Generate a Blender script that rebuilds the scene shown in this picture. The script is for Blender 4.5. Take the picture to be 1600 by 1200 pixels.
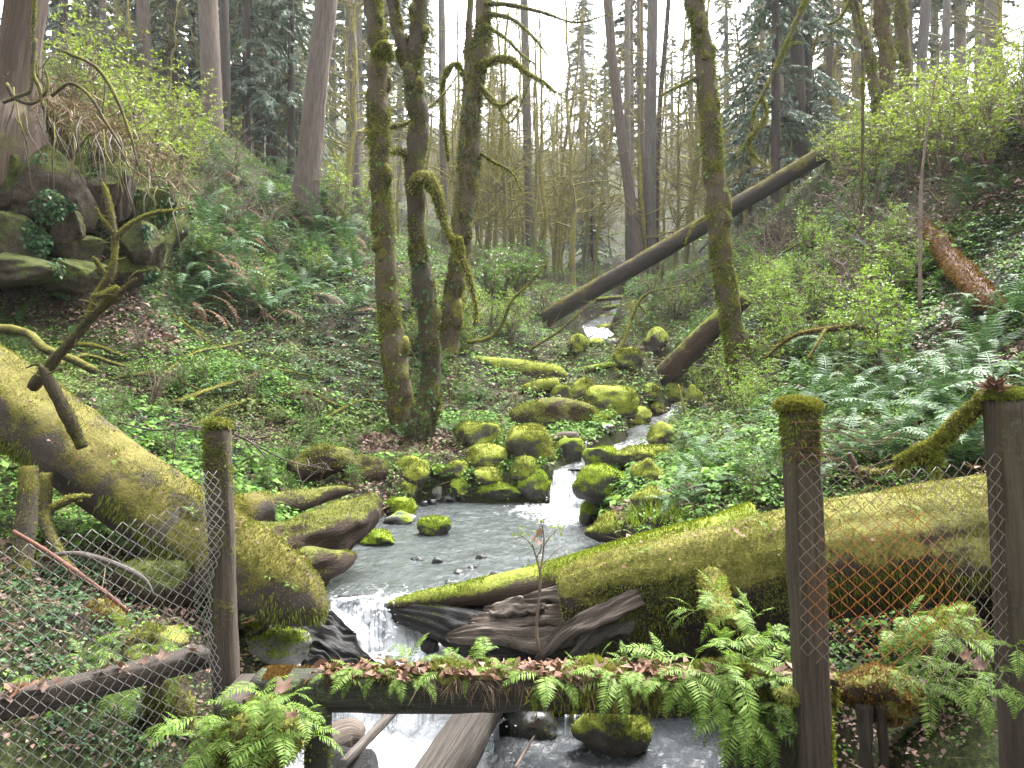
import bpy, math, random
import numpy as np
from mathutils import Matrix, Vector

# ---------------------------------------------------------------- scene, camera, light
for o in list(bpy.data.objects):
    bpy.data.objects.remove(o)
SC = bpy.context.scene
COL = SC.collection
random.seed(7)
RNG = np.random.default_rng(7)

F = 1232.0            # focal length in photograph pixels (1600 wide)
HZ = 540.0            # photograph row of the horizon
cam = bpy.data.cameras.new('camera')
cam.sensor_fit = 'HORIZONTAL'
cam.sensor_width = 36.0
cam.lens = 36.0 * F / 1600.0
cam.shift_y = -(600.0 - HZ) / 1600.0
cam.clip_start = 0.05
cam.clip_end = 1200.0
camo = bpy.data.objects.new('camera', cam)
camo.location = (0, 0, 0)
camo.rotation_euler = (math.radians(90), 0, 0)
COL.objects.link(camo)
SC.camera = camo

SUN_EL, SUN_AZ = math.radians(58), math.radians(35)
w = bpy.data.worlds.new('World')
SC.world = w
w.use_nodes = True
nt = w.node_tree
nt.nodes.clear()
sky = nt.nodes.new('ShaderNodeTexSky')
sky.sky_type = 'NISHITA'
sky.sun_disc = False
sky.sun_elevation = SUN_EL
sky.sun_rotation = SUN_AZ
sky.dust_density = 4.0
sky.air_density = 1.0
sky.ozone_density = 1.0
hs = nt.nodes.new('ShaderNodeHueSaturation')      # an overcast sky: hardly any blue left
hs.inputs['Saturation'].default_value = 0.10
hs.inputs['Value'].default_value = 1.0
bgn = nt.nodes.new('ShaderNodeBackground')
bgn.inputs['Strength'].default_value = 0.15
wo = nt.nodes.new('ShaderNodeOutputWorld')
nt.links.new(sky.outputs[0], hs.inputs['Color'])
nt.links.new(hs.outputs[0], bgn.inputs['Color'])
nt.links.new(bgn.outputs[0], wo.inputs['Surface'])

sl = bpy.data.lights.new('sun', 'SUN')
sl.energy = 1.2
sl.angle = math.radians(25)
sl.color = (1.0, 0.97, 0.92)
so = bpy.data.objects.new('sun', sl)
d = Vector((math.sin(SUN_AZ) * math.cos(SUN_EL), math.cos(SUN_AZ) * math.cos(SUN_EL), math.sin(SUN_EL)))
so.rotation_euler = (-d).to_track_quat('-Z', 'Y').to_euler()
so.location = (0, 0, 40)
COL.objects.link(so)

SC.view_settings.view_transform = 'Standard'
SC.view_settings.look = 'None'
SC.view_settings.gamma = 1.0
SC.view_settings.use_curve_mapping = False
SC.view_settings.exposure = 3.0
SC.render.engine = 'CYCLES'
SC.cycles.max_bounces = 5
SC.cycles.diffuse_bounces = 3
SC.cycles.glossy_bounces = 2
SC.cycles.transmission_bounces = 3
SC.cycles.transparent_max_bounces = 8
SC.cycles.volume_bounces = 0
SC.cycles.use_denoising = True
SC.cycles.denoiser = 'OPENIMAGEDENOISE'
SC.cycles.use_adaptive_sampling = True
SC.cycles.adaptive_threshold = 0.02
SC.cycles.caustics_reflective = False
SC.cycles.caustics_refractive = False
SC.cycles.sample_clamp_indirect = 4.0

# ---------------------------------------------------------------- numeric helpers
def P(px, py, Y):
    """photograph pixel at a known distance -> point"""
    return np.array([(px - 800.0) / F * Y, Y, (HZ - py) / F * Y])

def _hash(ix, iy, iz, seed):
    n = (ix.astype(np.int64) * 374761393 + iy.astype(np.int64) * 668265263 + iz.astype(np.int64) * 2147483647 + seed * 974634777) & 0xFFFFFFFF
    n = ((n ^ (n >> 13)) * 1274126177) & 0xFFFFFFFF
    n = ((n ^ (n >> 16)) * 2246822519) & 0xFFFFFFFF
    n = n ^ (n >> 15)
    return (n & 0xFFFFFF) / float(0xFFFFFF) * 2 - 1

def noise(p, seed=0):
    p = np.asarray(p, float)
    i = np.floor(p).astype(np.int64)
    f = p - i
    u = f * f * (3 - 2 * f)
    r = 0
    for dx in (0, 1):
        wx = u[:, 0] if dx else 1 - u[:, 0]
        for dy in (0, 1):
            wy = u[:, 1] if dy else 1 - u[:, 1]
            for dz in (0, 1):
                wz = u[:, 2] if dz else 1 - u[:, 2]
                r = r + wx * wy * wz * _hash(i[:, 0] + dx, i[:, 1] + dy, i[:, 2] + dz, seed)
    return r

def fbm(p, seed=0, octaves=4):
    p = np.asarray(p, float)
    a, r = 1.0, 0
    for k in range(octaves):
        r = r + a * noise(p * 2 ** k + 17.3 * k, seed + k)
        a *= 0.5
    return r

def smooth(e0, e1, x):
    t = np.clip((x - e0) / (e1 - e0), 0, 1)
    return t * t * (3 - 2 * t)

def norm(v):
    v = np.asarray(v, float)
    return v / np.maximum(np.linalg.norm(v, axis=-1, keepdims=True), 1e-9)

# geometry is (verts Nx3, list of face arrays: quads (M,4) or tris (M,3)); optional uv per vertex
class Geo:
    def __init__(self, v=None, q=None, t=None, uv=None, gr=None):
        self.v = np.zeros((0, 3)) if v is None else np.asarray(v, float)
        self.q = np.zeros((0, 4), int) if q is None else np.asarray(q, int).reshape(-1, 4)
        self.t = np.zeros((0, 3), int) if t is None else np.asarray(t, int).reshape(-1, 3)
        self.uv = uv
        self.gr = gr          # coordinates along the grain of wood (across, across, along)
    def join(self, *others):
        vs, qs, ts, uvs = [self.v], [self.q], [self.t], [self.uv]
        n = len(self.v)
        for o in others:
            vs.append(o.v); qs.append(o.q + n); ts.append(o.t + n); uvs.append(o.uv)
            n += len(o.v)
        uv = None
        if all(u is not None for u in uvs):
            uv = np.vstack(uvs)
        return Geo(np.vstack(vs), np.vstack(qs), np.vstack(ts), uv)
    def moved(self, d):
        return Geo(self.v + np.asarray(d), self.q, self.t, self.uv, self.gr)

def joined(lst):
    lst = [g for g in lst if g is not None and len(g.v)]
    return lst[0].join(*lst[1:]) if len(lst) > 1 else lst[0]

def make_mesh(name, g, smooth_shade=True):
    me = bpy.data.meshes.new(name)
    nv, nq, ntr = len(g.v), len(g.q), len(g.t)
    me.vertices.add(nv)
    me.vertices.foreach_set('co', g.v.astype(np.float32).ravel())
    loops = np.concatenate([g.q.ravel(), g.t.ravel()]).astype(np.int32)
    me.loops.add(len(loops))
    me.loops.foreach_set('vertex_index', loops)
    me.polygons.add(nq + ntr)
    st = np.concatenate([np.arange(nq) * 4, nq * 4 + np.arange(ntr) * 3]).astype(np.int32)
    me.polygons.foreach_set('loop_start', st)
    if smooth_shade:
        me.polygons.foreach_set('use_smooth', np.ones(nq + ntr, bool))
    if g.uv is not None:
        ul = me.uv_layers.new(name='UVMap')
        ul.data.foreach_set('uv', g.uv[loops].astype(np.float32).ravel())
    if g.gr is not None:
        at = me.attributes.new('grain', 'FLOAT_VECTOR', 'POINT')
        at.data.foreach_set('vector', g.gr.astype(np.float32).ravel())
    me.update(calc_edges=True)
    return me

def tag(o, label=None, cat=None, group=None, kind=None):
    if label: o['label'] = label
    if cat: o['category'] = cat
    if group: o['group'] = group
    if kind: o['kind'] = kind
    return o

def obj(name, g, mat, parent=None, org=None, flat=False):
    """one mesh object from world-space geometry; its origin is org, or its parent's"""
    if parent is not None:
        base = np.array(parent['_o'])
    else:
        base = np.array(org if org is not None else (0, 0, 0), float)
    me = make_mesh(name, g.moved(-base), not flat)
    me.materials.append(mat)
    o = bpy.data.objects.new(name, me)
    COL.objects.link(o)
    if parent is not None:
        o.parent = parent
        ORG[o.name] = base
        o['_o'] = tuple(base)
    else:
        o.location = base
        o['_o'] = tuple(base)
    return o
ORG = {}

def thing(name, loc, label, cat, group=None):
    e = bpy.data.objects.new(name, None)
    e.empty_display_size = 0.1
    COL.objects.link(e)
    e.location = loc
    e['_o'] = tuple(float(c) for c in loc)
    return tag(e, label, cat, group)

def link_copy(src, parent=None):
    c = src.copy()
    COL.objects.link(c)
    if parent is not None:
        c.parent = parent
    return c

def copy_tree(src, loc, rotz, scale, label=None, group=None, tilt=(0, 0)):
    r = link_copy(src)
    r.location = loc
    r.rotation_euler = (tilt[0], tilt[1], rotz)
    r.scale = (scale,) * 3 if not hasattr(scale, '__len__') else scale
    if label: r['label'] = label
    if group: r['group'] = group
    for ch in list(src.children):
        c = link_copy(ch, r)
        for g in list(ch.children):
            link_copy(g, c)
    return r

# ---------------------------------------------------------------- shape makers
def resample(pts, n):
    """Catmull-Rom through pts (K,D) -> n points"""
    pts = np.asarray(pts, float)
    K = len(pts)
    if K == 2:
        t = np.linspace(0, 1, n)[:, None]
        return pts[0] * (1 - t) + pts[1] * t
    seg = np.linalg.norm(np.diff(pts[:, :3], axis=0), axis=1)
    cum = np.concatenate([[0], np.cumsum(seg)])
    u = np.linspace(0, cum[-1], n)
    i = np.clip(np.searchsorted(cum, u, side='right') - 1, 0, K - 2)
    t = ((u - cum[i]) / np.maximum(seg[i], 1e-9))[:, None]
    ext = np.vstack([2 * pts[0] - pts[1], pts, 2 * pts[-1] - pts[-2]])
    p0, p1, p2, p3 = ext[i], ext[i + 1], ext[i + 2], ext[i + 3]
    return 0.5 * ((2 * p1) + (-p0 + p2) * t + (2 * p0 - 5 * p1 + 4 * p2 - p3) * t ** 2 + (-p0 + 3 * p1 - 3 * p2 + p3) * t ** 3)

def tube(pts, radii, n=None, seg=10, rough=0.0, freq=3.0, seed=0, cap=True, stretch=1.0, flat=None, ridge=0.0, nridge=14):
    """swept tube through pts with a radius at each; rough = radial noise share of the radius"""
    pts = np.asarray(pts, float)
    radii = np.asarray(radii, float)
    if n is None:
        n = len(pts)
    full = resample(np.column_stack([pts, radii]), n) if n != len(pts) else np.column_stack([pts, radii])
    c, r = full[:, :3], np.maximum(full[:, 3], 0.0005)
    tan = norm(np.gradient(c, axis=0))
    ref = np.array([0, 0, 1.0]) if abs(tan[0][2]) < 0.8 else np.array([1.0, 0, 0])
    u = norm(np.cross(tan[0], ref))
    U = np.zeros((n, 3)); V = np.zeros((n, 3))
    for i in range(n):
        u = u - tan[i] * np.dot(u, tan[i])
        u = u / max(np.linalg.norm(u), 1e-9)
        U[i] = u
        V[i] = np.cross(tan[i], u)
    a = np.arange(seg) / seg * 2 * np.pi
    ca, sa = np.cos(a), np.sin(a)
    if flat is not None:
        sa = sa * flat
    dirs = U[:, None, :] * ca[None, :, None] + V[:, None, :] * sa[None, :, None]
    v = c[:, None, :] + dirs * r[:, None, None]
    v = v.reshape(-1, 3)
    if rough:
        rr = np.repeat(r, seg)
        q = v * freq
        if stretch != 1.0:
            ax = norm(c[-1] - c[0])
            q = q + ax[None, :] * ((q @ ax)[:, None] * (1.0 / stretch - 1.0))
        v = v + dirs.reshape(-1, 3) * (rr * rough * fbm(q, seed, 3))[:, None]
    if ridge:
        rr = np.repeat(r, seg)
        ph = np.tile(a, n)
        wob = fbm(np.column_stack([np.cos(ph) * 3, np.sin(ph) * 3, np.repeat(np.linspace(0, 6, n), seg)]), seed + 9, 2)
        v = v + dirs.reshape(-1, 3) * (rr * ridge * np.sin(ph * nridge + 2.5 * wob))[:, None]
    i0 = np.arange(n - 1)[:, None] * seg
    j = np.arange(seg)[None, :]
    j2 = (j + 1) % seg
    q = np.stack([i0 + j, i0 + j2, i0 + seg + j2, i0 + seg + j], -1).reshape(-1, 4)
    uv = np.column_stack([np.tile(np.arange(seg) / seg, n), np.repeat(np.concatenate([[0], np.cumsum(np.linalg.norm(np.diff(c, axis=0), axis=1))]), seg)])
    t = np.zeros((0, 3), int)
    rm = float(r.mean())
    gr = np.column_stack([np.tile(np.cos(a) * rm, n), np.tile(np.sin(a) * rm, n), uv[:, 1]]) + seed * 1.7
    if cap:
        gr = np.vstack([gr, gr[0] * 0, gr[-1] * 0 + gr[-1][2]])
        nv = len(v)
        v = np.vstack([v, c[0], c[-1]])
        uv = np.vstack([uv, [0.5, 0], [0.5, 1]])
        k = np.arange(seg); k2 = (k + 1) % seg
        t = np.vstack([np.stack([np.full(seg, nv), k2, k], -1), np.stack([np.full(seg, nv + 1), (n - 1) * seg + k, (n - 1) * seg + k2], -1)])
    return Geo(v, q, t, uv, gr)

_ICO = {}
def ico(level):
    if level not in _ICO:
        import bmesh
        bm = bmesh.new()
        bmesh.ops.create_icosphere(bm, subdivisions=level, radius=1.0)
        bm.verts.ensure_lookup_table()
        v = np.array([x.co[:] for x in bm.verts])
        t = np.array([[x.index for x in f.verts] for f in bm.faces])
        bm.free()
        _ICO[level] = (v, t)
    return _ICO[level]

def rock(center, size, seed, level=4, rough=0.22, cuts=5, angular=0.5, rotz=0.0, boxy=0.0):
    v, t = ico(level)
    rng = np.random.default_rng(seed)
    v = v.copy()
    if boxy:
        e = 1 + 3.0 * boxy
        v = np.sign(v) * np.abs(v)
        v = v / (np.sum(np.abs(v) ** (2 * e), axis=1) ** (1 / (2 * e)))[:, None]
        v *= 1 - 0.15 * boxy
    for k in range(cuts):
        nrm = norm(rng.normal(size=3))
        dd = rng.uniform(0.55, 0.85)
        over = np.maximum(v @ nrm - dd, 0)
        v = v - nrm[None] * (over * angular)[:, None]
    v = v * (1 + rough * fbm(v * 1.3 + rng.uniform(0, 50, 3), seed, 3) + 0.03 * fbm(v * 7 + 5, seed + 3, 2))[:, None]
    v = v * np.asarray(size)[None] * 0.5
    c, s = math.cos(rotz), math.sin(rotz)
    v = np.column_stack([v[:, 0] * c - v[:, 1] * s, v[:, 0] * s + v[:, 1] * c, v[:, 2]])
    return Geo(v + np.asarray(center)[None], None, t)

def box(center, size, axes=None, seed=0, rough=0.0, sub=1, bev=0.012, taper=1.0):
    """bevelled timber: a rounded-section bar; axes = 3 unit rows (length along the third)"""
    sx, sy, sz = [s * 0.5 for s in size]
    b = min(bev, sx * 0.4, sy * 0.4)
    sec = np.array([(-sx + b, -sy), (sx - b, -sy), (sx, -sy + b), (sx, sy - b), (sx - b, sy), (-sx + b, sy), (-sx, sy - b), (-sx, -sy + b)])
    n = max(2, sub + 1)
    zs = np.linspace(-sz, sz, n)
    zs = np.concatenate([[-sz], np.linspace(-sz + b, sz - b, n), [sz]])
    sc = np.concatenate([[1 - b / max(sx, sy)], np.ones(n), [1 - b / max(sx, sy)]])
    tp = np.linspace(1, taper, len(zs))
    v = np.concatenate([np.column_stack([sec * s * tt, np.full(8, z)]) for z, s, tt in zip(zs, sc, tp)])
    if rough:
        v = v + rough * np.column_stack([fbm(v * [9, 9, 2] + seed, seed, 3), fbm(v * [9, 9, 2] + seed + 7, seed + 1, 3), 0.4 * fbm(v * 8 + seed, seed + 2, 2)])
    m = len(zs)
    i0 = np.arange(m - 1)[:, None] * 8
    j = np.arange(8)[None]; j2 = (j + 1) % 8
    q = np.stack([i0 + j, i0 + j2, i0 + 8 + j2, i0 + 8 + j], -1).reshape(-1, 4)
    nv = len(v)
    v = np.vstack([v, [0, 0, -sz], [0, 0, sz]])
    k = np.arange(8); k2 = (k + 1) % 8
    t = np.vstack([np.stack([np.full(8, nv), k2, k], -1), np.stack([np.full(8, nv + 1), (m - 1) * 8 + k, (m - 1) * 8 + k2], -1)])
    A = np.eye(3) if axes is None else np.asarray(axes)
    return Geo(v @ A + np.asarray(center)[None], q, t, None, v + seed * 1.7)

def bar(a, b, wx, wy, up=(0, 0, 1), **k):
    """timber from a to b, wx wide across, wy along up"""
    a, b = np.asarray(a, float), np.asarray(b, float)
    z = norm(b - a)
    x = norm(np.cross(np.asarray(up, float), z))
    y = np.cross(z, x)
    return box((a + b) / 2, (wx, wy, np.linalg.norm(b - a)), np.array([x, y, z]), **k)

def leaves(pos, dirs, nrm, length, width, fold=0.25, split=0.5):
    """kite-shaped leaves, one quad each: base, side, tip, side"""
    n = len(pos)
    length = np.broadcast_to(np.asarray(length, float), (n,))[:, None]
    width = np.broadcast_to(np.asarray(width, float), (n,))[:, None]
    dirs = norm(dirs)
    side = norm(np.cross(nrm, dirs))
    up = np.cross(dirs, side)
    b = pos
    tip = pos + dirs * length
    mid = pos + dirs * length * split
    l = mid + side * width * 0.5 + up * width * fold
    r = mid - side * width * 0.5 + up * width * fold
    v = np.stack([b, r, tip, l], 1).reshape(-1, 3)
    q = np.arange(n * 4).reshape(-1, 4)
    return Geo(v, q)

def rand_dirs(n, rng, zlo=-1, zhi=1):
    z = rng.uniform(zlo, zhi, n)
    a = rng.uniform(0, 2 * np.pi, n)
    s = np.sqrt(np.maximum(1 - z * z, 0))
    return np.column_stack([np.cos(a) * s, np.sin(a) * s, z])

def sample_surface(g, n, rng, mask=None):
    tris = g.t
    if len(g.q):
        tris = np.vstack([tris, g.q[:, [0, 1, 2]], g.q[:, [0, 2, 3]]])
    a, b, c = g.v[tris[:, 0]], g.v[tris[:, 1]], g.v[tris[:, 2]]
    cr = np.cross(b - a, c - a)
    ar = np.linalg.norm(cr, axis=1)
    nn = cr / np.maximum(ar, 1e-12)[:, None]
    p = ar.copy()
    if mask is not None:
        p = p * np.clip(mask((a + b + c) / 3, nn), 0, None)
    if p.sum() <= 0:
        return np.zeros((0, 3)), np.zeros((0, 3))
    k = rng.choice(len(tris), n, p=p / p.sum())
    u, v = rng.random(n), rng.random(n)
    f = u + v > 1
    u[f], v[f] = 1 - u[f], 1 - v[f]
    pos = a[k] + (b - a)[k] * u[:, None] + (c - a)[k] * v[:, None]
    return pos, nn[k]

def tufts(g, n, size, rng, mask=None, droop=0.0, width=0.28, spread=0.9):
    """short moss blades standing on a surface, all in one geometry"""
    pos, nn = sample_surface(g, n, rng, mask)
    if not len(pos):
        return None
    m = len(pos)
    dirs = norm(nn + spread * rng.normal(size=(m, 3)) * 0.6 + np.array([0, 0, -droop]))
    side = rand_dirs(m, rng)
    L = size * rng.uniform(0.5, 1.4, m)
    return leaves(pos - nn * size * 0.15, dirs, side, L, L * width, fold=0.0, split=0.4)

def cushions(g, n, s0, s1, rng, mask=None, flat=.2):
    """low moss cushions sitting on a surface, all in one geometry"""
    pos, nn = sample_surface(g, n, rng, mask)
    v0, t0 = ico(2)
    vs, ts = [], []
    for k in range(len(pos)):
        z = nn[k]; x = norm(np.cross(z, rand_dirs(1, rng)[0])); y = np.cross(z, x)
        s = rng.uniform(s0, s1)
        v = v0 * (1 + .28 * fbm(v0 * 1.6 + rng.uniform(0, 90, 3), 5, 2))[:, None] * np.array([s, s * rng.uniform(.6, 1), s * flat]) * .5
        vs.append(v @ np.array([x, y, z]) + pos[k]); ts.append(t0 + len(v0) * k)
    return Geo(np.vstack(vs), None, np.vstack(ts))

def top_mask(lo=0.0, hi=0.6, seed=0, freq=3.0, gap=0.0):
    def f(p, n):
        m = smooth(lo, hi, n[:, 2])
        if gap:
            m = m * smooth(-gap, gap * 0.3, fbm(p * freq, seed, 3))
        return m
    return f

# ---------------------------------------------------------------- materials
class NT:
    def __init__(self, name):
        self.m = bpy.data.materials.new(name)
        self.m.use_nodes = True
        self.t = self.m.node_tree
        self.t.nodes.clear()
        self.out = self.t.nodes.new('ShaderNodeOutputMaterial')
    def n(self, kind, **kw):
        nd = self.t.nodes.new(kind)
        for k, v in kw.items():
            setattr(nd, k, v)
        return nd
    def l(self, a, b):
        self.t.links.new(a, b)
    def val(self, sock, v):
        if hasattr(v, 'links') or isinstance(v, bpy.types.NodeSocket):
            self.l(v, sock)
        else:
            if hasattr(v, '__len__') and len(v) == 3 and sock.type == 'RGBA':
                v = (*v, 1)
            sock.default_value = v
    def coords(self, scale=(1, 1, 1), src='Object'):
        tc = self.n('ShaderNodeTexCoord')
        mp = self.n('ShaderNodeMapping')
        self.l(tc.outputs[src], mp.inputs['Vector'])
        mp.inputs['Scale'].default_value = scale
        return mp.outputs[0]
    def grain(self, scale):
        at = self.n('ShaderNodeAttribute', attribute_name='grain')
        mp = self.n('ShaderNodeMapping')
        self.l(at.outputs['Vector'], mp.inputs['Vector'])
        mp.inputs['Scale'].default_value = scale
        return mp.outputs[0]
    def noise(self, vec, scale, detail=4, rough=0.6, dist=0.0):
        nd = self.n('ShaderNodeTexNoise')
        self.l(vec, nd.inputs['Vector'])
        nd.inputs['Scale'].default_value = scale
        nd.inputs['Detail'].default_value = detail
        nd.inputs['Roughness'].default_value = rough
        nd.inputs['Distortion'].default_value = dist
        return nd.outputs['Fac']
    def ramp(self, fac, stops):
        r = self.n('ShaderNodeValToRGB')
        self.val(r.inputs['Fac'], fac)
        e = r.color_ramp.elements
        while len(e) < len(stops):
            e.new(0.5)
        for k, (p, c) in enumerate(stops):
            e[k].position = p
            e[k].color = (*c, 1) if len(c) == 3 else c
        return r.outputs['Color']
    def step(self, fac, lo, hi):
        r = self.n('ShaderNodeMapRange')
        r.interpolation_type = 'SMOOTHSTEP'
        self.val(r.inputs['Value'], fac)
        r.inputs['From Min'].default_value = lo
        r.inputs['From Max'].default_value = hi
        return r.outputs['Result']
    def math(self, op, a, b=0.0):
        nd = self.n('ShaderNodeMath', operation=op)
        self.val(nd.inputs[0], a)
        self.val(nd.inputs[1], b)
        return nd.outputs[0]
    def mix(self, fac, a, b):
        nd = self.n('ShaderNodeMix', data_type='RGBA')
        self.val(nd.inputs['Factor'], fac)
        self.val(nd.inputs[6], a)
        self.val(nd.inputs[7], b)
        return nd.outputs[2]
    def bump(self, h, strength=0.5, dist=0.02):
        nd = self.n('ShaderNodeBump')
        nd.inputs['Strength'].default_value = strength
        nd.inputs['Distance'].default_value = dist
        self.l(h, nd.inputs['Height'])
        return nd.outputs[0]
    def principled(self, col, rough=0.8, normal=None, spec=0.3, **kw):
        b = self.n('ShaderNodeBsdfPrincipled')
        self.val(b.inputs['Base Color'], col)
        self.val(b.inputs['Roughness'], rough)
        self.val(b.inputs['Specular IOR Level'], spec)
        if normal is not None:
            self.l(normal, b.inputs['Normal'])
        for k, v in kw.items():
            self.val(b.inputs[k], v)
        return b.outputs[0]
    def done(self, sh):
        self.l(sh, self.out.inputs['Surface'])
        return self.m

def leaf_mat(name, cols, rough=0.45, spec=0.4, trans=0.3, tint=(1.0, 1.0, 0.55), jitter_by='island'):
    """leaves: colour by island and slowly by place, light coming through"""
    k = NT(name)
    g = k.n('ShaderNodeNewGeometry')
    vec = k.coords((1, 1, 1))
    slow = k.noise(vec, 0.9, 2)
    f = k.math('ADD', k.math('MULTIPLY', g.outputs['Random Per Island'], 0.65), k.math('MULTIPLY', k.math('SUBTRACT', slow, 0.28), 0.65))
    col = k.ramp(f, [(i / (len(cols) - 1), c) for i, c in enumerate(cols)])
    p = k.principled(col, rough, None, spec)
    t = k.n('ShaderNodeBsdfTranslucent')
    mm = k.n('ShaderNodeMix', data_type='RGBA', blend_type='MULTIPLY')
    mm.inputs['Factor'].default_value = 1.0
    k.l(col, mm.inputs[6]); mm.inputs[7].default_value = (*[min(1, 1.3 * x) for x in tint], 1)
    k.l(mm.outputs[2], t.inputs['Color'])
    ms = k.n('ShaderNodeMixShader')
    ms.inputs[0].default_value = trans
    k.l(p, ms.inputs[1]); k.l(t.outputs[0], ms.inputs[2])
    return k.done(ms.outputs[0])

def moss_over(name, under, moss, cover=0.5, nz=0.6, uscale=(1, 1, 1), rough=0.85, wet=0.0, mscale=2.2, ustops=None, bumpd=0.02, grain=None):
    """wood or stone with moss lying on it: more moss on faces that look up, in patches"""
    k = NT(name)
    vec = k.coords((1, 1, 1))
    g = k.n('ShaderNodeNewGeometry')
    sep = k.n('ShaderNodeSeparateXYZ')
    k.l(g.outputs['Normal'], sep.inputs[0])
    big = k.noise(vec, mscale, 5, 0.65)
    fine = k.noise(vec, 38, 4, 0.7)
    uvec = k.grain(grain) if grain else k.coords(uscale)
    un = k.noise(uvec, 9, 6, 0.7, 0.3)
    ucol = k.ramp(un, ustops or [(0.25, [c * 0.35 for c in under]), (0.5, under), (0.78, [min(1, c * 1.7) for c in under])])
    f = k.math('ADD', k.math('MULTIPLY', sep.outputs[2], nz), k.math('ADD', k.math('MULTIPLY', k.math('SUBTRACT', big, 0.5), 2.4), cover - 0.5))
    f = k.math('ADD', f, k.math('MULTIPLY', k.math('SUBTRACT', fine, 0.5), 0.7))
    m = k.step(f, -0.12, 0.22)
    mn = k.math('ADD', k.math('MULTIPLY', fine, 0.55), k.math('MULTIPLY', k.noise(vec, 5.5, 3), 0.5))
    mcol = k.ramp(mn, [(0.3, moss[0]), (0.52, moss[1]), (0.72, moss[2])])
    col = k.mix(m, ucol, mcol)
    h = k.math('ADD', k.math('MULTIPLY', un, 1.1), k.math('MULTIPLY', m, k.math('ADD', 0.25, fine)))
    rr = k.math('ADD', k.math('MULTIPLY', m, 0.95 - rough), rough)
    b = k.bump(h, 0.8, bumpd)
    return k.done(k.principled(col, rr, b, 0.25 + wet))

def plain(name, stops, scale=(1, 1, 1), nscale=8, rough=0.8, spec=0.3, bumpd=0.012, bump=0.7, detail=6, grain=None):
    k = NT(name)
    vec = k.grain(grain) if grain else k.coords(scale)
    n1 = k.noise(vec, nscale, detail, 0.68, 0.4)
    col = k.ramp(n1, stops)
    return k.done(k.principled(col, rough, k.bump(n1, bump, bumpd), spec))

# yellow-green moss of the stream side
MOSS = [(0.050, 0.062, 0.010), (0.185, 0.215, 0.030), (0.36, 0.39, 0.068)]
MOSS_B = [(0.045, 0.070, 0.008), (0.160, 0.225, 0.020), (0.31, 0.385, 0.034)]
MOSS_O = [(0.070, 0.045, 0.010), (0.170, 0.120, 0.022), (0.260, 0.215, 0.040)]
M = {}
M['boulder'] = moss_over('mossy_boulder', (0.070, 0.062, 0.052), MOSS, 0.50, 0.85, rough=0.6, mscale=1.6)
M['boulder_bright'] = moss_over('bright_mossy_boulder', (0.050, 0.047, 0.042), MOSS_B, 0.46, 0.9, rough=0.5, mscale=1.6)
M['wet_rock'] = plain('wet_rock', [(0.3, (0.008, 0.008, 0.009)), (0.55, (0.028, 0.028, 0.028)), (0.8, (0.10, 0.10, 0.10))], rough=0.38, spec=0.4, nscale=6)
M['grey_rock'] = moss_over('grey_rock', (0.16, 0.155, 0.15), MOSS_B, 0.2, 0.5, rough=0.5)
M['cliff'] = moss_over('cliff_rock', (0.052, 0.039, 0.029), [(0.016, 0.022, 0.005), (0.050, 0.062, 0.012), (0.12, 0.13, 0.028)], 0.52, 0.5, rough=0.8, mscale=0.9, bumpd=0.05)
M['big_log'] = moss_over('mossy_log', (0.036, 0.026, 0.020), [(0.046, 0.042, 0.010), (0.130, 0.122, 0.028), (0.28, 0.27, 0.070)], 0.50, 1.0, (1, 1, 1), mscale=1.9, grain=(12, 12, 1.2))
M['side_log'] = moss_over('orange_mossy_log', (0.070, 0.056, 0.050), [(0.050, 0.042, 0.013), (0.125, 0.110, 0.028), (0.225, 0.20, 0.055)], 0.42, 0.5, mscale=2.2, grain=(12, 12, 1.2))
M['dark_log'] = moss_over('dark_mossy_log', (0.034, 0.023, 0.017), MOSS, 0.42, 0.8, (1, 1, 1), mscale=2.6, grain=(12, 12, 1.5))
M['stream_log'] = moss_over('stream_log', (0.075, 0.052, 0.038), MOSS, 0.25, 0.8, (1, 1, 1), mscale=1.4, grain=(12, 12, .8))
M['maple'] = moss_over('maple_bark', (0.095, 0.072, 0.050), [(0.030, 0.032, 0.008), (0.100, 0.095, 0.020), (0.21, 0.19, 0.04)], 0.45, 0.3, (1, 1, 0.4), mscale=2.6, bumpd=0.03, grain=(6, 6, 1.6))
M['maple_dark'] = moss_over('dark_maple_bark', (0.055, 0.042, 0.030), [(0.020, 0.024, 0.006), (0.065, 0.068, 0.014), (0.17, 0.16, 0.03)], 0.45, 0.3, (1, 1, 0.4), mscale=2.4, bumpd=0.03, grain=(6, 6, 1.6))
M['limb'] = moss_over('mossy_limb', (0.065, 0.050, 0.036), [(0.045, 0.045, 0.010), (0.115, 0.108, 0.022), (0.21, 0.195, 0.042)], 0.5, 0.5, mscale=2.6)
M['fir'] = moss_over('fir_bark', (0.105, 0.082, 0.070), [(0.06, 0.06, 0.015), (0.12, 0.115, 0.03), (0.19, 0.18, 0.05)], 0.12, 0.1, (2.2, 2.2, 0.28), mscale=0.6, bumpd=0.05, grain=(3, 3, .22))
M['fir_grey'] = moss_over('grey_fir_bark', (0.115, 0.100, 0.094), [(0.06, 0.06, 0.02), (0.12, 0.12, 0.04), (0.17, 0.165, 0.06)], 0.06, 0.1, (2.2, 2.2, 0.25), mscale=0.5, bumpd=0.05, grain=(3, 3, .22))
M['fir_dark'] = moss_over('dark_trunk_bark', (0.050, 0.040, 0.034), [(0.03, 0.03, 0.01), (0.06, 0.06, 0.015), (0.1, 0.1, 0.03)], 0.15, 0.1, (2.2, 2.2, 0.25), mscale=0.6, grain=(3, 3, .22))
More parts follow.
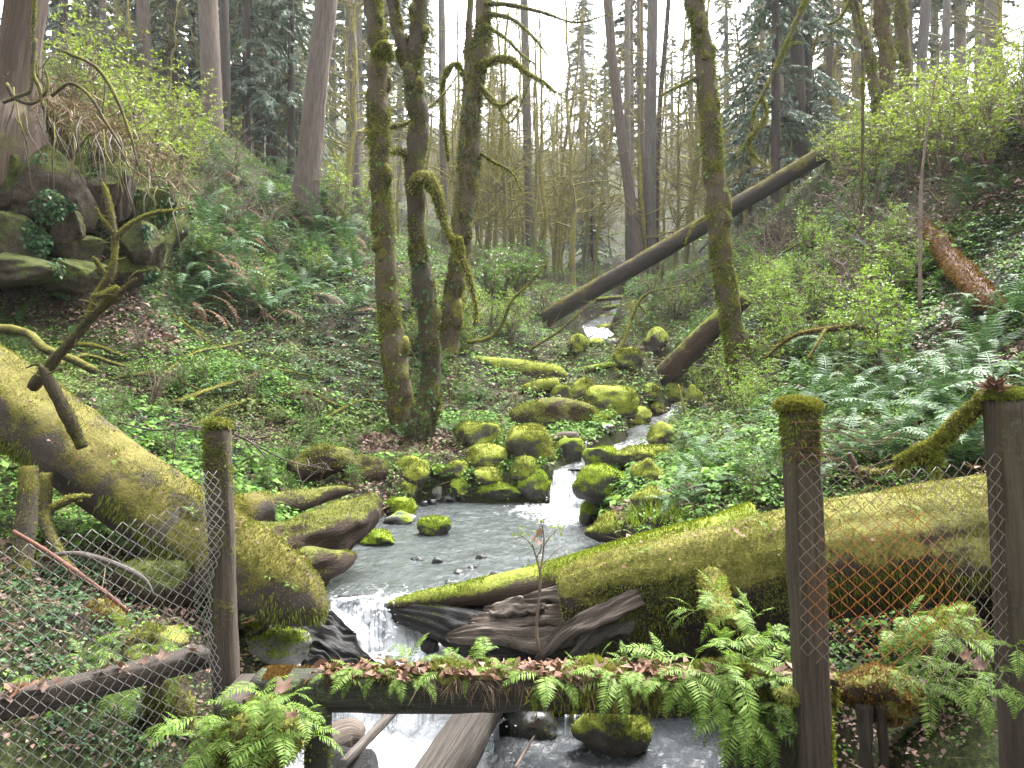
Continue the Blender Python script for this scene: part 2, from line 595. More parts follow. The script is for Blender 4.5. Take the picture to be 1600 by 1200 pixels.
M['cedar_bark'] = moss_over('cedar_bark', (0.080, 0.056, 0.044), [(0.04, 0.04, 0.01), (0.085, 0.08, 0.02), (0.15, 0.14, 0.04)], 0.25, 0.2, (3, 3, 0.2), mscale=0.8, grain=(4, 4, 0.16))
M['alder'] = moss_over('alder_bark', (0.150, 0.125, 0.095), [(0.08, 0.076, 0.020), (0.19, 0.172, 0.045), (0.30, 0.28, 0.08)], 0.66, 0.2, mscale=1.2)
M['far_trunk'] = plain('far_bark', [(0.3, (0.07, 0.058, 0.05)), (0.7, (0.17, 0.145, 0.125))], (2, 2, 0.3), 6)
M['cross_log'] = moss_over('fallen_trunk_bark', (0.040, 0.032, 0.027), [(0.04, 0.034, 0.012), (0.085, 0.072, 0.02), (0.16, 0.14, 0.04)], 0.10, 0.9, (1, 1, 1), mscale=0.7, grain=(7, 7, .7))
M['rot_log'] = moss_over('rotten_log', (0.045, 0.028, 0.020), [(0.04, 0.042, 0.010), (0.115, 0.120, 0.026), (0.25, 0.255, 0.06)], 0.16, 0.75, mscale=3.2, grain=(12, 12, 1.5), bumpd=.04)
M['soil_lump'] = moss_over('mossy_soil', (0.050, 0.034, 0.024), [(0.04, 0.042, 0.010), (0.11, 0.112, 0.024), (0.21, 0.205, 0.05)], 0.45, 0.6, mscale=3)
M['post'] = moss_over('weathered_post', (0.060, 0.046, 0.036), [(0.05, 0.047, 0.03), (0.10, 0.095, 0.065), (0.16, 0.155, 0.12)], 0.22, 0.3, (7, 7, 0.35), rough=0.75, grain=(6, 6, .3))
M['post_mossy'] = moss_over('lichened_post', (0.062, 0.048, 0.038), [(0.045, 0.045, 0.014), (0.10, 0.095, 0.03), (0.16, 0.155, 0.06)], 0.33, 0.3, (7, 7, 0.35), rough=0.8, mscale=4, grain=(6, 6, .3))
M['beam'] = moss_over('old_beam', (0.036, 0.034, 0.027), [(0.03, 0.032, 0.012), (0.06, 0.075, 0.035), (0.12, 0.14, 0.08)], 0.30, 0.3, (1, 5, 5), rough=0.7, mscale=4, grain=(6, 6, .5))
M['rail'] = plain('dark_rail', [(0.3, (0.018, 0.014, 0.010)), (0.6, (0.050, 0.038, 0.030)), (0.8, (0.10, 0.075, 0.06))], (1, 6, 6), 7, grain=(9, 9, 0.6))
M['drift'] = plain('grey_driftwood', [(0.30, (0.015, 0.012, 0.010)), (0.48, (0.085, 0.072, 0.062)), (0.72, (0.20, 0.175, 0.155))], (3, 3, 3), 6, bumpd=0.02, grain=(20, 20, .6))
M['slab'] = plain('split_wood', [(0.28, (0.018, 0.013, 0.010)), (0.48, (0.090, 0.070, 0.056)), (0.72, (0.20, 0.165, 0.14))], (1.2, 5, 5), 4, bumpd=0.015, grain=(22, 22, .8))
M['red_wood'] = plain('red_rotten_wood', [(0.35, (0.022, 0.009, 0.007)), (0.55, (0.085, 0.036, 0.024)), (0.8, (0.17, 0.085, 0.06))], (2, 2, 2), 9, grain=(8, 8, 1))
M['wet_wood'] = plain('wet_wood', [(0.38, (0.003, 0.003, 0.003)), (0.55, (0.011, 0.010, 0.010)), (0.8, (0.045, 0.043, 0.042))], (1, 4, 9), 5, rough=0.42, spec=0.3, bumpd=.03, grain=(20, 20, .8))
M['twig'] = plain('dry_twig', [(0.3, (0.075, 0.05, 0.04)), (0.7, (0.2, 0.15, 0.115))], nscale=5)
M['dark_twig'] = plain('dark_twig', [(0.3, (0.03, 0.022, 0.02)), (0.7, (0.10, 0.07, 0.06))], nscale=5)
M['red_twig'] = plain('red_twig', [(0.3, (0.055, 0.022, 0.015)), (0.7, (0.15, 0.07, 0.046))], nscale=5)
M['moss'] = leaf_mat('moss_blades', [(0.045, 0.056, 0.009), (0.165, 0.190, 0.034), (0.33, 0.355, 0.080)], 0.9, 0.1, 0.25)
M['moss_green'] = leaf_mat('green_moss_blades', [(0.050, 0.070, 0.007), (0.165, 0.215, 0.016), (0.33, 0.39, 0.03)], 0.9, 0.1, 0.25)
M['moss_yellow'] = leaf_mat('yellow_moss_blades', [(0.070, 0.074, 0.014), (0.185, 0.190, 0.038), (0.36, 0.36, 0.090)], 0.9, 0.1, 0.25)
M['moss_orange'] = leaf_mat('orange_moss_blades', [(0.060, 0.034, 0.010), (0.155, 0.088, 0.026), (0.26, 0.165, 0.052)], 0.9, 0.1, 0.25)
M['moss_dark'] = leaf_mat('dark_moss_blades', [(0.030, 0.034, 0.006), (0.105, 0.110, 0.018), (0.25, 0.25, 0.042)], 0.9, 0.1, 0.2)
M['herb'] = leaf_mat('herb_leaves', [(0.022, 0.055, 0.010), (0.065, 0.145, 0.026), (0.145, 0.265, 0.05), (0.24, 0.36, 0.09)], 0.6, 0.12, 0.3)
M['herb_dull'] = leaf_mat('dull_herb_leaves', [(0.028, 0.046, 0.012), (0.075, 0.112, 0.026), (0.14, 0.19, 0.05), (0.21, 0.25, 0.08)], 0.6, 0.12, 0.25)
M['ivy'] = leaf_mat('ivy_leaves', [(0.008, 0.024, 0.010), (0.022, 0.060, 0.022), (0.055, 0.115, 0.045), (0.12, 0.20, 0.085)], 0.5, 0.16, 0.15)
M['shrub'] = leaf_mat('spring_leaves', [(0.10, 0.15, 0.016), (0.20, 0.275, 0.030), (0.35, 0.43, 0.065)], 0.45, 0.35, 0.42)
M['shrub_pale'] = leaf_mat('pale_spring_leaves', [(0.10, 0.18, 0.022), (0.19, 0.31, 0.040), (0.32, 0.44, 0.075)], 0.45, 0.35, 0.4)
M['shrub_deep'] = leaf_mat('deep_leaves', [(0.04, 0.10, 0.012), (0.085, 0.18, 0.022), (0.16, 0.28, 0.04)], 0.42, 0.4, 0.35)
M['fern'] = leaf_mat('sword_fern_leaves', [(0.018, 0.045, 0.014), (0.050, 0.105, 0.038), (0.14, 0.23, 0.075)], 0.55, 0.16, 0.28)
M['fern_grey'] = leaf_mat('grey_fern_leaves', [(0.024, 0.054, 0.022), (0.062, 0.122, 0.050), (0.150, 0.235, 0.105)], 0.52, 0.18, 0.25)
M['fern_light'] = leaf_mat('licorice_fern_leaves', [(0.055, 0.105, 0.016), (0.145, 0.235, 0.042), (0.30, 0.40, 0.11)], 0.55, 0.18, 0.35)
M['dead_leaf'] = leaf_mat('dead_leaves', [(0.045, 0.022, 0.013), (0.105, 0.052, 0.031), (0.185, 0.100, 0.062), (0.29, 0.18, 0.12)], 0.6, 0.25, 0.1, (1, 0.8, 0.6))
M['dead_pink'] = leaf_mat('faded_dead_leaves', [(0.040, 0.023, 0.016), (0.095, 0.056, 0.040), (0.17, 0.105, 0.080), (0.28, 0.19, 0.15)], 0.6, 0.25, 0.1, (1, 0.8, 0.7))
M['dead_frond'] = leaf_mat('dead_fern_leaves', [(0.060, 0.032, 0.016), (0.14, 0.078, 0.040), (0.23, 0.14, 0.075)], 0.7, 0.15, 0.2, (1, .8, .6))
M['dry_stalk'] = leaf_mat('dry_stalks', [(0.07, 0.042, 0.026), (0.17, 0.115, 0.070), (0.28, 0.215, 0.14)], 0.7, 0.2, 0.1)
M['needle'] = leaf_mat('conifer_needles', [(0.032, 0.048, 0.026), (0.075, 0.098, 0.056), (0.16, 0.185, 0.11)], 0.55, 0.3, 0.15)
M['cedar'] = leaf_mat('cedar_sprays', [(0.050, 0.078, 0.052), (0.115, 0.160, 0.112), (0.22, 0.275, 0.20)], 0.5, 0.35, 0.15)
M['root'] = plain('hanging_roots', [(0.3, (0.035, 0.026, 0.018)), (0.7, (0.10, 0.078, 0.05))], nscale=6)

def ground_mat():
    k = NT('forest_floor')
    vec = k.coords((1, 1, 1))
    a = k.noise(vec, 0.55, 5, 0.6)
    b = k.noise(vec, 7, 6, 0.7)
    c = k.noise(vec, 30, 5, 0.75)
    soil = k.ramp(c, [(0.35, (0.008, 0.006, 0.004)), (0.55, (0.026, 0.018, 0.012)), (0.75, (0.085, 0.052, 0.036))])
    green = k.ramp(c, [(0.35, (0.010, 0.014, 0.004)), (0.55, (0.032, 0.044, 0.010)), (0.75, (0.10, 0.12, 0.022))])
    f = k.step(k.math('ADD', k.math('MULTIPLY', a, 0.7), k.math('MULTIPLY', b, 0.4)), 0.47, 0.60)
    col = k.mix(f, soil, green)
    h = k.math('ADD', k.math('MULTIPLY', b, 0.7), c)
    return k.done(k.principled(col, 0.9, k.bump(h, 0.9, 0.06), 0.2))
M['ground'] = ground_mat()

def water_mat(name, base, foam_amount, foam_stretch, ripple=0.03, foam_seed=0.0, streaks=1.0):
    """turbid stream water; foam lines run along the flow (v of the uv)"""
    k = NT(name)
    tc = k.n('ShaderNodeTexCoord')
    mp = k.n('ShaderNodeMapping'); k.l(tc.outputs['UV'], mp.inputs[0])
    mp.inputs['Scale'].default_value = (foam_stretch[0], foam_stretch[1], 1)
    mp.inputs['Location'].default_value = (foam_seed, foam_seed, 0)
    obj_v = k.coords((1, 1, 1))
    n1 = k.noise(mp.outputs[0], 1.0, 6, 0.65, 0.5)
    n2 = k.noise(obj_v, 3.0, 4, 0.6)
    fl = k.noise(obj_v, 26, 3, 0.6)
    at = k.n('ShaderNodeAttribute', attribute_name='foam')
    fsum = k.math('ADD', k.math('ADD', k.math('MULTIPLY', n1, 0.8 * streaks), k.math('MULTIPLY', fl, 0.35)), k.math('MULTIPLY', at.outputs['Fac'], 0.75))
    foam = k.step(fsum, 0.98 - foam_amount, 1.22 - foam_amount)
    col = k.mix(foam, k.ramp(n2, [(0.3, [c * 0.75 for c in base]), (0.7, [c * 1.25 for c in base])]), (0.78, 0.80, 0.82))
    rr = k.math('ADD', 0.06, k.math('MULTIPLY', foam, 0.6))
    rip = k.math('ADD', k.noise(mp.outputs[0], 1.6, 5, 0.6, 0.8), k.math('MULTIPLY', k.noise(obj_v, 5, 2, 0.5), 0.8))
    h = k.math('ADD', rip, k.math('MULTIPLY', foam, 0.6))
    return k.done(k.principled(col, rr, k.bump(h, 0.9, ripple), 0.5, IOR=1.33))

def fall_mat(name, thin=0.34, stretch=(26, 1.6), seed=0.0):
    """falling water: white streaks along the fall with gaps that let the rock show"""
    k = NT(name)
    tc = k.n('ShaderNodeTexCoord')
    mp = k.n('ShaderNodeMapping'); k.l(tc.outputs['UV'], mp.inputs[0])
    mp.inputs['Scale'].default_value = (stretch[0], stretch[1], 1)
    mp.inputs['Location'].default_value = (seed, seed * 0.7, 0)
    n1 = k.noise(mp.outputs[0], 1.0, 5, 0.65, 0.3)
    at = k.n('ShaderNodeAttribute', attribute_name='foam')
    f = k.step(k.math('ADD', n1, k.math('MULTIPLY', at.outputs['Fac'], 0.5)), thin, thin + 0.28)
    col = k.ramp(n1, [(0.3, (0.45, 0.49, 0.53)), (0.6, (0.80, 0.82, 0.84))])
    p = k.principled(col, 0.35, k.bump(n1, 0.8, 0.03), 0.4)
    gl = k.principled((0.10, 0.115, 0.125), 0.05, k.bump(n1, 0.8, 0.03), 0.5)
    tr = k.n('ShaderNodeBsdfTransparent')
    ms = k.n('ShaderNodeMixShader'); ms.inputs[0].default_value = 0.35
    k.l(tr.outputs[0], ms.inputs[1]); k.l(gl, ms.inputs[2])
    m2 = k.n('ShaderNodeMixShader')
    k.l(f, m2.inputs[0]); k.l(ms.outputs[0], m2.inputs[1]); k.l(p, m2.inputs[2])
    return k.done(m2.outputs[0])

M['pool'] = water_mat('pool_water', (0.062, 0.070, 0.070), 0.16, (7, 3), 0.035)
M['lower_pool'] = water_mat('lower_pool_water', (0.060, 0.066, 0.072), 0.20, (6, 3), 0.05, 3.0)
M['stream'] = water_mat('stream_water', (0.085, 0.09, 0.09), 0.22, (7, 2.2), 0.05, 7.0)
M['froth'] = water_mat('froth_water', (0.20, 0.23, 0.25), 0.36, (9, 6), 0.10, 5.0)
M['fall'] = fall_mat('falling_water')
M['fall2'] = fall_mat('falling_water_loose', 0.46, (34, 1.2), 4.0)

def wire_mat(name, rust_at, rust_r, base=(0.30, 0.29, 0.27)):
    """galvanised wire; rust spreads from one place on the mesh"""
    k = NT(name)
    tc = k.n('ShaderNodeTexCoord')
    sub = k.n('ShaderNodeVectorMath', operation='SUBTRACT')
    k.l(tc.outputs['Object'], sub.inputs[0]); sub.inputs[1].default_value = rust_at
    mp = k.n('ShaderNodeVectorMath', operation='MULTIPLY'); k.l(sub.outputs[0], mp.inputs[0])
    mp.inputs[1].default_value = (1 / rust_r[0], 0, 1 / rust_r[1])
    ln = k.n('ShaderNodeVectorMath', operation='LENGTH'); k.l(mp.outputs[0], ln.inputs[0])
    n = k.noise(tc.outputs['Object'], 7, 4, 0.7)
    f = k.step(k.math('ADD', ln.outputs['Value'], k.math('MULTIPLY', k.math('SUBTRACT', n, 0.5), 1.6)), 1.12, 0.72)
    fine = k.noise(tc.outputs['Object'], 120, 3, 0.6)
    zinc = k.ramp(fine, [(0.3, [c * 0.45 for c in base]), (0.7, base)])
    rust = k.ramp(fine, [(0.3, (0.16, 0.048, 0.010)), (0.7, (0.46, 0.155, 0.03))])
    col = k.mix(f, zinc, rust)
    return k.done(k.principled(col, 0.55, None, 0.4))

# ---------------------------------------------------------------- the lie of the land
CP = []            # control points: photograph pixel + distance judged from size, standing and overlap
def cp(*rows):
    for px, py, Y in rows:
        CP.append(P(px, py, Y))
# stream-side and near bank of the rock outcrop side
cp((650, 690, 14), (560, 720, 12.5), (450, 740, 11), (600, 765, 11.6), (400, 800, 9.4), (520, 800, 10.2), (250, 720, 9), (370, 770, 8.4),
   (100, 600, 10), (300, 600, 13), (450, 600, 15), (560, 640, 15), (300, 500, 17), (100, 500, 13), (450, 450, 21), (400, 350, 25), (300, 390, 20),
   (500, 300, 27), (330, 205, 30), (300, 300, 23), (220, 440, 15.2), (260, 260, 18.5), (150, 215, 15.2), (50, 165, 14), (-60, 140, 13.5), (0, 450, 12.6), (120, 440, 13.6),
   (-120, 430, 12), (-250, 420, 12), (-300, 120, 14), (100, 110, 30), (-100, 60, 28), (560, 420, 24), (560, 520, 18), (500, 520, 18),
   (700, 480, 20), (760, 450, 26), (800, 478, 24), (600, 400, 32), (560, 300, 45), (740, 405, 40), (820, 430, 48),
   (720, 600, 17), (850, 605, 18), (800, 560, 20), (760, 660, 14.5), (700, 720, 13), (680, 760, 12), (830, 520, 24))
# the other bank
cp((1000, 800, 9), (1080, 765, 9.8), (1150, 700, 11.5), (1060, 700, 13), (1150, 575, 17), (1300, 600, 12), (1300, 740, 8.2), (1400, 700, 8.2), (1500, 690, 7.6),
   (1500, 560, 11), (1590, 570, 9), (1300, 450, 18), (1500, 450, 13), (1590, 400, 11.5), (1400, 350, 18), (1350, 300, 21), (1310, 222, 25),
   (1450, 250, 19), (1590, 150, 16), (1500, 200, 19), (1700, 330, 11), (1800, 100, 16), (1250, 300, 30), (1200, 420, 25), (1100, 485, 26),
   (1050, 520, 24), (1000, 470, 36), (1150, 400, 40), (1250, 230, 45), (1130, 620, 16), (1220, 500, 18), (1400, 560, 12), (1200, 640, 13))
# in front of and under the logs, below the fence
cp((1400, 1150, 4.8), (1370, 1110, 5.3), (1300, 1075, 6.0), (1450, 1040, 6.2), (1200, 1090, 6.0), (1600, 1000, 6.2), (1550, 1150, 4.3), (1700, 1000, 5.0), (1150, 1080, 6.0), (1700, 800, 7.2),
   (100, 1160, 4.6), (200, 975, 5.5), (50, 900, 6.0), (100, 800, 7.1), (400, 1010, 6.3), (330, 1150, 4.9), (-100, 1000, 4.8), (-200, 700, 8), (0, 740, 7.6))
for px, z, Y in ((600, -4.2, 3.0), (800, -4.2, 3.0), (1000, -4.2, 3.0), (700, -4.2, 5.2), (950, -4.2, 5.2), (600, -4.2, 0), (1000, -4.2, 0)):
    CP.append(np.array([(px - 800) / F * 5, Y, z]))
for X in (-9, -5, 5, 9):
    for Y in (-8, 0, 3):
        CP.append(np.array([X, Y, -2.3 + 0.06 * abs(X)]))
for X in (-30, 30):
    for Y in (-8, 5, 18):
        CP.append(np.array([X, Y, 7.0 + 0.12 * Y]))
for Y, z in ((60, 5.6), (80, 9.5), (105, 17), (140, 31), (190, 46)):
    for off, dz in ((0, 0), (-10, 1.6), (10, 1.6), (-24, 5.0), (24, 5.0), (-50, 8.5), (50, 8.5), (-90, 11), (90, 11)):
        CP.append(np.array([0.062 * Y + off, Y, z + dz]))
for X, Y, z in ((-28, 40, 13), (30, 40, 12), (-50, 40, 13), (52, 40, 14), (-60, 15, 14), (60, 15, 14), (-15, 45, 8.6), (17, 48, 9), (-18, 31, 10.2), (19, 30, 9.5)):
    CP.append(np.array([X, Y, z]))
CP = np.array(CP)
_D = np.linalg.norm(CP[:, None, :2] - CP[None, :, :2], axis=2)
_A = np.block([[_D + 0.0 * np.eye(len(CP)), np.ones((len(CP), 1)), CP[:, :2]],
               [np.ones((1, len(CP))), np.zeros((1, 3))], [CP[:, :2].T, np.zeros((2, 3))]])
_A[:len(CP), :len(CP)] -= 0.25 * np.eye(len(CP))
_W = np.linalg.solve(_A, np.concatenate([CP[:, 2], np.zeros(3)]))
def raw_height(X, Y):
    q = np.column_stack([X, Y])
    out = np.empty(len(q))
    for i in range(0, len(q), 20000):
        s = q[i:i + 20000]
        dd = np.linalg.norm(s[:, None] - CP[None, :, :2], axis=2)
        out[i:i + 20000] = dd @ _W[:len(CP)] + _W[-3] + s @ _W[-2:]
    return out

POOL_Z, MID_Z, LOW_Z = -2.40, -2.72, -3.34
# centre line of the stream above the pool: pixel, distance, half width
STREAM = [(892, 737, 12.1, .27), (922, 727, 12.6, .34), (955, 716, 13.1, .42), (988, 700, 13.9, .36), (1012, 686, 14.8, .36), (1010, 670, 16.0, .36),
          (1050, 655, 17.2, .5), (1090, 640, 18.2, .6), (1070, 618, 19.8, .5), (1012, 596, 21.6, .5), (950, 575, 23.2, .5), (900, 560, 24.6, .6),
          (925, 547, 26.0, .62), (945, 531, 27.6, .55), (928, 512, 29.2, .5), (955, 495, 33, .5), (975, 480, 40, .55), (960, 460, 50, .6)]
SP = np.array([list(P(a, b, c)) + [h] for a, b, c, h in STREAM])
SPd = resample(SP, 140)
# shapes of the still waters, as (centre X, centre Y, half X, half Y)
def carve(X, Y, z):
    d = np.full(len(X), 1e9); lev = np.zeros(len(X)); hw = np.ones(len(X))
    for s in SPd:
        dd = np.hypot(X - s[0], Y - s[1])
        m = dd - s[3] < d
        d = np.where(m, dd - s[3], d); lev = np.where(m, s[2], lev); hw = np.where(m, s[3], hw)
    z = np.where(d < 0.45, np.minimum(np.maximum(z, lev + 0.10 - 0.5 * (d < 0.05)), lev + 0.10 + 0.9 * np.maximum(d, 0) + 0.0) * smooth(0.45, 0.15, d) + z * (1 - smooth(0.45, 0.15, d)), z)
    bed = smooth(0.18, -0.12, d)
    z = z * (1 - bed) + (lev - 0.22) * bed
    # pool
    xl = np.interp(Y, [7.2, 7.7, 8.4, 9.2, 10.2, 11.2, 11.9, 12.3], [-1.75, -1.8, -1.85, -1.9, -1.95, -1.75, -1.45, -1.1])
    xr = np.interp(Y, [7.2, 7.7, 8.4, 9.2, 10.2, 11.2, 11.9, 12.3], [1.0, 1.0, 1.15, 1.2, 1.15, 1.12, 1.02, 0.8])
    e = np.maximum.reduce([xl - X, X - xr, 7.45 - Y, Y - 12.0])
    pm = smooth(0.22, -0.15, e)
    near = (Y > 7.0) & (Y < 13)
    bank = np.where((e > 0.05) & (e < 0.7) & near, np.maximum(z, POOL_Z + 0.08), z)
    z = np.where(near, bank, z)
    z = z * (1 - pm) + (POOL_Z - 0.35) * pm
    # the two lower levels
    e2 = np.maximum.reduce([-1.85 - X, X - 0.3, 6.9 - Y, Y - 7.55])
    m2 = smooth(0.12, -0.05, e2)
    z = z * (1 - m2) + (MID_Z - 0.12) * m2
    e3 = np.maximum.reduce([-1.75 - X, X - 1.95, Y - 6.75 - 0.35 * (X > 0.1)])
    m3 = smooth(0.25, -0.1, e3) * (Y > -30)
    z = z * (1 - m3) + np.minimum(z, LOW_Z - 0.6) * m3
    return z

def axis(lo, hi, c0, c1, fine, grow):
    a = [c0]
    while a[-1] < c1: a.append(a[-1] + fine)
    s = fine
    while a[-1] < hi: s *= grow; a.append(a[-1] + s)
    b = []
    x, s = c0, fine
    while x > lo: s *= grow; x -= s; b.append(x)
    return np.array(b[::-1] + a)
AX = axis(-110, 110, -7, 7, 0.13, 1.055)
AY = axis(-14, 190, 4, 17, 0.13, 1.035)
GX, GY = np.meshgrid(AX, AY)
gx, gy = GX.ravel(), GY.ravel()
gz = raw_height(gx, gy)
amp = np.clip(0.05 + 0.012 * np.abs(gy), 0.05, 0.6)
gz = gz + amp * fbm(np.column_stack([gx, gy, gx * 0]) * 0.45, 3, 3) + 0.07 * fbm(np.column_stack([gx, gy, gx * 0]) * 2.1, 11, 3)
gz = carve(gx, gy, gz)
GZ = gz.reshape(GX.shape)
def H(X, Y):
    X, Y = np.atleast_1d(np.asarray(X, float)), np.atleast_1d(np.asarray(Y, float))
    i = np.clip(np.searchsorted(AX, X) - 1, 0, len(AX) - 2)
    j = np.clip(np.searchsorted(AY, Y) - 1, 0, len(AY) - 2)
    u = (X - AX[i]) / (AX[i + 1] - AX[i]); v = (Y - AY[j]) / (AY[j + 1] - AY[j])
    return (GZ[j, i] * (1 - u) + GZ[j, i + 1] * u) * (1 - v) + (GZ[j + 1, i] * (1 - u) + GZ[j + 1, i + 1] * u) * v
_YS = np.concatenate([np.arange(4.2, 30, 0.05), np.arange(30, 150, 0.3)])
def G(px, py, level=None):
    """where the ray through a pixel first meets the ground (or the water, if higher)"""
    X, Z = (px - 800) / F * _YS, (HZ - py) / F * _YS
    h = H(X, _YS)
    if level is not None:
        h = np.maximum(h, level)
    k = np.nonzero(Z <= h)[0]
    Y = _YS[k[0]] if len(k) else 60.0
    return np.array([(px - 800) / F * Y, Y, float(H((px - 800) / F * Y, Y)[0]) if level is None else max((HZ - py) / F * Y, level)])
def on_ground(X, Y, dz=0.0):
    return np.array([X, Y, float(H(X, Y)[0]) + dz])
def at_x(px, Y, dz=0.0):
    X = (px - 800) / F * Y
    return on_ground(X, Y, dz)

nx, ny = len(AX), len(AY)
i0 = (np.arange(ny - 1)[:, None] * nx + np.arange(nx - 1)[None]).ravel()
GROUND = Geo(np.column_stack([gx, gy, gz]), np.stack([i0, i0 + 1, i0 + nx + 1, i0 + nx], -1))
tag(obj('ground', GROUND, M['ground']), 'leaf-strewn forest floor of the stream ravine', kind='structure')

# ---------------------------------------------------------------- water
def loft(name, rows, mat, nu=24, foam=None, wave=0.0, seed=0, wfreq=4.0, dense=None):
    """sheet through rows of points [(left), (right)] along the flow; uv: u across, v along in metres"""
    rows = [np.asarray(r, float) for r in rows]
    n = dense or len(rows)
    L = resample(np.array([r[0] for r in rows]), n)
    R = resample(np.array([r[1] for r in rows]), n)
    u = np.linspace(0, 1, nu)
    v = L[:, None, :] * (1 - u[None, :, None]) + R[:, None, :] * u[None, :, None]
    mid = (L + R) / 2
    s = np.concatenate([[0], np.cumsum(np.linalg.norm(np.diff(mid, axis=0), axis=1))])
    wd = np.linalg.norm(R - L, axis=1)
    uv = np.stack([np.broadcast_to((u[None] - 0.5) * wd[:, None], (n, nu)), np.broadcast_to(s[:, None], (n, nu))], -1).reshape(-1, 2)
    v = v.reshape(-1, 3)
    if wave:
        v = v + np.column_stack([np.zeros(len(v)), np.zeros(len(v)), wave * fbm(v * wfreq, seed, 3)])
    a = (np.arange(n - 1)[:, None] * nu + np.arange(nu - 1)[None]).ravel()
    q = np.stack([a, a + 1, a + nu + 1, a + nu], -1)
    o = obj(name, Geo(v, q, None, uv), mat)
    at = o.data.attributes.new('foam', 'FLOAT', 'POINT')
    f = np.zeros(len(v)) if foam is None else foam(v)
    at.data.foreach_set('value', np.clip(f, 0, 1).astype(np.float32))
    return o

def WP(px, py, z):
    Y = z * F / (HZ - py)
    return np.array([(px - 800) / F * Y, Y, z])

def pool_foam(v):
    c = WP(885, 800, POOL_Z)
    d = np.hypot((v[:, 0] - c[0]) / 0.9, (v[:, 1] - c[1]) / 1.3)
    lip = np.hypot((v[:, 0] + 1.35) / 0.9, (v[:, 1] - 7.6) / 0.7)
    return 0.55 * np.exp(-d * d) + 0.34 * np.exp(-lip * lip) + 0.10 * smooth(-.1, .6, fbm(v * [.9, .5, 0], 3, 2))
tag(loft('stream_pool', [[(-1.95, 7.44, POOL_Z - .04), (1.0, 7.44, POOL_Z - .01)], [(-2.2, 7.75, POOL_Z), (1.4, 7.75, POOL_Z)], [(-2.3, 8.8, POOL_Z), (1.5, 8.8, POOL_Z)],
      [(-2.3, 10.2, POOL_Z), (1.5, 10.2, POOL_Z)], [(-2.2, 11.4, POOL_Z), (1.5, 11.4, POOL_Z)], [(-1.9, 12.25, POOL_Z), (1.2, 12.25, POOL_Z)]],
     M['pool'], 90, pool_foam, 0.012, 2, 3.2, dense=110), 'murky grey pool below the small cascade', kind='structure')

def mid_foam(v):
    return 0.75 + 0.35 * fbm(v * 2.0, 4, 2)
tag(loft('white_water', [[(-1.95, 6.85, MID_Z - .06), (.1, 6.85, MID_Z - .06)], [(-1.95, 7.1, MID_Z), (.3, 7.1, MID_Z)], [(-1.9, 7.35, MID_Z), (.35, 7.35, MID_Z)], [(-1.9, 7.62, MID_Z + .03), (.2, 7.62, MID_Z + .03)]],
     M['froth'], 50, lambda v: mid_foam(v) - 0.75 * smooth(-0.75, -0.3, v[:, 0]), 0.09, 5, 5.0, dense=26), 'churning white water under the pool lip', kind='structure')

def fall(name, top, drop, halfw, out, foam=1.0, mat='fall', n=16, seed=0, flare=1.15, label='', jitter=0.03, side=(1, 0)):
    """a curved curtain of water: leaves the lip at top, arcs out by out and drops by drop towards the viewer"""
    side = np.array([side[0], side[1], 0.0]); side /= np.linalg.norm(side)
    fwd = np.array([side[1], -side[0], 0.0])
    rows = []
    for t in np.linspace(-0.35, 1, n):
        tt = max(t, 0)
        c = np.asarray(top) + fwd * (out * (t if t > 0 else t * 0.9)) + np.array([0, 0, -drop * tt ** 1.7])
        hwid = halfw * (1 + (flare - 1) * tt)
        rows.append([c - side * hwid, c + side * hwid])
    o = loft(name, rows, M[mat], 26, lambda v: foam * (0.05 + 0.5 * smooth(float(top[2]), float(top[2]) - drop * .6, v[:, 2])), 0.0, seed, dense=n * 2)
    me = o.data
    co = np.empty(len(me.vertices) * 3, np.float32); me.vertices.foreach_get('co', co)
    v = co.reshape(-1, 3).astype(float)
    k = fbm(v * np.array([9, 9, 2.0]), seed, 3)[:, None]
    v = v + (fwd * jitter + np.array([0, 0, jitter * 0.4]))[None] * k
    me.vertices.foreach_set('co', v.astype(np.float32).ravel())
    return tag(o, label, kind='structure')

# lip of the pool, two sheets one behind the other
for k, (hw, of, mt) in enumerate(((0.40, 0.30, 'fall'), (0.46, 0.40, 'fall2'), (0.36, 0.22, 'fall'))):
    fall('waterfall', (-1.33 + 0.02 * k, 7.46 - 0.02 * k, POOL_Z + 0.004 - 0.012 * k), 0.36, hw, of, 0.75, mt, 18, 3 + k, 1.25, 'white fall spilling over the pool lip', 0.11, (1, 0.22))
fall('waterfall', (-0.92, 7.5, POOL_Z - 0.05), 0.34, 0.22, 0.12, 0.0, 'fall2', 16, 13, 1.5, 'thin water sliding down the wet log', 0.03, (1, 0.3))
# lower drop seen under the timber
for k, (x, hw, of, mt) in enumerate(((-1.15, 0.62, 0.22, 'fall'), (-1.05, 0.66, 0.34, 'fall2'), (-0.42, 0.28, 0.28, 'fall'))):
    fall('waterfall', (x, 6.98, MID_Z - 0.02 - .02 * k), 0.64, hw, of, 0.9, mt, 18, 23 + k, 1.12, 'white fall below the old timber', 0.10)
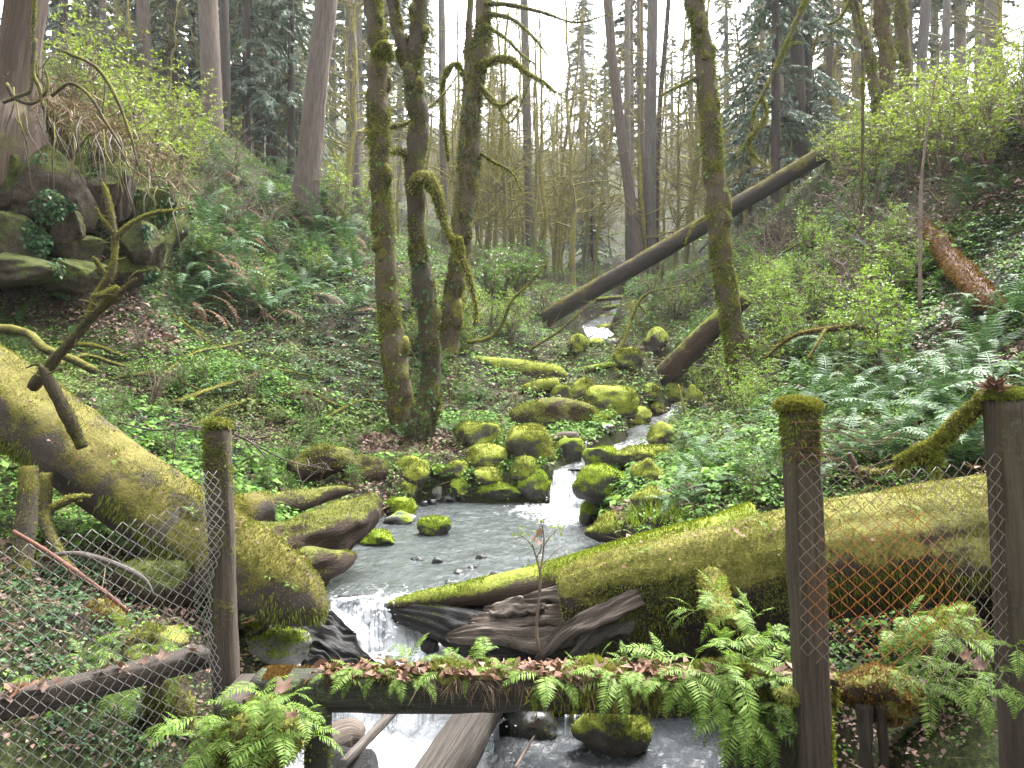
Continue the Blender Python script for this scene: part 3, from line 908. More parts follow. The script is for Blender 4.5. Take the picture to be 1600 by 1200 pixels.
# side trickle by the mossy boulder and cascade into the pool
fall('waterfall', P(895, 1118, 6.85), 0.24, 0.07, 0.06, 0.3, 'fall2', 12, 31, 1.1, 'thin spout beside the low boulder', 0.015)
for k, (hw, of, mt) in enumerate(((0.25, 0.42, 'fall'), (0.27, 0.52, 'fall2'), (0.22, 0.34, 'fall'))):
    fall('waterfall', P(892, 738, 12.15) + np.array([0, -.02 * k, .02 - .015 * k]), 0.50, hw, of, 0.9, mt, 18, 41 + k, 1.35, 'small white cascade between mossy boulders', 0.05)
fall('waterfall', P(914, 690, 13.3), 0.42, 0.05, 0.08, 0.3, 'fall2', 10, 51, 1.2, 'thin trickle between two boulders', 0.015)
fall('waterfall', P(688, 722, 12.6), 0.42, 0.035, 0.05, 0.2, 'fall2', 10, 52, 1.2, 'thread of water beside a round boulder', 0.01)
tag(loft('white_water', [[(-1.85, 5.2, LOW_Z), (-.35, 5.2, LOW_Z)], [(-1.85, 5.9, LOW_Z + .03), (-.25, 5.9, LOW_Z + .02)], [(-1.85, 6.35, LOW_Z + .09), (-.15, 6.35, LOW_Z + .05)], [(-1.85, 6.62, LOW_Z + .13), (-.15, 6.62, LOW_Z + .09)], [(-1.85, 6.85, LOW_Z + .2), (0.0, 6.85, LOW_Z + .12)]],
     M['froth'], 80, lambda v: 1.05 - 0.9 * smooth(-0.45, -0.1, v[:, 0]) + 0.2 * fbm(v * 2.4, 4, 2), 0.10, 9, 4.5, dense=70), 'boiling white water below the fall', kind='structure')
tag(loft('lower_pool', [[(-2.2, -3, LOW_Z - .05), (2.4, -3, LOW_Z - .05)], [(-2.2, 2, LOW_Z - .05), (2.4, 2, LOW_Z - .05)], [(-2.0, 5.5, LOW_Z - .03), (2.2, 5.5, LOW_Z - .03)], [(-1.9, 7.3, LOW_Z - .02), (2.2, 7.3, LOW_Z - .02)]],
     M['lower_pool'], 60, lambda v: 0.30 * np.exp(-((v[:, 0] - 0.55) / 0.5) ** 2 - ((v[:, 1] - 6.7) / 0.4) ** 2), 0.022, 8, 4.0, dense=110), 'grey lower pool below the timber', kind='structure')
# the run of the stream up the ravine
rows = []
tan = norm(np.gradient(SPd[:, :3] * [1, 1, 0], axis=0))
for s, t in zip(SPd, tan):
    sd = np.array([-t[1], t[0], 0]) * (s[3] + 0.02)
    rows.append([s[:3] + sd, s[:3] - sd])
rows = [[r[1], r[0]] for r in rows]
slope = np.abs(np.gradient(SPd[:, 2]) / np.maximum(np.linalg.norm(np.gradient(SPd[:, :2], axis=0), axis=1), 1e-3))
def stream_foam(v):
    k = np.argmin(np.linalg.norm(v[:, None, :2] - SPd[None, :, :2], axis=2), axis=1)
    Yv = v[:, 1]
    f = 0.12 + 0.9 * np.clip(slope[k] - 0.12, 0, 0.4)
    for c, wd in ((13.7, 1.0), (18.3, 0.6), (25.2, 1.1), (28.4, 1.3)):
        f = f + 0.32 * np.exp(-((Yv - c) / wd) ** 2)
    return f
tag(loft('stream', rows, M['stream'], 12, stream_foam, 0.05, 6, 3.0), 'stream running down the ravine between boulders', kind='structure')

# a road edge for the viewer to stand on
deck = box((0, 0.4, -1.95), (16, 4.4, 0.4), bev=0.04)
tag(obj('road', deck, M['grey_rock']), 'road edge above the stream', kind='structure')

# ---------------------------------------------------------------- boulders
def mossed(parent, g, n, size, mat, rng, mask, **k):
    t = tufts(g, n, size, rng, mask, **k)
    if t is not None:
        return tag(obj('moss', t, M[mat], parent), kind='stuff')

def boulder(x0, x1, y0, y1, label, mat='boulder', moss='moss', Y=None, depth=0.85, level=POOL_Z, group=None, boxy=0.0, sink=0.14, tuft=1.0, seed=None, rotz=None):
    seed = seed if seed is not None else int(x0 * 7 + y0)
    rng = np.random.default_rng(seed)
    cx = (x0 + x1) / 2
    if Y is None:
        p = G(cx, y1, level)
        Y = p[1]
    wdt = (x1 - x0) / F * Y
    dp = wdt * depth
    Yc = Y + dp * 0.34
    wdt = (x1 - x0) / F * (Y + 0.25 * dp)
    zb = (HZ - y1) / F * Y
    zt = (HZ - y0) / F * (Y + 0.30 * dp)
    hgt = max(zt - zb, 0.08)
    full = hgt * (1 + sink) + 0.04
    c = np.array([(cx - 800) / F * Yc * 0.5 + (cx - 800) / F * Y * 0.5, Yc, zt - full / 2])
    g = rock(c, (wdt * 1.04, dp, full), seed, 4, 0.22, 7, 0.55, rng.uniform(-0.3, 0.3) if rotz is None else rotz, boxy)
    zf = g.v[:, 2].min()
    o = obj('boulder', g, M[mat], None, (c[0], c[1], zf))
    tag(o, label, 'boulder', group)
    if tuft > 0:
        area = wdt * dp
        n = int(np.clip(5200 * area * tuft, 250, 5200) * (0.5 if Y > 20 else 1.0))
        mossed(o, g, n, 0.020 + 0.0011 * Y, moss, rng, top_mask(-0.25, 0.35, seed, 2.0, 0.6))
    return o
B = boulder
B(780, 871, 659, 724, 'largest domed yellow-green boulder above the cascade', moss='moss_yellow', tuft=1.2)
B(716, 790, 650, 704, 'sloping mossy boulder carrying a fern behind the domed boulder')
B(722, 801, 694, 736, 'boulder with a bare brown face and a mossy cap', 'boulder', tuft=0.5)
B(794, 846, 712, 757, 'mossy boulder leaning between the brown-faced one and the cascade')
B(734, 794, 726, 757, 'rounded bright mossy boulder under the brown-faced one', moss='moss_yellow')
B(809, 869, 729, 781, 'round green boulder just beside the cascade', 'boulder_bright', 'moss_green')
B(736, 813, 750, 781, 'long low mossy boulder at the pool edge', 'boulder_bright', 'moss_green', depth=0.5)
B(842, 876, 752, 787, 'small upright mossy boulder at the foot of the cascade', 'boulder_bright', 'moss_green')
B(697, 738, 745, 778, 'dark green boulder beside the grey stone at the pool edge', 'boulder_bright', 'moss_green')
B(694, 734, 719, 749, 'dull mossy boulder behind the dark green one', 'boulder', 'moss_dark')
B(612, 675, 713, 766, 'big olive boulder on the leaf-strewn bank', 'boulder', 'moss')
B(672, 697, 723, 752, 'narrow green boulder with a thread of water beside it', 'boulder_bright', 'moss_green')
B(611, 653, 751, 779, 'dark squat boulder below the olive one', 'boulder', 'moss_dark')
B(586, 649, 777, 806, 'low bright green boulder reaching into the pool', 'boulder_bright', 'moss_green', tuft=1.3)
B(653, 705, 804, 838, 'bright mossy rock standing alone in the pool', 'boulder_bright', 'moss_green', tuft=1.4)
B(556, 619, 828, 852, 'flat mossy rock with a bare top in the shallows', 'boulder_bright', 'moss_green', depth=0.7)
B(673, 692, 758, 782, 'bare grey stone at the pool edge', 'grey_rock', tuft=0)
B(690, 716, 770, 785, 'small wet grey stone beside the bare grey one', 'wet_rock', tuft=0)
B(904, 992, 729, 787, 'large sloping green boulder flanking the cascade', 'boulder_bright', 'moss_green', tuft=1.2)
B(984, 1036, 720, 767, 'rounded mossy boulder behind the sloping green one', moss='moss_yellow')
B(914, 966, 690, 735, 'green boulder splitting the stream above the cascade', 'boulder_bright', 'moss_green')
B(963, 1052, 694, 732, 'long mossy boulder under a grey stick', 'boulder', 'moss')
B(867, 915, 679, 728, 'dark green boulder under the broken red log', 'boulder_bright', 'moss_dark')
B(904, 938, 783, 819, 'small dark-sided boulder at the pool below the sloping one', 'boulder_bright', 'moss_green')
B(920, 1014, 799, 840, 'flat-topped mossy boulder at the grassy pool edge', 'boulder', 'moss_yellow', depth=0.6)
B(952, 984, 772, 787, 'little mossy stone in front of the sloping boulder', 'boulder_bright', 'moss_green')
B(992, 1048, 762, 797, 'pale mossy boulder half buried in the bank', 'boulder', 'moss_yellow')
B(953, 1020, 633, 669, 'smooth yellow-green boulder midstream', moss='moss_yellow')
B(973, 1013, 655, 679, 'small rounded boulder in front of the smooth one', moss='moss')
B(1012, 1060, 664, 702, 'tilted mossy boulder with sticks lying on it', 'boulder', 'moss')
B(898, 1001, 602, 646, 'broad flat-faced boulder beneath a leaning branch', 'boulder', 'moss', boxy=0.7, depth=0.6, tuft=0.8)
B(889, 941, 590, 630, 'mossy boulder just behind the flat-faced one', 'boulder', 'moss_yellow')
B(860, 893, 595, 632, 'mossy boulder with a leafy sprig beside it', 'boulder', 'moss')
B(1032, 1076, 598, 641, 'large mossy boulder at the upper pool', 'boulder', 'moss')
B(1072, 1102, 603, 640, 'mossy boulder behind the upper pool', 'boulder', 'moss')
B(1010, 1038, 626, 647, 'small boulder beside the flat-faced one', moss='moss')
B(923, 957, 647, 666, 'low green boulder between the mossy log and the smooth boulder', 'boulder_bright', 'moss_green')
B(1000, 1032, 598, 624, 'small dark boulder behind the flat-faced one', 'boulder', 'moss_dark')
B(986, 1008, 640, 656, 'little stone in the riffle', 'boulder', 'moss')
B(930, 962, 662, 676, 'low wet stone in the riffle', 'wet_rock', tuft=0)
B(925, 955, 720, 742, 'wet green stone in the stream above the cascade', 'boulder_bright', 'moss_green')
B(917, 946, 527, 545, 'mossy rock below the highest cascade', 'boulder', 'moss')
B(945, 968, 527, 543, 'grey rock in the highest cascade', 'grey_rock', tuft=0)
B(886, 920, 523, 552, 'rock with red dead fern beside the highest cascade', 'boulder', 'moss_dark')
B(962, 1004, 543, 576, 'dark rock under the hanging moss twigs', 'boulder', 'moss_dark')
B(1006, 1046, 512, 556, 'bare brown rock on the ferny bank', 'boulder', 'moss_dark', tuft=0.3)
B(1062, 1085, 532, 548, 'small bright mossy rock by the leaning trunk', 'boulder', 'moss_yellow')
B(935, 965, 505, 517, 'small mossy rock atop the highest cascade', 'boulder', 'moss')
# lower level
B(902, 1016, 1100, 1192, 'large orange-tinged mossy boulder in the lower pool', 'boulder', 'moss', Y=6.45, level=LOW_Z, tuft=1.6, depth=0.8)
B(762, 880, 1112, 1178, 'dark wet boulder beside the thin spout', 'wet_rock', Y=6.75, tuft=0.3, moss='moss_dark')
B(690, 800, 1180, 1240, 'dark mossy rock low in the lower pool', 'boulder', 'moss_dark', Y=6.4)
B(652, 684, 994, 1030, 'dark pointed rock in the white water', 'wet_rock', tuft=0, Y=7.0)
B(524, 572, 929, 951, 'black wet block at the pool lip', 'wet_rock', tuft=0, Y=7.5, boxy=0.8)
B(528, 585, 884, 910, 'flat grey rock awash near the pool lip', 'grey_rock', tuft=0.4, moss='moss_green', Y=8.5)
B(600, 650, 800, 818, 'pale gravel rock awash in the shallows', 'grey_rock', tuft=0, Y=10.6)
B(368, 488, 985, 1032, 'smooth rock with a mossy top below the log end', 'grey_rock', 'moss_green', Y=6.15, depth=0.6, tuft=1.0)
B(372, 420, 955, 990, 'small mossy rock wedged under the log end', 'boulder', 'moss_green', Y=6.25)
for k, (x, y) in enumerate(((640, 868), (672, 872), (705, 890), (740, 866), (760, 893), (690, 905), (728, 882))):
    B(x, x + 22, y, y + 9, 'black pebble breaking the riffle of the pool', 'wet_rock', tuft=0, level=POOL_Z, group='pebbles in the pool riffle', sink=0.9)
for k, (x, y) in enumerate(((655, 790), (668, 788), (700, 782), (715, 784), (640, 797), (728, 780), (612, 806), (660, 783), (685, 786))):
    B(x, x + 14, y - 8, y + 1, 'wet pebble on the gravel rim of the pool', 'wet_rock', tuft=0, level=POOL_Z, group='pebbles on the pool rim')

# ---------------------------------------------------------------- rock outcrop with hanging roots
oc = thing('rock_outcrop', G(110, 440), 'dark rock outcrop under a cedar, overhung by roots', 'rock outcrop')
rng = np.random.default_rng(5)
for k, (x0, x1, y0, y1, Y, bx) in enumerate(((20, 135, 240, 345, 13.6, .6), (-30, 70, 330, 410, 13.0, .4), (-40, 95, 395, 450, 12.6, .7), (85, 135, 320, 385, 13.4, .7), (92, 160, 372, 430, 13.6, .8), (185, 245, 352, 415, 14.6, .5),
                                          (130, 200, 260, 350, 14.4, .4), (190, 262, 290, 360, 15.2, .5), (-60, 40, 210, 300, 13.9, .5), (150, 235, 400, 450, 14.6, .5), (55, 100, 300, 345, 12.9, .6), (-120, 0, 300, 450, 12.8, .6), (-70, 150, 225, 440, 14.7, .7), (110, 275, 245, 430, 16.0, .6), (-40, 60, 250, 330, 13.4, .7), (60, 150, 410, 460, 13.2, .8))):
    wd = (x1 - x0) / F * Y; hg = (y1 - y0) / F * Y
    g = rock(P((x0 + x1) / 2, (y0 + y1) / 2, Y + 0.05 * wd - .25), (wd * 1.32, wd * 0.9, hg * 1.3), 70 + k, 5, 0.16, 14, 0.9, rng.uniform(-.3, .3), bx)
    rb = obj('rock_block', g, M['cliff'], oc)
    iv, ivn = sample_surface(g, 230, rng, lambda p, n: smooth(-.1, .4, fbm(p * 1.1, 61, 2)) * (n[:, 1] < .2))
    if len(iv):
        n_ = len(iv)
        tag(obj('ivy', leaves(iv + ivn * .02, np.column_stack([rng.normal(size=n_) * .6, rng.normal(size=n_) * .3, -.8 + rng.normal(size=n_) * .3]), ivn + rng.normal(size=(n_, 3)) * .3, rng.uniform(.05, .10, n_), rng.uniform(.04, .08, n_)), M['ivy'], rb), kind='stuff')
rm = thing('root_mass', G(180, 250), 'tangle of roots and dead fern hanging over the outcrop', 'roots')
for k in range(46):
    px = rng.uniform(20, 265); top = np.interp(px, [0, 100, 200, 270], [150, 180, 235, 320]) + rng.uniform(-20, 40)
    Y = np.interp(px, [0, 120, 270], [13.0, 13.3, 14.6]) - rng.uniform(0, .4)
    p = [P(px, top, Y + .4)]
    L = rng.uniform(40, 130)
    drift = rng.uniform(-25, 45)
    for s in (0.3, 0.65, 1.0):
        p.append(P(px + drift * s + rng.uniform(-8, 8), top + L * s + rng.uniform(-5, 5), Y - 0.15 * s))
    r = rng.uniform(0.006, 0.015)
    obj('root', tube(p, [r, r, r * .7, r * .35], 10, 5, 0.2, 9, k), M['root'] if k % 3 else M['limb'], rm)
# curled mossy roots under the cedar foot
for k, pts in enumerate((((10, 130), (25, 155), (55, 160), (75, 135), (70, 105)), ((5, 160), (30, 150), (48, 140), (50, 110)), ((55, 60), (52, 110), (62, 140), (68, 170)), ((80, 150), (110, 130), (140, 150), (165, 190), (190, 230)), ((100, 80), (150, 105), (180, 150), (205, 215), (215, 260)))):
    obj('root', tube([P(a, b, 12.7) for a, b in pts], [.03, .032, .03, .022, .014][:len(pts)], 18, 6, 0.25, 8, k), M['limb'], rm)

# ---------------------------------------------------------------- logs
def log(name, pts, label, mat='dark_log', seg=20, n=40, rough=0.16, freq=3.0, seed=0, moss=None, nmoss=4000, size=0.03, cat='log', lo=-0.1, hi=0.45, gap=0.5, flat=None, group=None, ridge=0.0, stretch=3.0, droop=0.0):
    """pts: (px, py, distance, radius in metres)"""
    c = np.array([P(a, b, Y) for a, b, Y, r in pts]); r = np.array([q[3] for q in pts])
    g = tube(c, r, n, seg, rough, freq, seed, True, stretch, flat, ridge)
    o = obj(name, g, M[mat], None, (c[0][0], c[0][1], g.v[:, 2].min()))
    tag(o, label, cat, group)
    if moss:
        mossed(o, g, nmoss, size, moss, np.random.default_rng(seed + 1), top_mask(lo, hi, seed, 2.2, gap), droop=droop)
    o['_r'] = float(r.mean())
    return o, g

# the great log across the stream
bl, blg = log('fallen_log', [(1860, 770, 6.9, .47), (1700, 805, 6.6, .46), (1545, 828, 6.35, .455), (1400, 855, 6.15, .44), (1240, 884, 6.0, .42), (1120, 905, 5.95, .40), (1010, 920, 5.95, .36), (925, 932, 5.98, .30), (880, 940, 6.0, .22)],
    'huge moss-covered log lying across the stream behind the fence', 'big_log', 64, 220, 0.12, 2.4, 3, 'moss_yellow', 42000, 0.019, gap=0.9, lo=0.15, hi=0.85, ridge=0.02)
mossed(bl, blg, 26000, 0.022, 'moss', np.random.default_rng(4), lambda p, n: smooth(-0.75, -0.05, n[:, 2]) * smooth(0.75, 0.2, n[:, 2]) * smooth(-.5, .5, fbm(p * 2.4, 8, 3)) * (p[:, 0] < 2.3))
# its split far half, moss-topped, tapering over the pool
sp, spg = None, None
c = np.array([P(a, b, Y) for a, b, Y in ((1190, 835, 6.5), (1060, 868, 6.6), (960, 888, 6.75), (880, 905, 6.9), (790, 918, 7.05), (700, 932, 7.2), (640, 942, 7.3), (610, 945, 7.36))])
g = tube(c, [.34, .30, .25, .20, .165, .14, .09, .04], 60, 22, 0.20, 2.6, 21, True, 3.0, 0.75)
slabp = obj('split_half', g, M['stream_log'], bl)
t = tufts(g, 12000, 0.026, np.random.default_rng(6), top_mask(0.15, 0.75, 9, 2.0, 0.8))
tag(obj('moss', t, M['moss_green'], slabp), kind='stuff')
def slab(pts, wid, thick, mat, parent, seed, tilt=0.7, n=24, m=9, name='splinter'):
    """a splintered plank: ragged board along pts, its face turned up and towards the stream"""
    p = resample(np.array([P(*q) for q in pts]), n)
    tan = norm(np.gradient(p, axis=0))
    wd = norm(np.cross(tan, np.array([0, -math.sin(tilt), math.cos(tilt)])))
    nr = np.cross(wd, tan); nr = nr * np.sign(nr[:, 2:3] + 1e-6)
    s = np.linspace(0, 1, n); u = np.linspace(-.5, .5, m)
    prof = np.interp(s, [0, .08, .7, 1], [.75, 1, .85, .18]) * (1 + .25 * fbm(np.column_stack([s * 9, s * 0 + seed, s * 0]), seed, 2))
    shift = .12 * fbm(np.column_stack([s * 7, s * 0 + seed, s * 0 + 4]), seed + 1, 2)
    x = (u[None] + shift[:, None]) * prof[:, None] * wid
    relief = thick * .5 * fbm(np.column_stack([np.repeat(s * 3, m), np.tile(u * 9, n), np.full(n * m, seed)]), seed + 2, 3).reshape(n, m)
    top = p[:, None] + wd[:, None] * x[..., None] + nr[:, None] * (thick * .5 + relief)[..., None]
    bot = p[:, None] + wd[:, None] * x[..., None] - nr[:, None] * (thick * .5 - relief * .3)[..., None]
    v = np.concatenate([top.reshape(-1, 3), bot.reshape(-1, 3)])
    a = (np.arange(n - 1)[:, None] * m + np.arange(m - 1)[None]).ravel()
    q = np.stack([a, a + 1, a + m + 1, a + m], -1)
    N = n * m
    e1 = np.arange(n - 1) * m; e2 = e1 + m - 1; f1 = np.arange(m - 1); f2 = (n - 1) * m + f1
    sides = [np.stack([e1, e1 + m, e1 + m + N, e1 + N], -1), np.stack([e2 + m, e2, e2 + N, e2 + m + N], -1), np.stack([f1 + 1, f1, f1 + N, f1 + 1 + N], -1), np.stack([f2, f2 + 1, f2 + 1 + N, f2 + N], -1)]
    gr = np.column_stack([x.ravel(), relief.ravel(), np.repeat(s * np.linalg.norm(p[-1] - p[0]), m)]) + seed * 1.3
    return obj(name, Geo(v, np.vstack([q, q[:, ::-1] + N] + sides), None, None, np.vstack([gr, gr])), M[mat], parent, p[0] if parent is None else None)
def surf_y(g, X, Z, r=.07):
    k = (np.abs(g.v[:, 0] - X) < r) & (np.abs(g.v[:, 2] - Z) < r)
    return float(g.v[k, 1].min()) if k.any() else None
slab([(1030, 905, 5.70), (970, 912, 5.75), (900, 925, 5.9), (820, 935, 6.15)], .19, .05, 'slab', bl, 1)
slab([(1000, 930, 5.62), (945, 955, 5.6), (890, 985, 5.62), (840, 1030, 5.7)], .15, .05, 'slab', bl, 2, .9)
slab([(930, 955, 5.9), (860, 962, 6.1), (790, 968, 6.3), (735, 975, 6.45)], .2, .06, 'slab', bl, 3)
slab([(900, 990, 5.9), (820, 995, 6.1), (745, 992, 6.3), (700, 1000, 6.4)], .2, .07, 'slab', bl, 4)
slab([(990, 965, 5.65), (930, 995, 5.65), (880, 1040, 5.7)], .13, .04, 'drift', bl, 5, .9)
slab([(850, 940, 6.15), (800, 950, 6.3), (760, 955, 6.5)], .16, .05, 'slab', bl, 16)
# litter, needles and hanging mats on the great log
lr = np.random.default_rng(31)
lpos, lnn = sample_surface(blg, 500, lr, lambda p, n: smooth(.2, .8, n[:, 2]))
tag(obj('leaf_litter', leaves(lpos + lnn * .012, rand_dirs(500, lr, -.2, .2), lnn + lr.normal(size=(500, 3)) * .3, lr.uniform(.015, .05, 500), lr.uniform(.006, .03, 500), .2), M['dead_leaf'], bl), kind='stuff')
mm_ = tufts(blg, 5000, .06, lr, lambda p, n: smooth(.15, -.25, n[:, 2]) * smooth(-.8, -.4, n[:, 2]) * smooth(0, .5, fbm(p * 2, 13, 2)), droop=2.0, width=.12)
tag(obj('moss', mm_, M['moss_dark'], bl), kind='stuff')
# wet log under the lip
wl, wlg = log('sunken_log', [(860, 1010, 6.5, .20), (760, 992, 6.85, .20), (690, 972, 7.1, .17), (625, 955, 7.35, .11), (600, 950, 7.42, .04)], 'black wet grooved log under the mossy split half', 'wet_wood', 48, 50, 0.30, 4, 33, 'moss_green', 700, .02, lo=.5, hi=.9, stretch=7, ridge=.10)
# mossy stub on the great log carrying ferns
st, stg = log('branch_stub', [(1112, 905, 5.55, .10), (1125, 950, 5.2, .085), (1140, 985, 4.95, .08)], 'mossy branch stub poking from the huge log towards the timber', 'big_log', 14, 16, .2, 5, 37, 'moss_yellow', 1800, .03, lo=-1, hi=-.5, gap=0, cat='branch')

# the log sliding down the other bank
ll, llg = log('fallen_log', [(-190, 450, 8.2, .36), (0, 620, 7.2, .36), (120, 703, 6.85, .35), (240, 790, 6.5, .335), (360, 872, 6.3, .315), (430, 917, 6.22, .28), (475, 944, 6.2, .21), (505, 962, 6.2, .07)],
    'thick orange-mossed log sloping down the bank past the short fence post', 'side_log', 56, 200, 0.15, 3.0, 51, 'moss', 26000, 0.019, gap=0.45, lo=-.3, hi=.5)
mossed(ll, llg, 9000, 0.024, 'moss_yellow', np.random.default_rng(14), lambda p, n: smooth(0.0, 0.7, n[:, 2]) * ((p[:, 0] > -2.6) * 1.0 + 0.35 * (fbm(p * 1.2, 3, 2) > .1)))
lpos, lnn = sample_surface(llg, 420, lr, lambda p, n: smooth(.2, .8, n[:, 2]))
tag(obj('leaf_litter', leaves(lpos + lnn * .012, rand_dirs(420, lr, -.2, .2), lnn + lr.normal(size=(420, 3)) * .3, lr.uniform(.015, .05, 420), lr.uniform(.006, .03, 420), .2), M['dead_leaf'], ll), kind='stuff')
mm_ = tufts(llg, 6000, .05, lr, lambda p, n: smooth(.25, -.15, n[:, 2]) * smooth(-.8, -.4, n[:, 2]) * smooth(0, .4, fbm(p * 2, 13, 2)), droop=2.0, width=.14)
tag(obj('moss', mm_, M['moss'], ll), kind='stuff')
def limb(pts, parent=None, name='branch', mat='limb', seed=0, n=18, seg=8, moss='moss_yellow', nm=700, size=.014, rough=.22, droop=.0):
    c = np.array([P(a, b, Y) for a, b, Y, r in pts])
    g = tube(c, [q[3] for q in pts], n, seg, rough, 9, seed)
    o = obj(name, g, M[mat], parent, None if parent is not None else c[0])
    if moss:
        mossed(o, g, int(nm * 1.6), size, moss, np.random.default_rng(seed), lambda p, nn: 0.35 + smooth(-.2, .6, nn[:, 2]), droop=droop)
    return o
limb([(50, 605, 6.7, .055), (75, 575, 6.65, .05), (110, 535, 6.6, .042), (150, 490, 6.55, .036), (185, 460, 6.5, .026), (213, 435, 6.45, .010)], ll, mat='maple_dark', seed=61, moss='moss_dark', nm=900)
limb([(132, 515, 6.58, .03), (152, 462, 6.6, .03), (172, 430, 6.6, .03), (180, 385, 6.62, .028), (175, 340, 6.65, .026), (165, 295, 6.7, .02), (160, 285, 6.7, .008)], ll, seed=62, nm=1500)
limb([(178, 365, 6.62, .022), (162, 345, 6.6, .016), (150, 325, 6.6, .008)], ll, seed=63, nm=350)
limb([(183, 370, 6.62, .026), (205, 350, 6.65, .022), (235, 335, 6.7, .016), (290, 325, 6.8, .008)], ll, seed=64, nm=800)
limb([(185, 450, 6.55, .03), (165, 460, 6.5, .034), (143, 464, 6.45, .022)], ll, seed=65, nm=600)
limb([(160, 425, 6.6, .022), (150, 408, 6.58, .02), (145, 402, 6.56, .01)], ll, seed=66, nm=300)
limb([(128, 700, 6.35, .052), (108, 655, 6.3, .05), (85, 610, 6.25, .045), (68, 580, 6.22, .028), (62, 572, 6.2, .01)], ll, mat='maple_dark', seed=67, moss='moss_dark', nm=1200)
limb([(72, 600, 6.3, .03), (78, 592, 6.3, .03), (60, 570, 6.25, .012), (40, 575, 6.2, .006)], ll, mat='maple_dark', seed=68, moss=None)
o = limb([(-20, 512, 9.5, .06), (40, 520, 9.3, .055), (70, 545, 9.0, .05), (110, 560, 8.8, .05), (150, 580, 8.6, .04)], None, name='fallen_branch', seed=69, nm=900)
tag(o, 'crooked mossy branch behind the sloping log', 'branch')

# trees and timbers on the banks
log('fallen_log', [(360, 815, 8.2, .15), (420, 795, 8.5, .14), (480, 780, 8.9, .11), (530, 768, 9.2, .07), (552, 766, 9.3, .03)], 'grey curved limb lying on the herbs beside the pool', 'rot_log', 14, 30, .25, 4, 71, 'moss', 1200, .025)
log('fallen_log', [(350, 812, 7.3, .20), (395, 800, 7.5, .18), (425, 795, 7.6, .15)], 'short pale mossy log behind the short fence post', 'side_log', 16, 20, .25, 4, 72, 'moss_yellow', 2200, .025)
log('fallen_log', [(378, 850, 7.0, .16), (440, 845, 7.3, .21), (510, 825, 7.8, .22), (560, 800, 8.4, .20), (588, 785, 8.8, .10)], 'rotten mossy log with a dark split flank overhanging the pool', 'rot_log', 30, 70, .42, 5, 73, 'moss', 5000, .024, lo=.35, hi=.85, gap=.6, ridge=.05)
log('fallen_log', [(450, 895, 6.9, .13), (500, 885, 7.2, .14), (540, 874, 7.5, .07), (556, 868, 7.6, .02)], 'dark rotten snag pointing over the water under the mossy log', 'rot_log', 22, 34, .45, 6, 74, 'moss', 900, .025, lo=.3, hi=.8)
for k, (pp, wd_, lab) in enumerate((([(450, 975, 6.5), (500, 998, 6.55), (548, 1022, 6.6), (585, 1042, 6.6)], .26, 'dark wet slab of wood below the sloping log end'), ([(480, 958, 6.8), (515, 975, 6.9), (550, 998, 7.0)], .2, 'dark wet slab leaning against the white water'), ([(430, 1000, 6.4), (480, 1022, 6.4), (530, 1045, 6.4)], .18, 'lowest wet slab under the sloping log end'))):
    tag(slab(pp, wd_, .07, 'wet_wood', None, 60 + k, .5, 30, 15, 'driftwood_slab'), lab, 'driftwood')
log('mossy_log', [(455, 735, 10.6, .13), (490, 722, 10.8, .2), (530, 722, 10.9, .2), (560, 735, 10.9, .1)], 'hollow mossy stump root at the foot of the slope', 'rot_log', 24, 30, .45, 4, 77, 'moss', 2600, .035, droop=.5)
log('mossy_log', [(540, 760, 11.2, .12), (565, 735, 11.4, .17), (600, 735, 11.6, .14)], 'mossy mound of rotten wood on the leafy bank', 'rot_log', 20, 24, .45, 4, 78, 'moss', 1500, .03)
log('mossy_log', [(798, 655, 14.8, .2), (830, 655, 14.9, .30), (880, 655, 15.0, .32), (915, 660, 15.0, .28), (928, 668, 15.0, .16)], 'mossy hummocky log above the domed boulder', 'rot_log', 26, 40, .35, 3, 79, 'moss', 4500, .04)
log('fallen_log', [(735, 565, 18.6, .16), (770, 575, 18.5, .24), (820, 580, 18.4, .25), (865, 583, 18.4, .22), (885, 590, 18.4, .1)], 'bark-stripped brown log under the bank of twigs', 'stream_log', 18, 30, .2, 3, 80, 'moss', 700, .04, lo=.5, hi=.9)
log('fallen_log', [(815, 610, 17.2, .1), (840, 606, 17.2, .15), (872, 602, 17.3, .14)], 'short dark log beside the mossy boulders', 'dark_log', 14, 16, .2, 4, 81, 'moss_dark', 500, .035, lo=.4, hi=.9)
log('broken_log', [(856, 690, 13.3, .06), (880, 684, 13.2, .09), (902, 683, 13.1, .08)], 'broken reddish log jammed over the dark green boulder', 'slab', 12, 16, .3, 5, 82)
log('fallen_log', [(848, 499, G(848, 499)[1] + .2, .28), (1000, 411, (G(848, 499)[1] * 2 + 25.2) / 3, .285), (1150, 321, (G(848, 499)[1] + 25.2 * 2) / 3, .28), (1300, 232, 25.2, .265), (1318, 221, 25, .22)], 'long dark trunk fallen across the ravine from bank to bank', 'cross_log', 24, 80, .07, 2.2, 83, 'moss_dark', 1500, .05, lo=.3, hi=.85, gap=.7, ridge=.02)
log('fallen_log', [(1035, 592, 19.6, .30), (1080, 545, 19.0, .27), (1125, 500, 18.4, .24), (1165, 465, 18, .2)], 'brown trunk leaning behind the mossy maple over the water', 'stream_log', 18, 30, .08, 3, 84, 'moss', 700, .04, lo=.4, hi=.9)
log('fallen_log', [(x, y, G(x, y + 14)[1] - .05, r) for x, y, r in ((1440, 345, .10), (1462, 372, .16), (1488, 405, .19), (1515, 440, .19), (1545, 470, .15), (1560, 482, .06))], 'log shaggy with orange moss on the leafy slope', 'red_wood', 18, 40, .28, 3, 85, 'moss_orange', 11000, .055, lo=-.9, hi=-.2, gap=0, droop=.8)
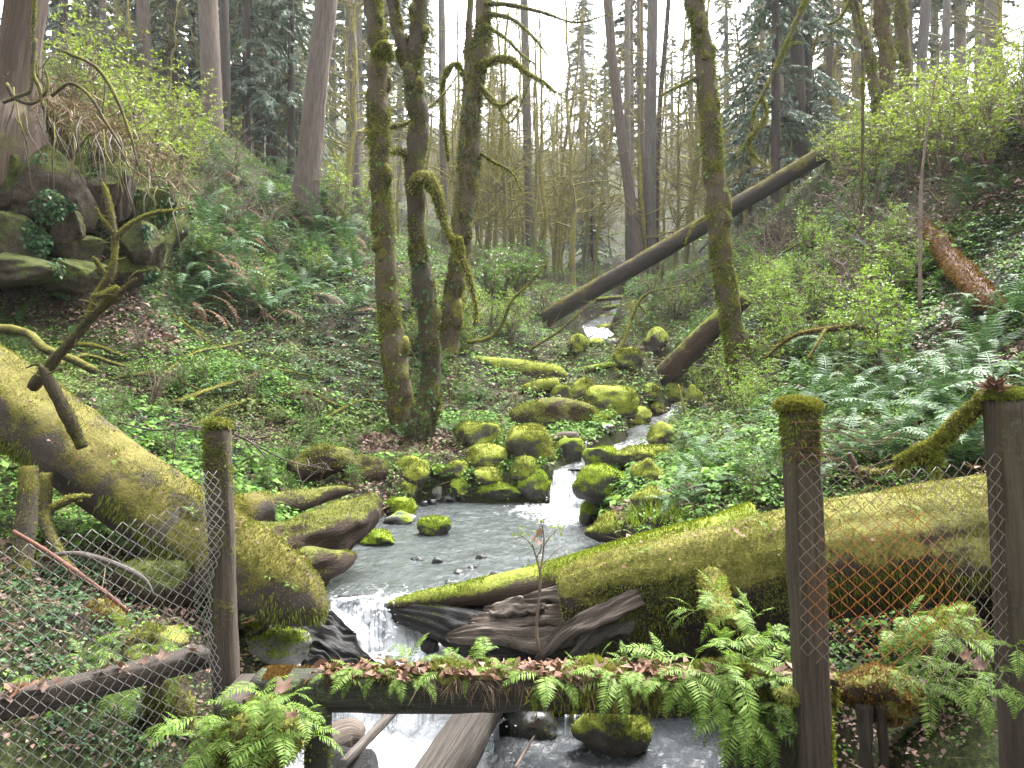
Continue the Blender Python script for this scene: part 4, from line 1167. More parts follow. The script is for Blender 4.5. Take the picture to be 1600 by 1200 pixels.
log('mossy_log', [(1050, 662, 15.6, .1), (1090, 660, 15.4, .14), (1140, 655, 15.2, .12)], 'mossy log lying along the upper pool', 'big_log', 14, 20, .2, 4, 86, 'moss_yellow', 1200, .035)
log('driftwood_pole', [(905, 577, 19.5, .05), (940, 574, 19.4, .1), (985, 570, 19.2, .09), (1000, 565, 19.2, .05)], 'mossy pole propped level above the boulders', 'dark_log', 12, 16, .2, 4, 87, 'moss', 500, .03)
log('driftwood_pole', [(955, 572, 19.4, .09), (975, 595, 18.9, .1), (1000, 620, 18.4, .09), (1020, 640, 18, .04)], 'brown pole propped slanting on the flat-faced boulder', 'stream_log', 12, 16, .15, 4, 88)
for k, (x, y, x2, y2) in enumerate(((880, 505, 960, 492), (905, 470, 1010, 462), (930, 486, 1000, 470), (1000, 480, 1045, 455))):
    log('fallen_log', [(x, y, 33 + k, .12), (x2, y2, 34 + k, .09)], 'weathered log lying over the upper stream', 'stream_log', 10, 10, .15, 3, 90 + k, 'moss', 260, .05, group='logs over the upper stream')

# timbers and drift under the old beam
log('driftwood_log', [(650, 1275, 5.6, .19), (705, 1185, 5.9, .18), (748, 1115, 6.3, .165), (780, 1065, 6.5, .15)], 'broad grey cracked driftwood log propped in the lower fall', 'drift', 20, 40, .1, 3, 101, ridge=.045, stretch=8)
log('driftwood_log', [(505, 1165, 6.0, .12), (545, 1150, 6.1, .12), (567, 1152, 6.1, .08)], 'reddish broken log end in the lower fall', 'slab', 14, 16, .25, 4, 102)
o = obj('timber_pole', bar(P(535, 1195, 5.6), P(640, 1085, 6.6), .055, .07, rough=.006, sub=8), M['drift'], None, P(535, 1195, 5.6)); tag(o, 'thin squared grey pole leaning in the lower fall', 'pole')
log('root_snag', [(505, 1225, 5.8, .13), (545, 1205, 5.8, .14), (585, 1192, 5.8, .09)], 'dark splintered root snag under the thin pole', 'wet_wood', 16, 18, .45, 7, 103)
log('driftwood_pole', [(805, 1200, 5.2, .012), (820, 1175, 5.4, .012), (835, 1150, 5.5, .008)], 'thin bare stick standing in the lower pool', 'twig', 6, 8, .2, 6, 104)

# ---------------------------------------------------------------- near trees, each its own
def near_tree(name, paths, label, cat, bark, seed, moss=None, nm=6000, size=.05, rough=.24, freq=3.6, branches=(), group=None, ridge=0.0, seg=18, fold=None, stretch=1.0, flare=1.0, slim=.80):
    """paths: first is the trunk, others forks; (px, py, distance, radius)"""
    base = P(*paths[0][0][:3])
    base[2] = min(base[2], float(H(base[0], base[1])[0]))
    e = thing(name, base, label, cat, group)
    for k, pts in enumerate(paths):
        c = np.array([P(a, b, Y) for a, b, Y, r in pts]); r = np.array([q[3] for q in pts]) * slim
        if k == 0:
            c = np.vstack([[c[0][0], c[0][1], min(c[0][2], base[2]) - 0.5], c]); r = np.concatenate([[r[0] * flare], r])
        L = np.linalg.norm(np.diff(c, axis=0), axis=1).sum()
        g = tube(c, r, max(12, int(L * 9)), seg, rough, freq, seed + k, True, stretch, None, ridge)
        o = obj('trunk' if k == 0 else 'limb', g, M[bark], e)
        if moss:
            rg = np.random.default_rng(seed + k)
            m = tufts(g, int(1.25 * nm * (1 if k == 0 else .35)), size * 1.1, rg, lambda p, n: smooth(-.15, .45, fbm(p * [2.6, 2.6, 1.8], seed, 3)), droop=0.7)
            tag(obj('moss', m, M[moss], o), kind='stuff')
    if moss:
        rg = np.random.default_rng(seed + 77)
        c0 = resample(np.array([P(a, b, Y) for a, b, Y, r in paths[0]] ), 60); r0 = np.interp(np.linspace(0, 1, 60), np.linspace(0, 1, len(paths[0])), [q[3] for q in paths[0]]) * slim
        for j in range(16):
            i = int(rg.integers(2, 58)); an = rg.uniform(-2.6, .2) if rg.random() < .8 else rg.uniform(0, 6.28)
            cc = c0[i] + np.array([math.cos(an), math.sin(an), 0]) * r0[i] * .72
            sz = r0[i] * rg.uniform(.5, 1.0)
            pg = rock(cc, (sz * 1.5, sz * 1.3, sz * rg.uniform(1.8, 3.6)), seed + j, 2, .3, 2, .3)
            po = obj('moss_pad', pg, M['limb'], e)
            tag(obj('moss', tufts(pg, 260, size * .9, rg, None, droop=.8), M['moss' if j % 3 else 'moss_yellow'], po), kind='stuff')
    for k, b in enumerate(branches):
        pts = [q for q in b if not isinstance(q, str)]
        bm = [q for q in b if isinstance(q, str)]
        c = np.array([P(a, y, Y) for a, y, Y, r in pts])
        g = tube(c, [q[3] for q in pts], 22, 7, .25, 7, seed + 40 + k)
        o = obj('branch', g, M['limb'], e)
        m = tufts(g, 700 if not bm else 2600, size * (.9 if not bm else 1.2), np.random.default_rng(seed + 40 + k), None, droop=1.0)
        tag(obj('moss', m, M[bm[0] if bm else 'moss'], o), kind='stuff')
    return e

def twiggy(pts, n, rng, length, r=.006, spread=.6, up=0.0, depth=1):
    """small side shoots along a path, as one geometry"""
    c = resample(np.array([P(a, b, Y) for a, b, Y, *_ in pts]), 40)
    out = []
    for k in range(n):
        i = rng.integers(4, 39)
        d = norm(rng.normal(size=3) * [1, .6, .6] + [0, 0, up])
        L = length * rng.uniform(.4, 1.2)
        p0 = c[i]; p1 = p0 + d * L * .5 + rng.normal(size=3) * L * .08; p2 = p0 + d * L + rng.normal(size=3) * L * .15 + [0, 0, -.12 * L]
        out.append(tube([p0, p1, p2], [r * 1.4, r, r * .4], 5, 4, 0, cap=False))
    return joined(out)

m1 = near_tree('maple_tree', [[(648, 700, 14.3, .36), (630, 640, 14.3, .32), (616, 560, 14.3, .27), (606, 470, 14.3, .25), (602, 400, 14.3, .23), (596, 300, 14.3, .215), (592, 200, 14.3, .215), (590, 120, 14.3, .23), (592, 80, 14.3, .21), (582, 0, 14.3, .19), (578, -110, 14.3, .17), (585, -240, 14.3, .14)]],
    'mossy brown maple trunk beside the hollow stump', 'tree', 'maple', 201, 'moss', 9000, .055,
    branches=[[(588, 90, 14.2, .10), (600, 72, 14.1, .12), (610, 92, 14.1, .06), 'moss_yellow'], [(592, 200, 14.3, .06), (640, 190, 14.6, .04), (690, 150, 15, .02), (720, 110, 15.4, .01)]])
m2 = near_tree('maple_tree', [[(655, 705, 13.7, .34), (668, 620, 13.7, .25), (672, 560, 13.7, .235), (664, 480, 13.7, .23), (655, 400, 13.7, .20), (650, 300, 13.7, .185), (650, 240, 13.7, .20), (655, 190, 13.7, .22), (648, 140, 13.7, .19), (648, 95, 13.7, .17), (655, 30, 13.7, .16), (662, -60, 13.7, .14), (668, -200, 13.7, .12)],
     [(646, 125, 13.7, .12), (628, 70, 13.7, .12), (615, 20, 13.8, .11), (605, -60, 13.9, .10), (590, -180, 14, .08)]],
    'forked dark mossy maple carrying ivy and a drooping moss-clad bough', 'tree', 'maple_dark', 211, 'moss_dark', 9000, .055,
    branches=[[(648, 300, 13.6, .09), (652, 280, 13.5, .13), (668, 278, 13.4, .13), (682, 300, 13.4, .10), (690, 335, 13.4, .07), (705, 375, 13.4, .05), (718, 395, 13.4, .05), (735, 440, 13.4, .04), (745, 490, 13.4, .03), (740, 510, 13.4, .02), 'moss_yellow'],
              [(640, 245, 13.7, .05), (622, 235, 13.6, .05), (612, 240, 13.5, .03)], [(712, 372, 13.4, .07), (716, 388, 13.4, .075), (720, 400, 13.4, .03), 'moss_yellow']])
m3 = near_tree('maple_tree', [[(700, 530, 18, .34), (708, 460, 18, .27), (720, 390, 18, .245), (732, 300, 18, .235), (736, 240, 18, .25), (740, 160, 18, .235), (750, 90, 18, .24), (757, 20, 18, .23), (757, -60, 18, .22), (760, -190, 18, .19)],
     [(708, 440, 18.6, .16), (715, 350, 18.8, .14), (722, 250, 19, .13), (728, 150, 19.2, .12), (735, 0, 19.4, .10), (738, -100, 19.5, .09)]],
    'twin-stemmed mossy maple with ivy leaning over the slope', 'tree', 'maple', 221, 'moss_dark', 8000, .06,
    branches=[[(745, 105, 17.9, .08), (775, 92, 17.5, .085), (800, 95, 17.2, .07), (825, 115, 17, .05), (850, 128, 16.8, .03), (868, 145, 16.6, .012), 'moss_yellow'],
              [(760, 20, 17.9, .06), (800, 30, 17.4, .045), (835, 60, 17, .03), (858, 90, 16.8, .012)], [(750, 140, 17.9, .05), (780, 165, 17.6, .035), (810, 150, 17.4, .02)],
              [(755, 5, 17.9, .06), (800, 8, 17.4, .05), (850, 20, 17, .035), (900, 35, 16.6, .02), (960, 20, 16.2, .01)],
              [(738, 232, 18, .05), (770, 252, 18, .04), (800, 270, 18, .03), (815, 300, 18, .012)], [(742, 125, 17.9, .05), (775, 160, 17.7, .04), (800, 190, 17.5, .02), (838, 100, 17.3, .008)],
              [(700, 250, 18.2, .03), (690, 150, 18, .03), (700, 108, 17.8, .05), (715, 100, 17.8, .05), (726, 125, 17.9, .03), 'moss_yellow'],
              [(752, 35, 17.9, .05), (790, 60, 17.5, .035), (815, 85, 17.3, .03), (835, 100, 17.2, .012)]])
m4 = near_tree('maple_tree', [[(1158, 600, 15.8, .34), (1150, 540, 15.8, .29), (1140, 480, 15.8, .27), (1130, 420, 15.8, .26), (1122, 340, 15.8, .265), (1115, 260, 15.8, .255), (1108, 180, 15.8, .24), (1102, 110, 15.8, .235), (1095, 50, 15.8, .22), (1083, -10, 15.8, .21), (1075, -120, 15.8, .18), (1078, -230, 15.8, .15)]],
    'maple thickly coated in yellow moss beside the fallen trunk', 'tree', 'maple', 231, 'moss', 12000, .055, rough=.2,
    branches=[[(1098, 118, 15.8, .05), (1060, 135, 15.6, .03), (1030, 150, 15.4, .015)], [(1122, 330, 15.8, .04), (1085, 350, 15.4, .02), (1070, 380, 15.2, .008)]])
near_tree('fir_tree', [[(478, 305, 26, .56), (482, 270, 26, .50), (490, 180, 26, .46), (500, 80, 26, .44), (510, 0, 26, .42), (520, -100, 26, .40), (535, -260, 26, .36)]],
    'tall fir with furrowed pinkish bark above the fern slope', 'tree', 'fir', 241, None, rough=.06, freq=5, ridge=.035, seg=40, stretch=5)
near_tree('cedar_tree', [[(2, 262, 13.5, 1.0), (6, 225, 13.6, .86), (14, 180, 13.8, .66), (22, 130, 13.8, .50), (30, 80, 13.8, .43), (40, 20, 13.8, .40), (48, -60, 13.8, .38), (58, -200, 13.8, .34)]],
    'cedar with a flared root foot on top of the outcrop', 'tree', 'cedar_bark', 251, None, rough=.10, freq=3, ridge=.06, seg=40, stretch=6,
    branches=[[(55, -10, 13.2, .03), (52, 60, 13.2, .028), (58, 120, 13.2, .02)]])
for k, (pts, lab, bark) in enumerate((
    ([(333, 215, 31, .52), (330, 120, 31, .48), (325, 0, 31, .45), (322, -120, 31, .42)], 'wide grey trunk behind the bright shrub on the slope', 'fir'),
    ([(352, 205, 33, .26), (352, 100, 33, .24), (350, 0, 33, .22), (349, -100, 33, .2)], 'slimmer dark trunk standing behind the wide grey one', 'fir_dark'),
    ([(228, 150, 36, .40), (225, 60, 36, .37), (222, -60, 36, .35), (221, -120, 36, .3)], 'straight trunk behind the cedar, seen through leaves', 'fir'),
    ([(556, 250, 38, .33), (552, 120, 38, .31), (547, 0, 38, .29), (543, -120, 38, .27)], 'straight grey fir trunk next to the pinkish fir', 'fir_grey'),
    ([(695, 330, 42, .25), (692, 200, 42, .24), (690, 0, 42, .22), (688, -100, 42, .2)], 'pale trunk seen between two mossy maples', 'fir_grey'),
    ([(829, 435, 40, .27), (826, 300, 40, .26), (822, 120, 40, .25), (819, 0, 40, .235), (817, -120, 40, .21)], 'slender straight grey fir rising from the valley floor', 'fir_grey'),
    ([(1000, 425, 36, .34), (990, 350, 36, .31), (972, 220, 36, .28), (958, 100, 36, .27), (950, 0, 36, .26), (945, -100, 36, .24)], 'leaning fir, lower end behind the fallen trunk', 'fir'),
    ([(1016, 420, 37, .40), (1015, 300, 37, .345), (1017, 150, 37, .325), (1020, 0, 37, .30), (1022, -120, 37, .28)], 'stout grey fir rising behind the fallen trunk', 'fir_grey'),
    ([(1003, 380, 44, .26), (1001, 200, 44, .245), (1000, 0, 44, .22), (999, -100, 44, .2)], 'fir trunk close behind the stout grey one', 'fir'),
    ([(982, 340, 48, .26), (980, 200, 48, .24), (980, 0, 48, .22), (980, -100, 48, .2)], 'thin fir trunk behind the leaning fir', 'fir_grey'),
    ([(1026, 320, 41, .17), (1030, 180, 41, .16), (1040, 60, 41, .15), (1048, -40, 41, .14), (1055, -120, 41, .12)], 'dark crooked trunk against the sky', 'fir_dark'),
    ([(1252, 262, 33, .42), (1248, 150, 33, .36), (1243, 0, 33, .33), (1240, -120, 33, .3)], 'dark trunk behind the grey-green cedar', 'fir_dark'),
    ([(1232, 240, 37, .22), (1230, 100, 37, .2), (1229, 0, 37, .18), (1228, -100, 37, .16)], 'thin dark trunk beside the darker thick one', 'fir_dark'),
    ([(1193, 260, 43, .2), (1192, 100, 43, .19), (1190, 0, 43, .175), (1189, -100, 43, .16)], 'thin grey trunk against the bright sky', 'fir_grey'),
    ([(1301, 210, 38, .26), (1298, 100, 38, .24), (1297, 0, 38, .22), (1296, -100, 38, .2)], 'mossy grey trunk near the top of the fallen trunk', 'fir'),
    ([(1440, 100, 34, .28), (1446, 20, 34, .26), (1450, -80, 34, .25)], 'grey trunk on the ridge behind the bright shrubs', 'fir_grey'),
    ([(1478, 80, 40, .24), (1480, 0, 40, .22), (1482, -80, 40, .2)], 'far trunk on the ridge above the shrubs', 'fir_grey'),
    ([(165, 110, 40, .22), (160, 0, 40, .2), (158, -90, 40, .19)], 'thin trunk behind the cedar on the ridge', 'fir_grey'),
    ([(275, 150, 42, .2), (270, 60, 42, .19), (268, -60, 42, .17)], 'thin trunk between two wider ones on the ridge', 'fir'),
    ([(420, 230, 44, .2), (418, 100, 44, .19), (416, -60, 44, .17)], 'thin far trunk in the cedar foliage', 'fir_dark'))):
    near_tree('fir_tree', [pts], lab, 'tree', bark, 300 + k, None, rough=.05, freq=4, ridge=.03, seg=22, stretch=5)
for k, (pts, lab) in enumerate((
    ([(1378, 200, 23, .24), (1368, 150, 23, .22), (1358, 90, 23, .2), (1342, 30, 23, .19), (1322, -20, 23, .18), (1295, -100, 23, .16)], 'mossy maple leaning from the ridge over the slope'),
    ([(1395, 160, 24, .30), (1386, 100, 24, .28), (1380, 40, 24, .27), (1374, -30, 24, .26), (1368, -120, 24, .24)], 'stout maple with orange moss on the ridge'),
    ([(1415, 130, 25, .24), (1411, 60, 25, .22), (1405, -20, 25, .21), (1400, -100, 25, .2)], 'ivy-flecked maple behind the stout orange-mossed one'))):
    near_tree('maple_tree', [pts], lab, 'tree', 'maple', 340 + k, 'moss_orange' if k == 1 else 'moss', 3500, .06)
# the crooked mossy bough hanging before the grey-green cedar
hb = near_tree('maple_tree', [[(1345, 40, 19, .05), (1300, -30, 19, .09), (1268, -15, 19, .085), (1248, 25, 19, .075), (1230, 65, 19, .07), (1208, 115, 19, .06), (1190, 150, 19, .05), (1178, 172, 19, .04), (1174, 205, 19, .035)]],
    'bare crooked mossy bough hanging before the grey-green cedar', 'branch', 'limb', 360, 'moss', 2500, .05, rough=.3, freq=6, seg=8,
    branches=[[(1190, 150, 19, .035), (1198, 180, 19, .035), (1180, 205, 18.9, .05), (1170, 222, 18.9, .05), (1180, 245, 18.8, .03), (1205, 262, 18.7, .01), 'moss_yellow'], [(1215, 100, 19, .02), (1235, 70, 18.8, .02), (1252, 65, 18.6, .01)], [(1172, 215, 18.9, .025), (1150, 245, 18.8, .01)],
              [(1290, 40, 19, .03), (1310, 30, 19, .04), (1325, 5, 19, .04), (1335, -30, 19, .03)]])

for pts, n_, L_ in (([(75, 575, 6.65), (110, 535, 6.6), (150, 490, 6.55), (185, 460, 6.5), (213, 435, 6.45)], 9, .22), ([(152, 462, 6.6), (172, 430, 6.6), (180, 385, 6.62), (165, 295, 6.7)], 8, .18), ([(205, 350, 6.65), (235, 335, 6.7), (290, 325, 6.8)], 6, .16), ([(128, 700, 6.35), (108, 655, 6.3), (68, 580, 6.22)], 4, .2)):
    tag(obj('twig', twiggy(pts, n_, np.random.default_rng(n_), L_, .005, up=.3), M['limb'], ll), kind='stuff')
# thin bare saplings and fallen sticks in front
def stick(pts, label, mat='twig', cat='stick', name='fallen_branch', seed=0, group=None, moss=None, nm=500, twigs=0, size=.02, tl=.3):
    c = np.array([P(a, b, Y) for a, b, Y, r in pts])
    g = tube(c, [q[3] for q in pts], max(12, 5 * len(pts)), 6, .2, 8, seed)
    o = obj(name, g, M[mat], None, c[0]); tag(o, label, cat, group)
    if moss:
        mossed(o, g, nm, size, moss, np.random.default_rng(seed), lambda p, n: .3 + smooth(-.3, .5, n[:, 2]), droop=.4)
    if twigs:
        tag(obj('twig', twiggy(pts, twigs, np.random.default_rng(seed), tl), M[mat], o), kind='stuff')
    return o
stick([(1437, 480, 12, .03), (1438, 380, 12.2, .028), (1440, 280, 12.4, .022), (1452, 180, 12.6, .014), (1470, 80, 12.8, .006)], 'thin bare sapling rising before the bright shrubs', 'twig', 'sapling', 'sapling', 401, twigs=14)
stick([(1010, 490, 22, .02), (990, 470, 21.5, .03), (985, 500, 21, .04), (975, 530, 20.5, .05), (955, 560, 20, .05), (930, 580, 19.6, .03)], 'mossy broken bough hanging over the stream by the far cascade', 'limb', 'branch', seed=402, moss='moss', nm=1400, twigs=50, size=.04, tl=.6)
stick([(985, 505, 21, .03), (1000, 470, 21, .03), (1020, 455, 21, .025), (1060, 448, 21, .012)], 'forked mossy branch above the hanging bough', 'limb', 'branch', seed=403, moss='moss', nm=700, twigs=26, size=.04, tl=.5)
stick([(730, 535, 15, .045), (765, 528, 15, .045), (785, 505, 15, .035), (800, 470, 15, .03), (830, 440, 15, .02), (860, 405, 15, .01)], 'crooked mossy branch rising from the bank behind the maples', 'limb', 'branch', seed=404, moss='moss', nm=900, twigs=16, size=.03, tl=.4)
stick([(830, 545, 17, .03), (870, 520, 17, .03), (905, 490, 17, .02), (930, 470, 17, .01)], 'slim mossy branch beside the crooked one', 'limb', 'branch', seed=405, moss='moss', nm=500, twigs=10, size=.03)
stick([(1195, 560, 13, .02), (1240, 525, 12.6, .035), (1290, 515, 12.3, .05), (1340, 512, 12.1, .045), (1385, 525, 12, .03), (1420, 545, 12, .012)], 'arched mossy branch over the dark fern hollow', 'limb', 'branch', seed=406, moss='moss_orange', nm=1400, size=.035, twigs=12)
stick([(1290, 515, 12.2, .03), (1275, 540, 12, .025), (1262, 560, 11.9, .012)], 'side prop of the arched mossy branch', 'limb', 'branch', seed=407, moss='moss_orange', nm=300)
stick([(1060, 600, 15, .015), (1070, 640, 14.6, .03), (1085, 670, 14.2, .03), (1100, 690, 13.8, .03), (1115, 720, 13.4, .015)], 'broken mossy stick slanting beside the upper pool', 'limb', 'branch', seed=408, moss='moss', nm=600)
stick([(978, 730, 12.2, .014), (990, 745, 11.9, .016), (1010, 765, 11.4, .016), (1025, 778, 11.2, .010)], 'thin grey stick leaning on the rounded boulder', 'drift', seed=409)
stick([(970, 728, 12.4, .05), (1005, 712, 12.6, .06), (1040, 700, 12.8, .03)], 'rotten stick across the long mossy boulder', 'slab', seed=410)
stick([(1020, 690, 14, .02), (1060, 680, 14, .025), (1110, 672, 14, .02), (1150, 660, 14, .01)], 'dark stick across the boulders of the upper pool', 'dark_twig', seed=411, twigs=8)
stick([(1000, 560, 20, .03), (1060, 568, 19.5, .035), (1120, 575, 19, .03), (1180, 585, 18.5, .02)], 'grey pole lying across the stream bend', 'drift', seed=412)
stick([(20, 830, 4.9, .012), (70, 860, 4.9, .016), (120, 895, 4.9, .016), (170, 930, 4.9, .014), (200, 955, 4.9, .008)], 'straight red-brown stick behind the wire mesh', 'red_twig', seed=413)
stick([(60, 870, 5.4, .012), (120, 865, 5.4, .02), (180, 882, 5.4, .02), (225, 905, 5.4, .014), (240, 930, 5.4, .008)], 'bowed grey root behind the wire mesh', 'drift', seed=414)
stick([(45, 730, 6.1, .07), (42, 800, 6.0, .075), (35, 870, 5.9, .075), (30, 940, 5.8, .08)], 'upright mossy prop under the sloping log', 'side_log', 'log', 'log_prop', seed=415, moss='moss', nm=1500)
stick([(72, 740, 6.4, .05), (70, 800, 6.3, .05), (80, 840, 6.1, .045), (110, 890, 5.9, .03)], 'short mossy root under the sloping log', 'side_log', 'root', 'log_prop', seed=416, moss='moss', nm=900)
stick([(85, 792, 6.0, .03), (115, 778, 5.9, .03), (140, 775, 5.8, .015)], 'mossy peg poking from under the sloping log', 'limb', seed=417, moss='moss_yellow', nm=400)
stick([(185, 660, 8.5, .008), (240, 672, 8.3, .008), (300, 668, 8, .008), (345, 672, 7.8, .008), (390, 690, 7.6, .010), (420, 720, 7.6, .006)], 'long thin dark twig trailing behind the short post', 'dark_twig', seed=418, twigs=10)
stick([(330, 665, 8, .010), (380, 685, 8, .010), (450, 720, 8.4, .008), (520, 735, 8.8, .005)], 'thin dark twig trailing towards the hollow stump root', 'dark_twig', seed=419, twigs=14)
for k, (a, b, c2, d2, e2, f2, Y) in enumerate(((60, 590, 130, 575, 210, 590, 9.2), (180, 600, 260, 605, 320, 625, 9.8), (240, 605, 300, 570, 395, 540, 10.6), (270, 640, 330, 630, 410, 590, 10.2), (360, 560, 430, 590, 500, 600, 12.5),
                                                (270, 500, 310, 540, 350, 560, 12), (430, 630, 480, 628, 540, 650, 12.4), (300, 680, 350, 660, 400, 630, 9.5), (510, 660, 560, 640, 620, 640, 13.4), (90, 545, 150, 565, 200, 570, 10), (1180, 545, 1240, 560, 1300, 585, 13), (1220, 420, 1290, 400, 1340, 385, 17), (1160, 440, 1240, 395, 1300, 365, 19), (1190, 470, 1215, 430, 1240, 380, 18),
                                                (870, 545, 920, 535, 980, 500, 22), (1030, 470, 1090, 440, 1130, 420, 24), (1010, 545, 1060, 520, 1100, 510, 21))):
    p0 = G(a, b); p1 = G(c2, d2); p2 = G(e2, f2)
    rr = .024 if k % 3 else .036
    c = np.array([p0 + [0, 0, .08], p1 + [0, 0, .16 + .06 * (k % 2)], (p1 + p2) / 2 + [0, 0, .14], p2 + [0, 0, .12]])
    g = tube(c, [rr, rr, rr * .8, rr * .3], 26, 7, .45, 7, 430 + k)
    o = obj('fallen_branch', g, M['limb'], None, c[0])
    tag(o, 'mossy fallen branch half sunk in the herbs of the slope' if k < 10 else 'mossy branch lying on the bushy bank across the stream', 'branch', 'mossy fallen branches among the herbs' if k < 10 else 'mossy branches on the bushy bank')
    mossed(o, g, 1100, .028, 'moss_yellow' if k % 2 else 'moss', np.random.default_rng(k), lambda p, n: .3 + smooth(-.3, .5, n[:, 2]))

# ---------------------------------------------------------------- fence, beam and what grows on them
def post(top, bottom, Y0, Y1, wid, label, mat, seed, cap='moss_yellow', ncap=1600, capr=1.0, rot=.1):
    a = P(bottom[0], bottom[1], Y1); b = P(top[0], top[1], Y0)
    z = norm(b - a)
    x = norm(np.array([math.cos(rot), math.sin(rot), 0]) - z * np.dot(z, [math.cos(rot), math.sin(rot), 0]))
    y = np.cross(z, x)
    e = thing('fence_post', a, label, 'fence post', None)
    g = box((a + b) / 2, (wid, wid, np.linalg.norm(b - a)), np.array([x, y, z]), seed, .010, 40, .018)
    obj('timber', g, M[mat], e)
    if cap:
        cg = rock(b + [0, 0, .012], (wid * 1.16 * capr, wid * 1.16 * capr, .075 * capr), seed, 3, .15, 2, .3)
        ch = obj('moss_cap', cg, M['big_log'], e)
        m = tufts(cg, ncap * 2, .019, np.random.default_rng(seed), lambda p, n: smooth(-.6, .1, n[:, 2]), droop=.5)
        tag(obj('moss', m, M[cap], ch), kind='stuff')
    return e, g
p1, p1g = post((340, 668), (356, 1110), 4.36, 4.30, .128, 'short square fence post with lichen, beside the sloping log', 'post_mossy', 501, 'moss', 700, .95)
tag(obj('moss', tufts(p1g, 2600, .016, np.random.default_rng(3), lambda p, n: smooth(-.85, -.45, p[:, 2]) * smooth(-.4, .4, fbm(p * 6, 2, 3))), M['moss'], p1), kind='stuff')
p2, p2g = post((1248, 640), (1276, 1250), 3.88, 3.84, .150, 'squared fence post with a thick yellow moss cap', 'post', 502, 'moss_yellow', 5200, 1.22)
tag(obj('moss', tufts(p2g, 1500, .03, np.random.default_rng(4), lambda p, n: smooth(-.62, -.38, p[:, 2]), droop=1.2), M['moss'], p2), kind='stuff')
tag(obj('moss', tufts(p2g, 2600, .02, np.random.default_rng(5), lambda p, n: smooth(-1.75, -1.95, p[:, 2]) * (n[:, 0] > .3)), M['moss_green'], p2), kind='stuff')
p3, p3g = post((1572, 622), (1600, 1250), 3.80, 3.76, .152, 'fence post wrapped in wire with a dead red fern on top', 'post', 503, 'moss', 3000, 1.1)
rng = np.random.default_rng(11)
tp = P(1555, 605, 3.75)
n = 120
dirs = rand_dirs(n, rng, -.1, .9)
o = obj('dead_fern', leaves(tp + rng.normal(size=(n, 3)) * .015, dirs, rand_dirs(n, rng), rng.uniform(.03, .09, n), .010), M['red_twig'], p3)
tag(o, kind='stuff')

# the old timber across the stream
bA, bB = P(396, 1052, 4.20), P(1300, 1056, 4.12)
ax = norm(bB - bA)
bm = thing('guard_timber', bA - np.array([0, 0, .17]), 'long squared old timber overgrown with ferns, moss and dead leaves', 'timber')
bg_ = bar(bA - [0, 0, .085], bB - [0, 0, .085], .19, .17, rough=.012, sub=70, bev=.02, seed=3)
obj('beam', bg_, M['beam'], bm)
# moss and humus hummocks along its top
tt = np.linspace(.13, 1, 60)
hum = tube(bA + (bB - bA) * tt[:, None] + np.array([0, .0, .0]), .075 + .03 * fbm(np.column_stack([tt * 14, tt * 0, tt * 0]), 4, 3), 90, 14, .55, 9, 44, True, 1.0, .5)
hm = obj('humus', hum, M['soil_lump'], bm)
tag(obj('moss', tufts(hum, 9000, .030, np.random.default_rng(9), lambda p, n: smooth(-.5, .3, n[:, 2]) * smooth(-.35, .35, fbm(p * 4, 5, 3))), M['moss'], hm), kind='stuff')
tag(obj('moss', tufts(bg_, 2600, .022, np.random.default_rng(10), lambda p, n: (n[:, 2] > .5) * (p[:, 0] < -.8) * smooth(-.3, .3, fbm(p * 9, 5, 2))), M['moss_orange'], bm), kind='stuff')
tag(obj('moss', tufts(bg_, 3000, .045, np.random.default_rng(12), lambda p, n: (n[:, 1] < -.5) * smooth(-.1, .5, p[:, 0]) * smooth(-1.86, -1.74, p[:, 2]), droop=1.6), M['moss_dark'], bm), kind='stuff')
ln_ = 900
lp_ = bA + (bB - bA) * rng.uniform(.12, 1, ln_)[:, None] + np.column_stack([np.zeros(ln_), rng.uniform(-.11, .06, ln_), rng.uniform(.02, .06, ln_)])
tag(obj('leaf_litter', leaves(lp_, rand_dirs(ln_, rng, -.3, .3), rand_dirs(ln_, rng, .3, 1), rng.uniform(.02, .075, ln_), rng.uniform(.012, .045, ln_), .3), M['dead_leaf'], bm), kind='stuff')
# roots of dry stalks hanging over its face
dn = 420
dpz = bA + (bB - bA) * rng.uniform(.3, .8, dn)[:, None] + np.column_stack([rng.normal(size=dn) * .02, -.09 + rng.normal(size=dn) * .02, rng.uniform(-.02, .04, dn)])
tag(obj('dry_stalks', leaves(dpz, np.column_stack([rng.normal(size=dn) * .5, -.35 + rng.normal(size=dn) * .2, -np.abs(rng.normal(size=dn)) - .15]), rand_dirs(dn, rng), rng.uniform(.05, .17, dn), .004), M['dry_stalk'], bm), kind='stuff')

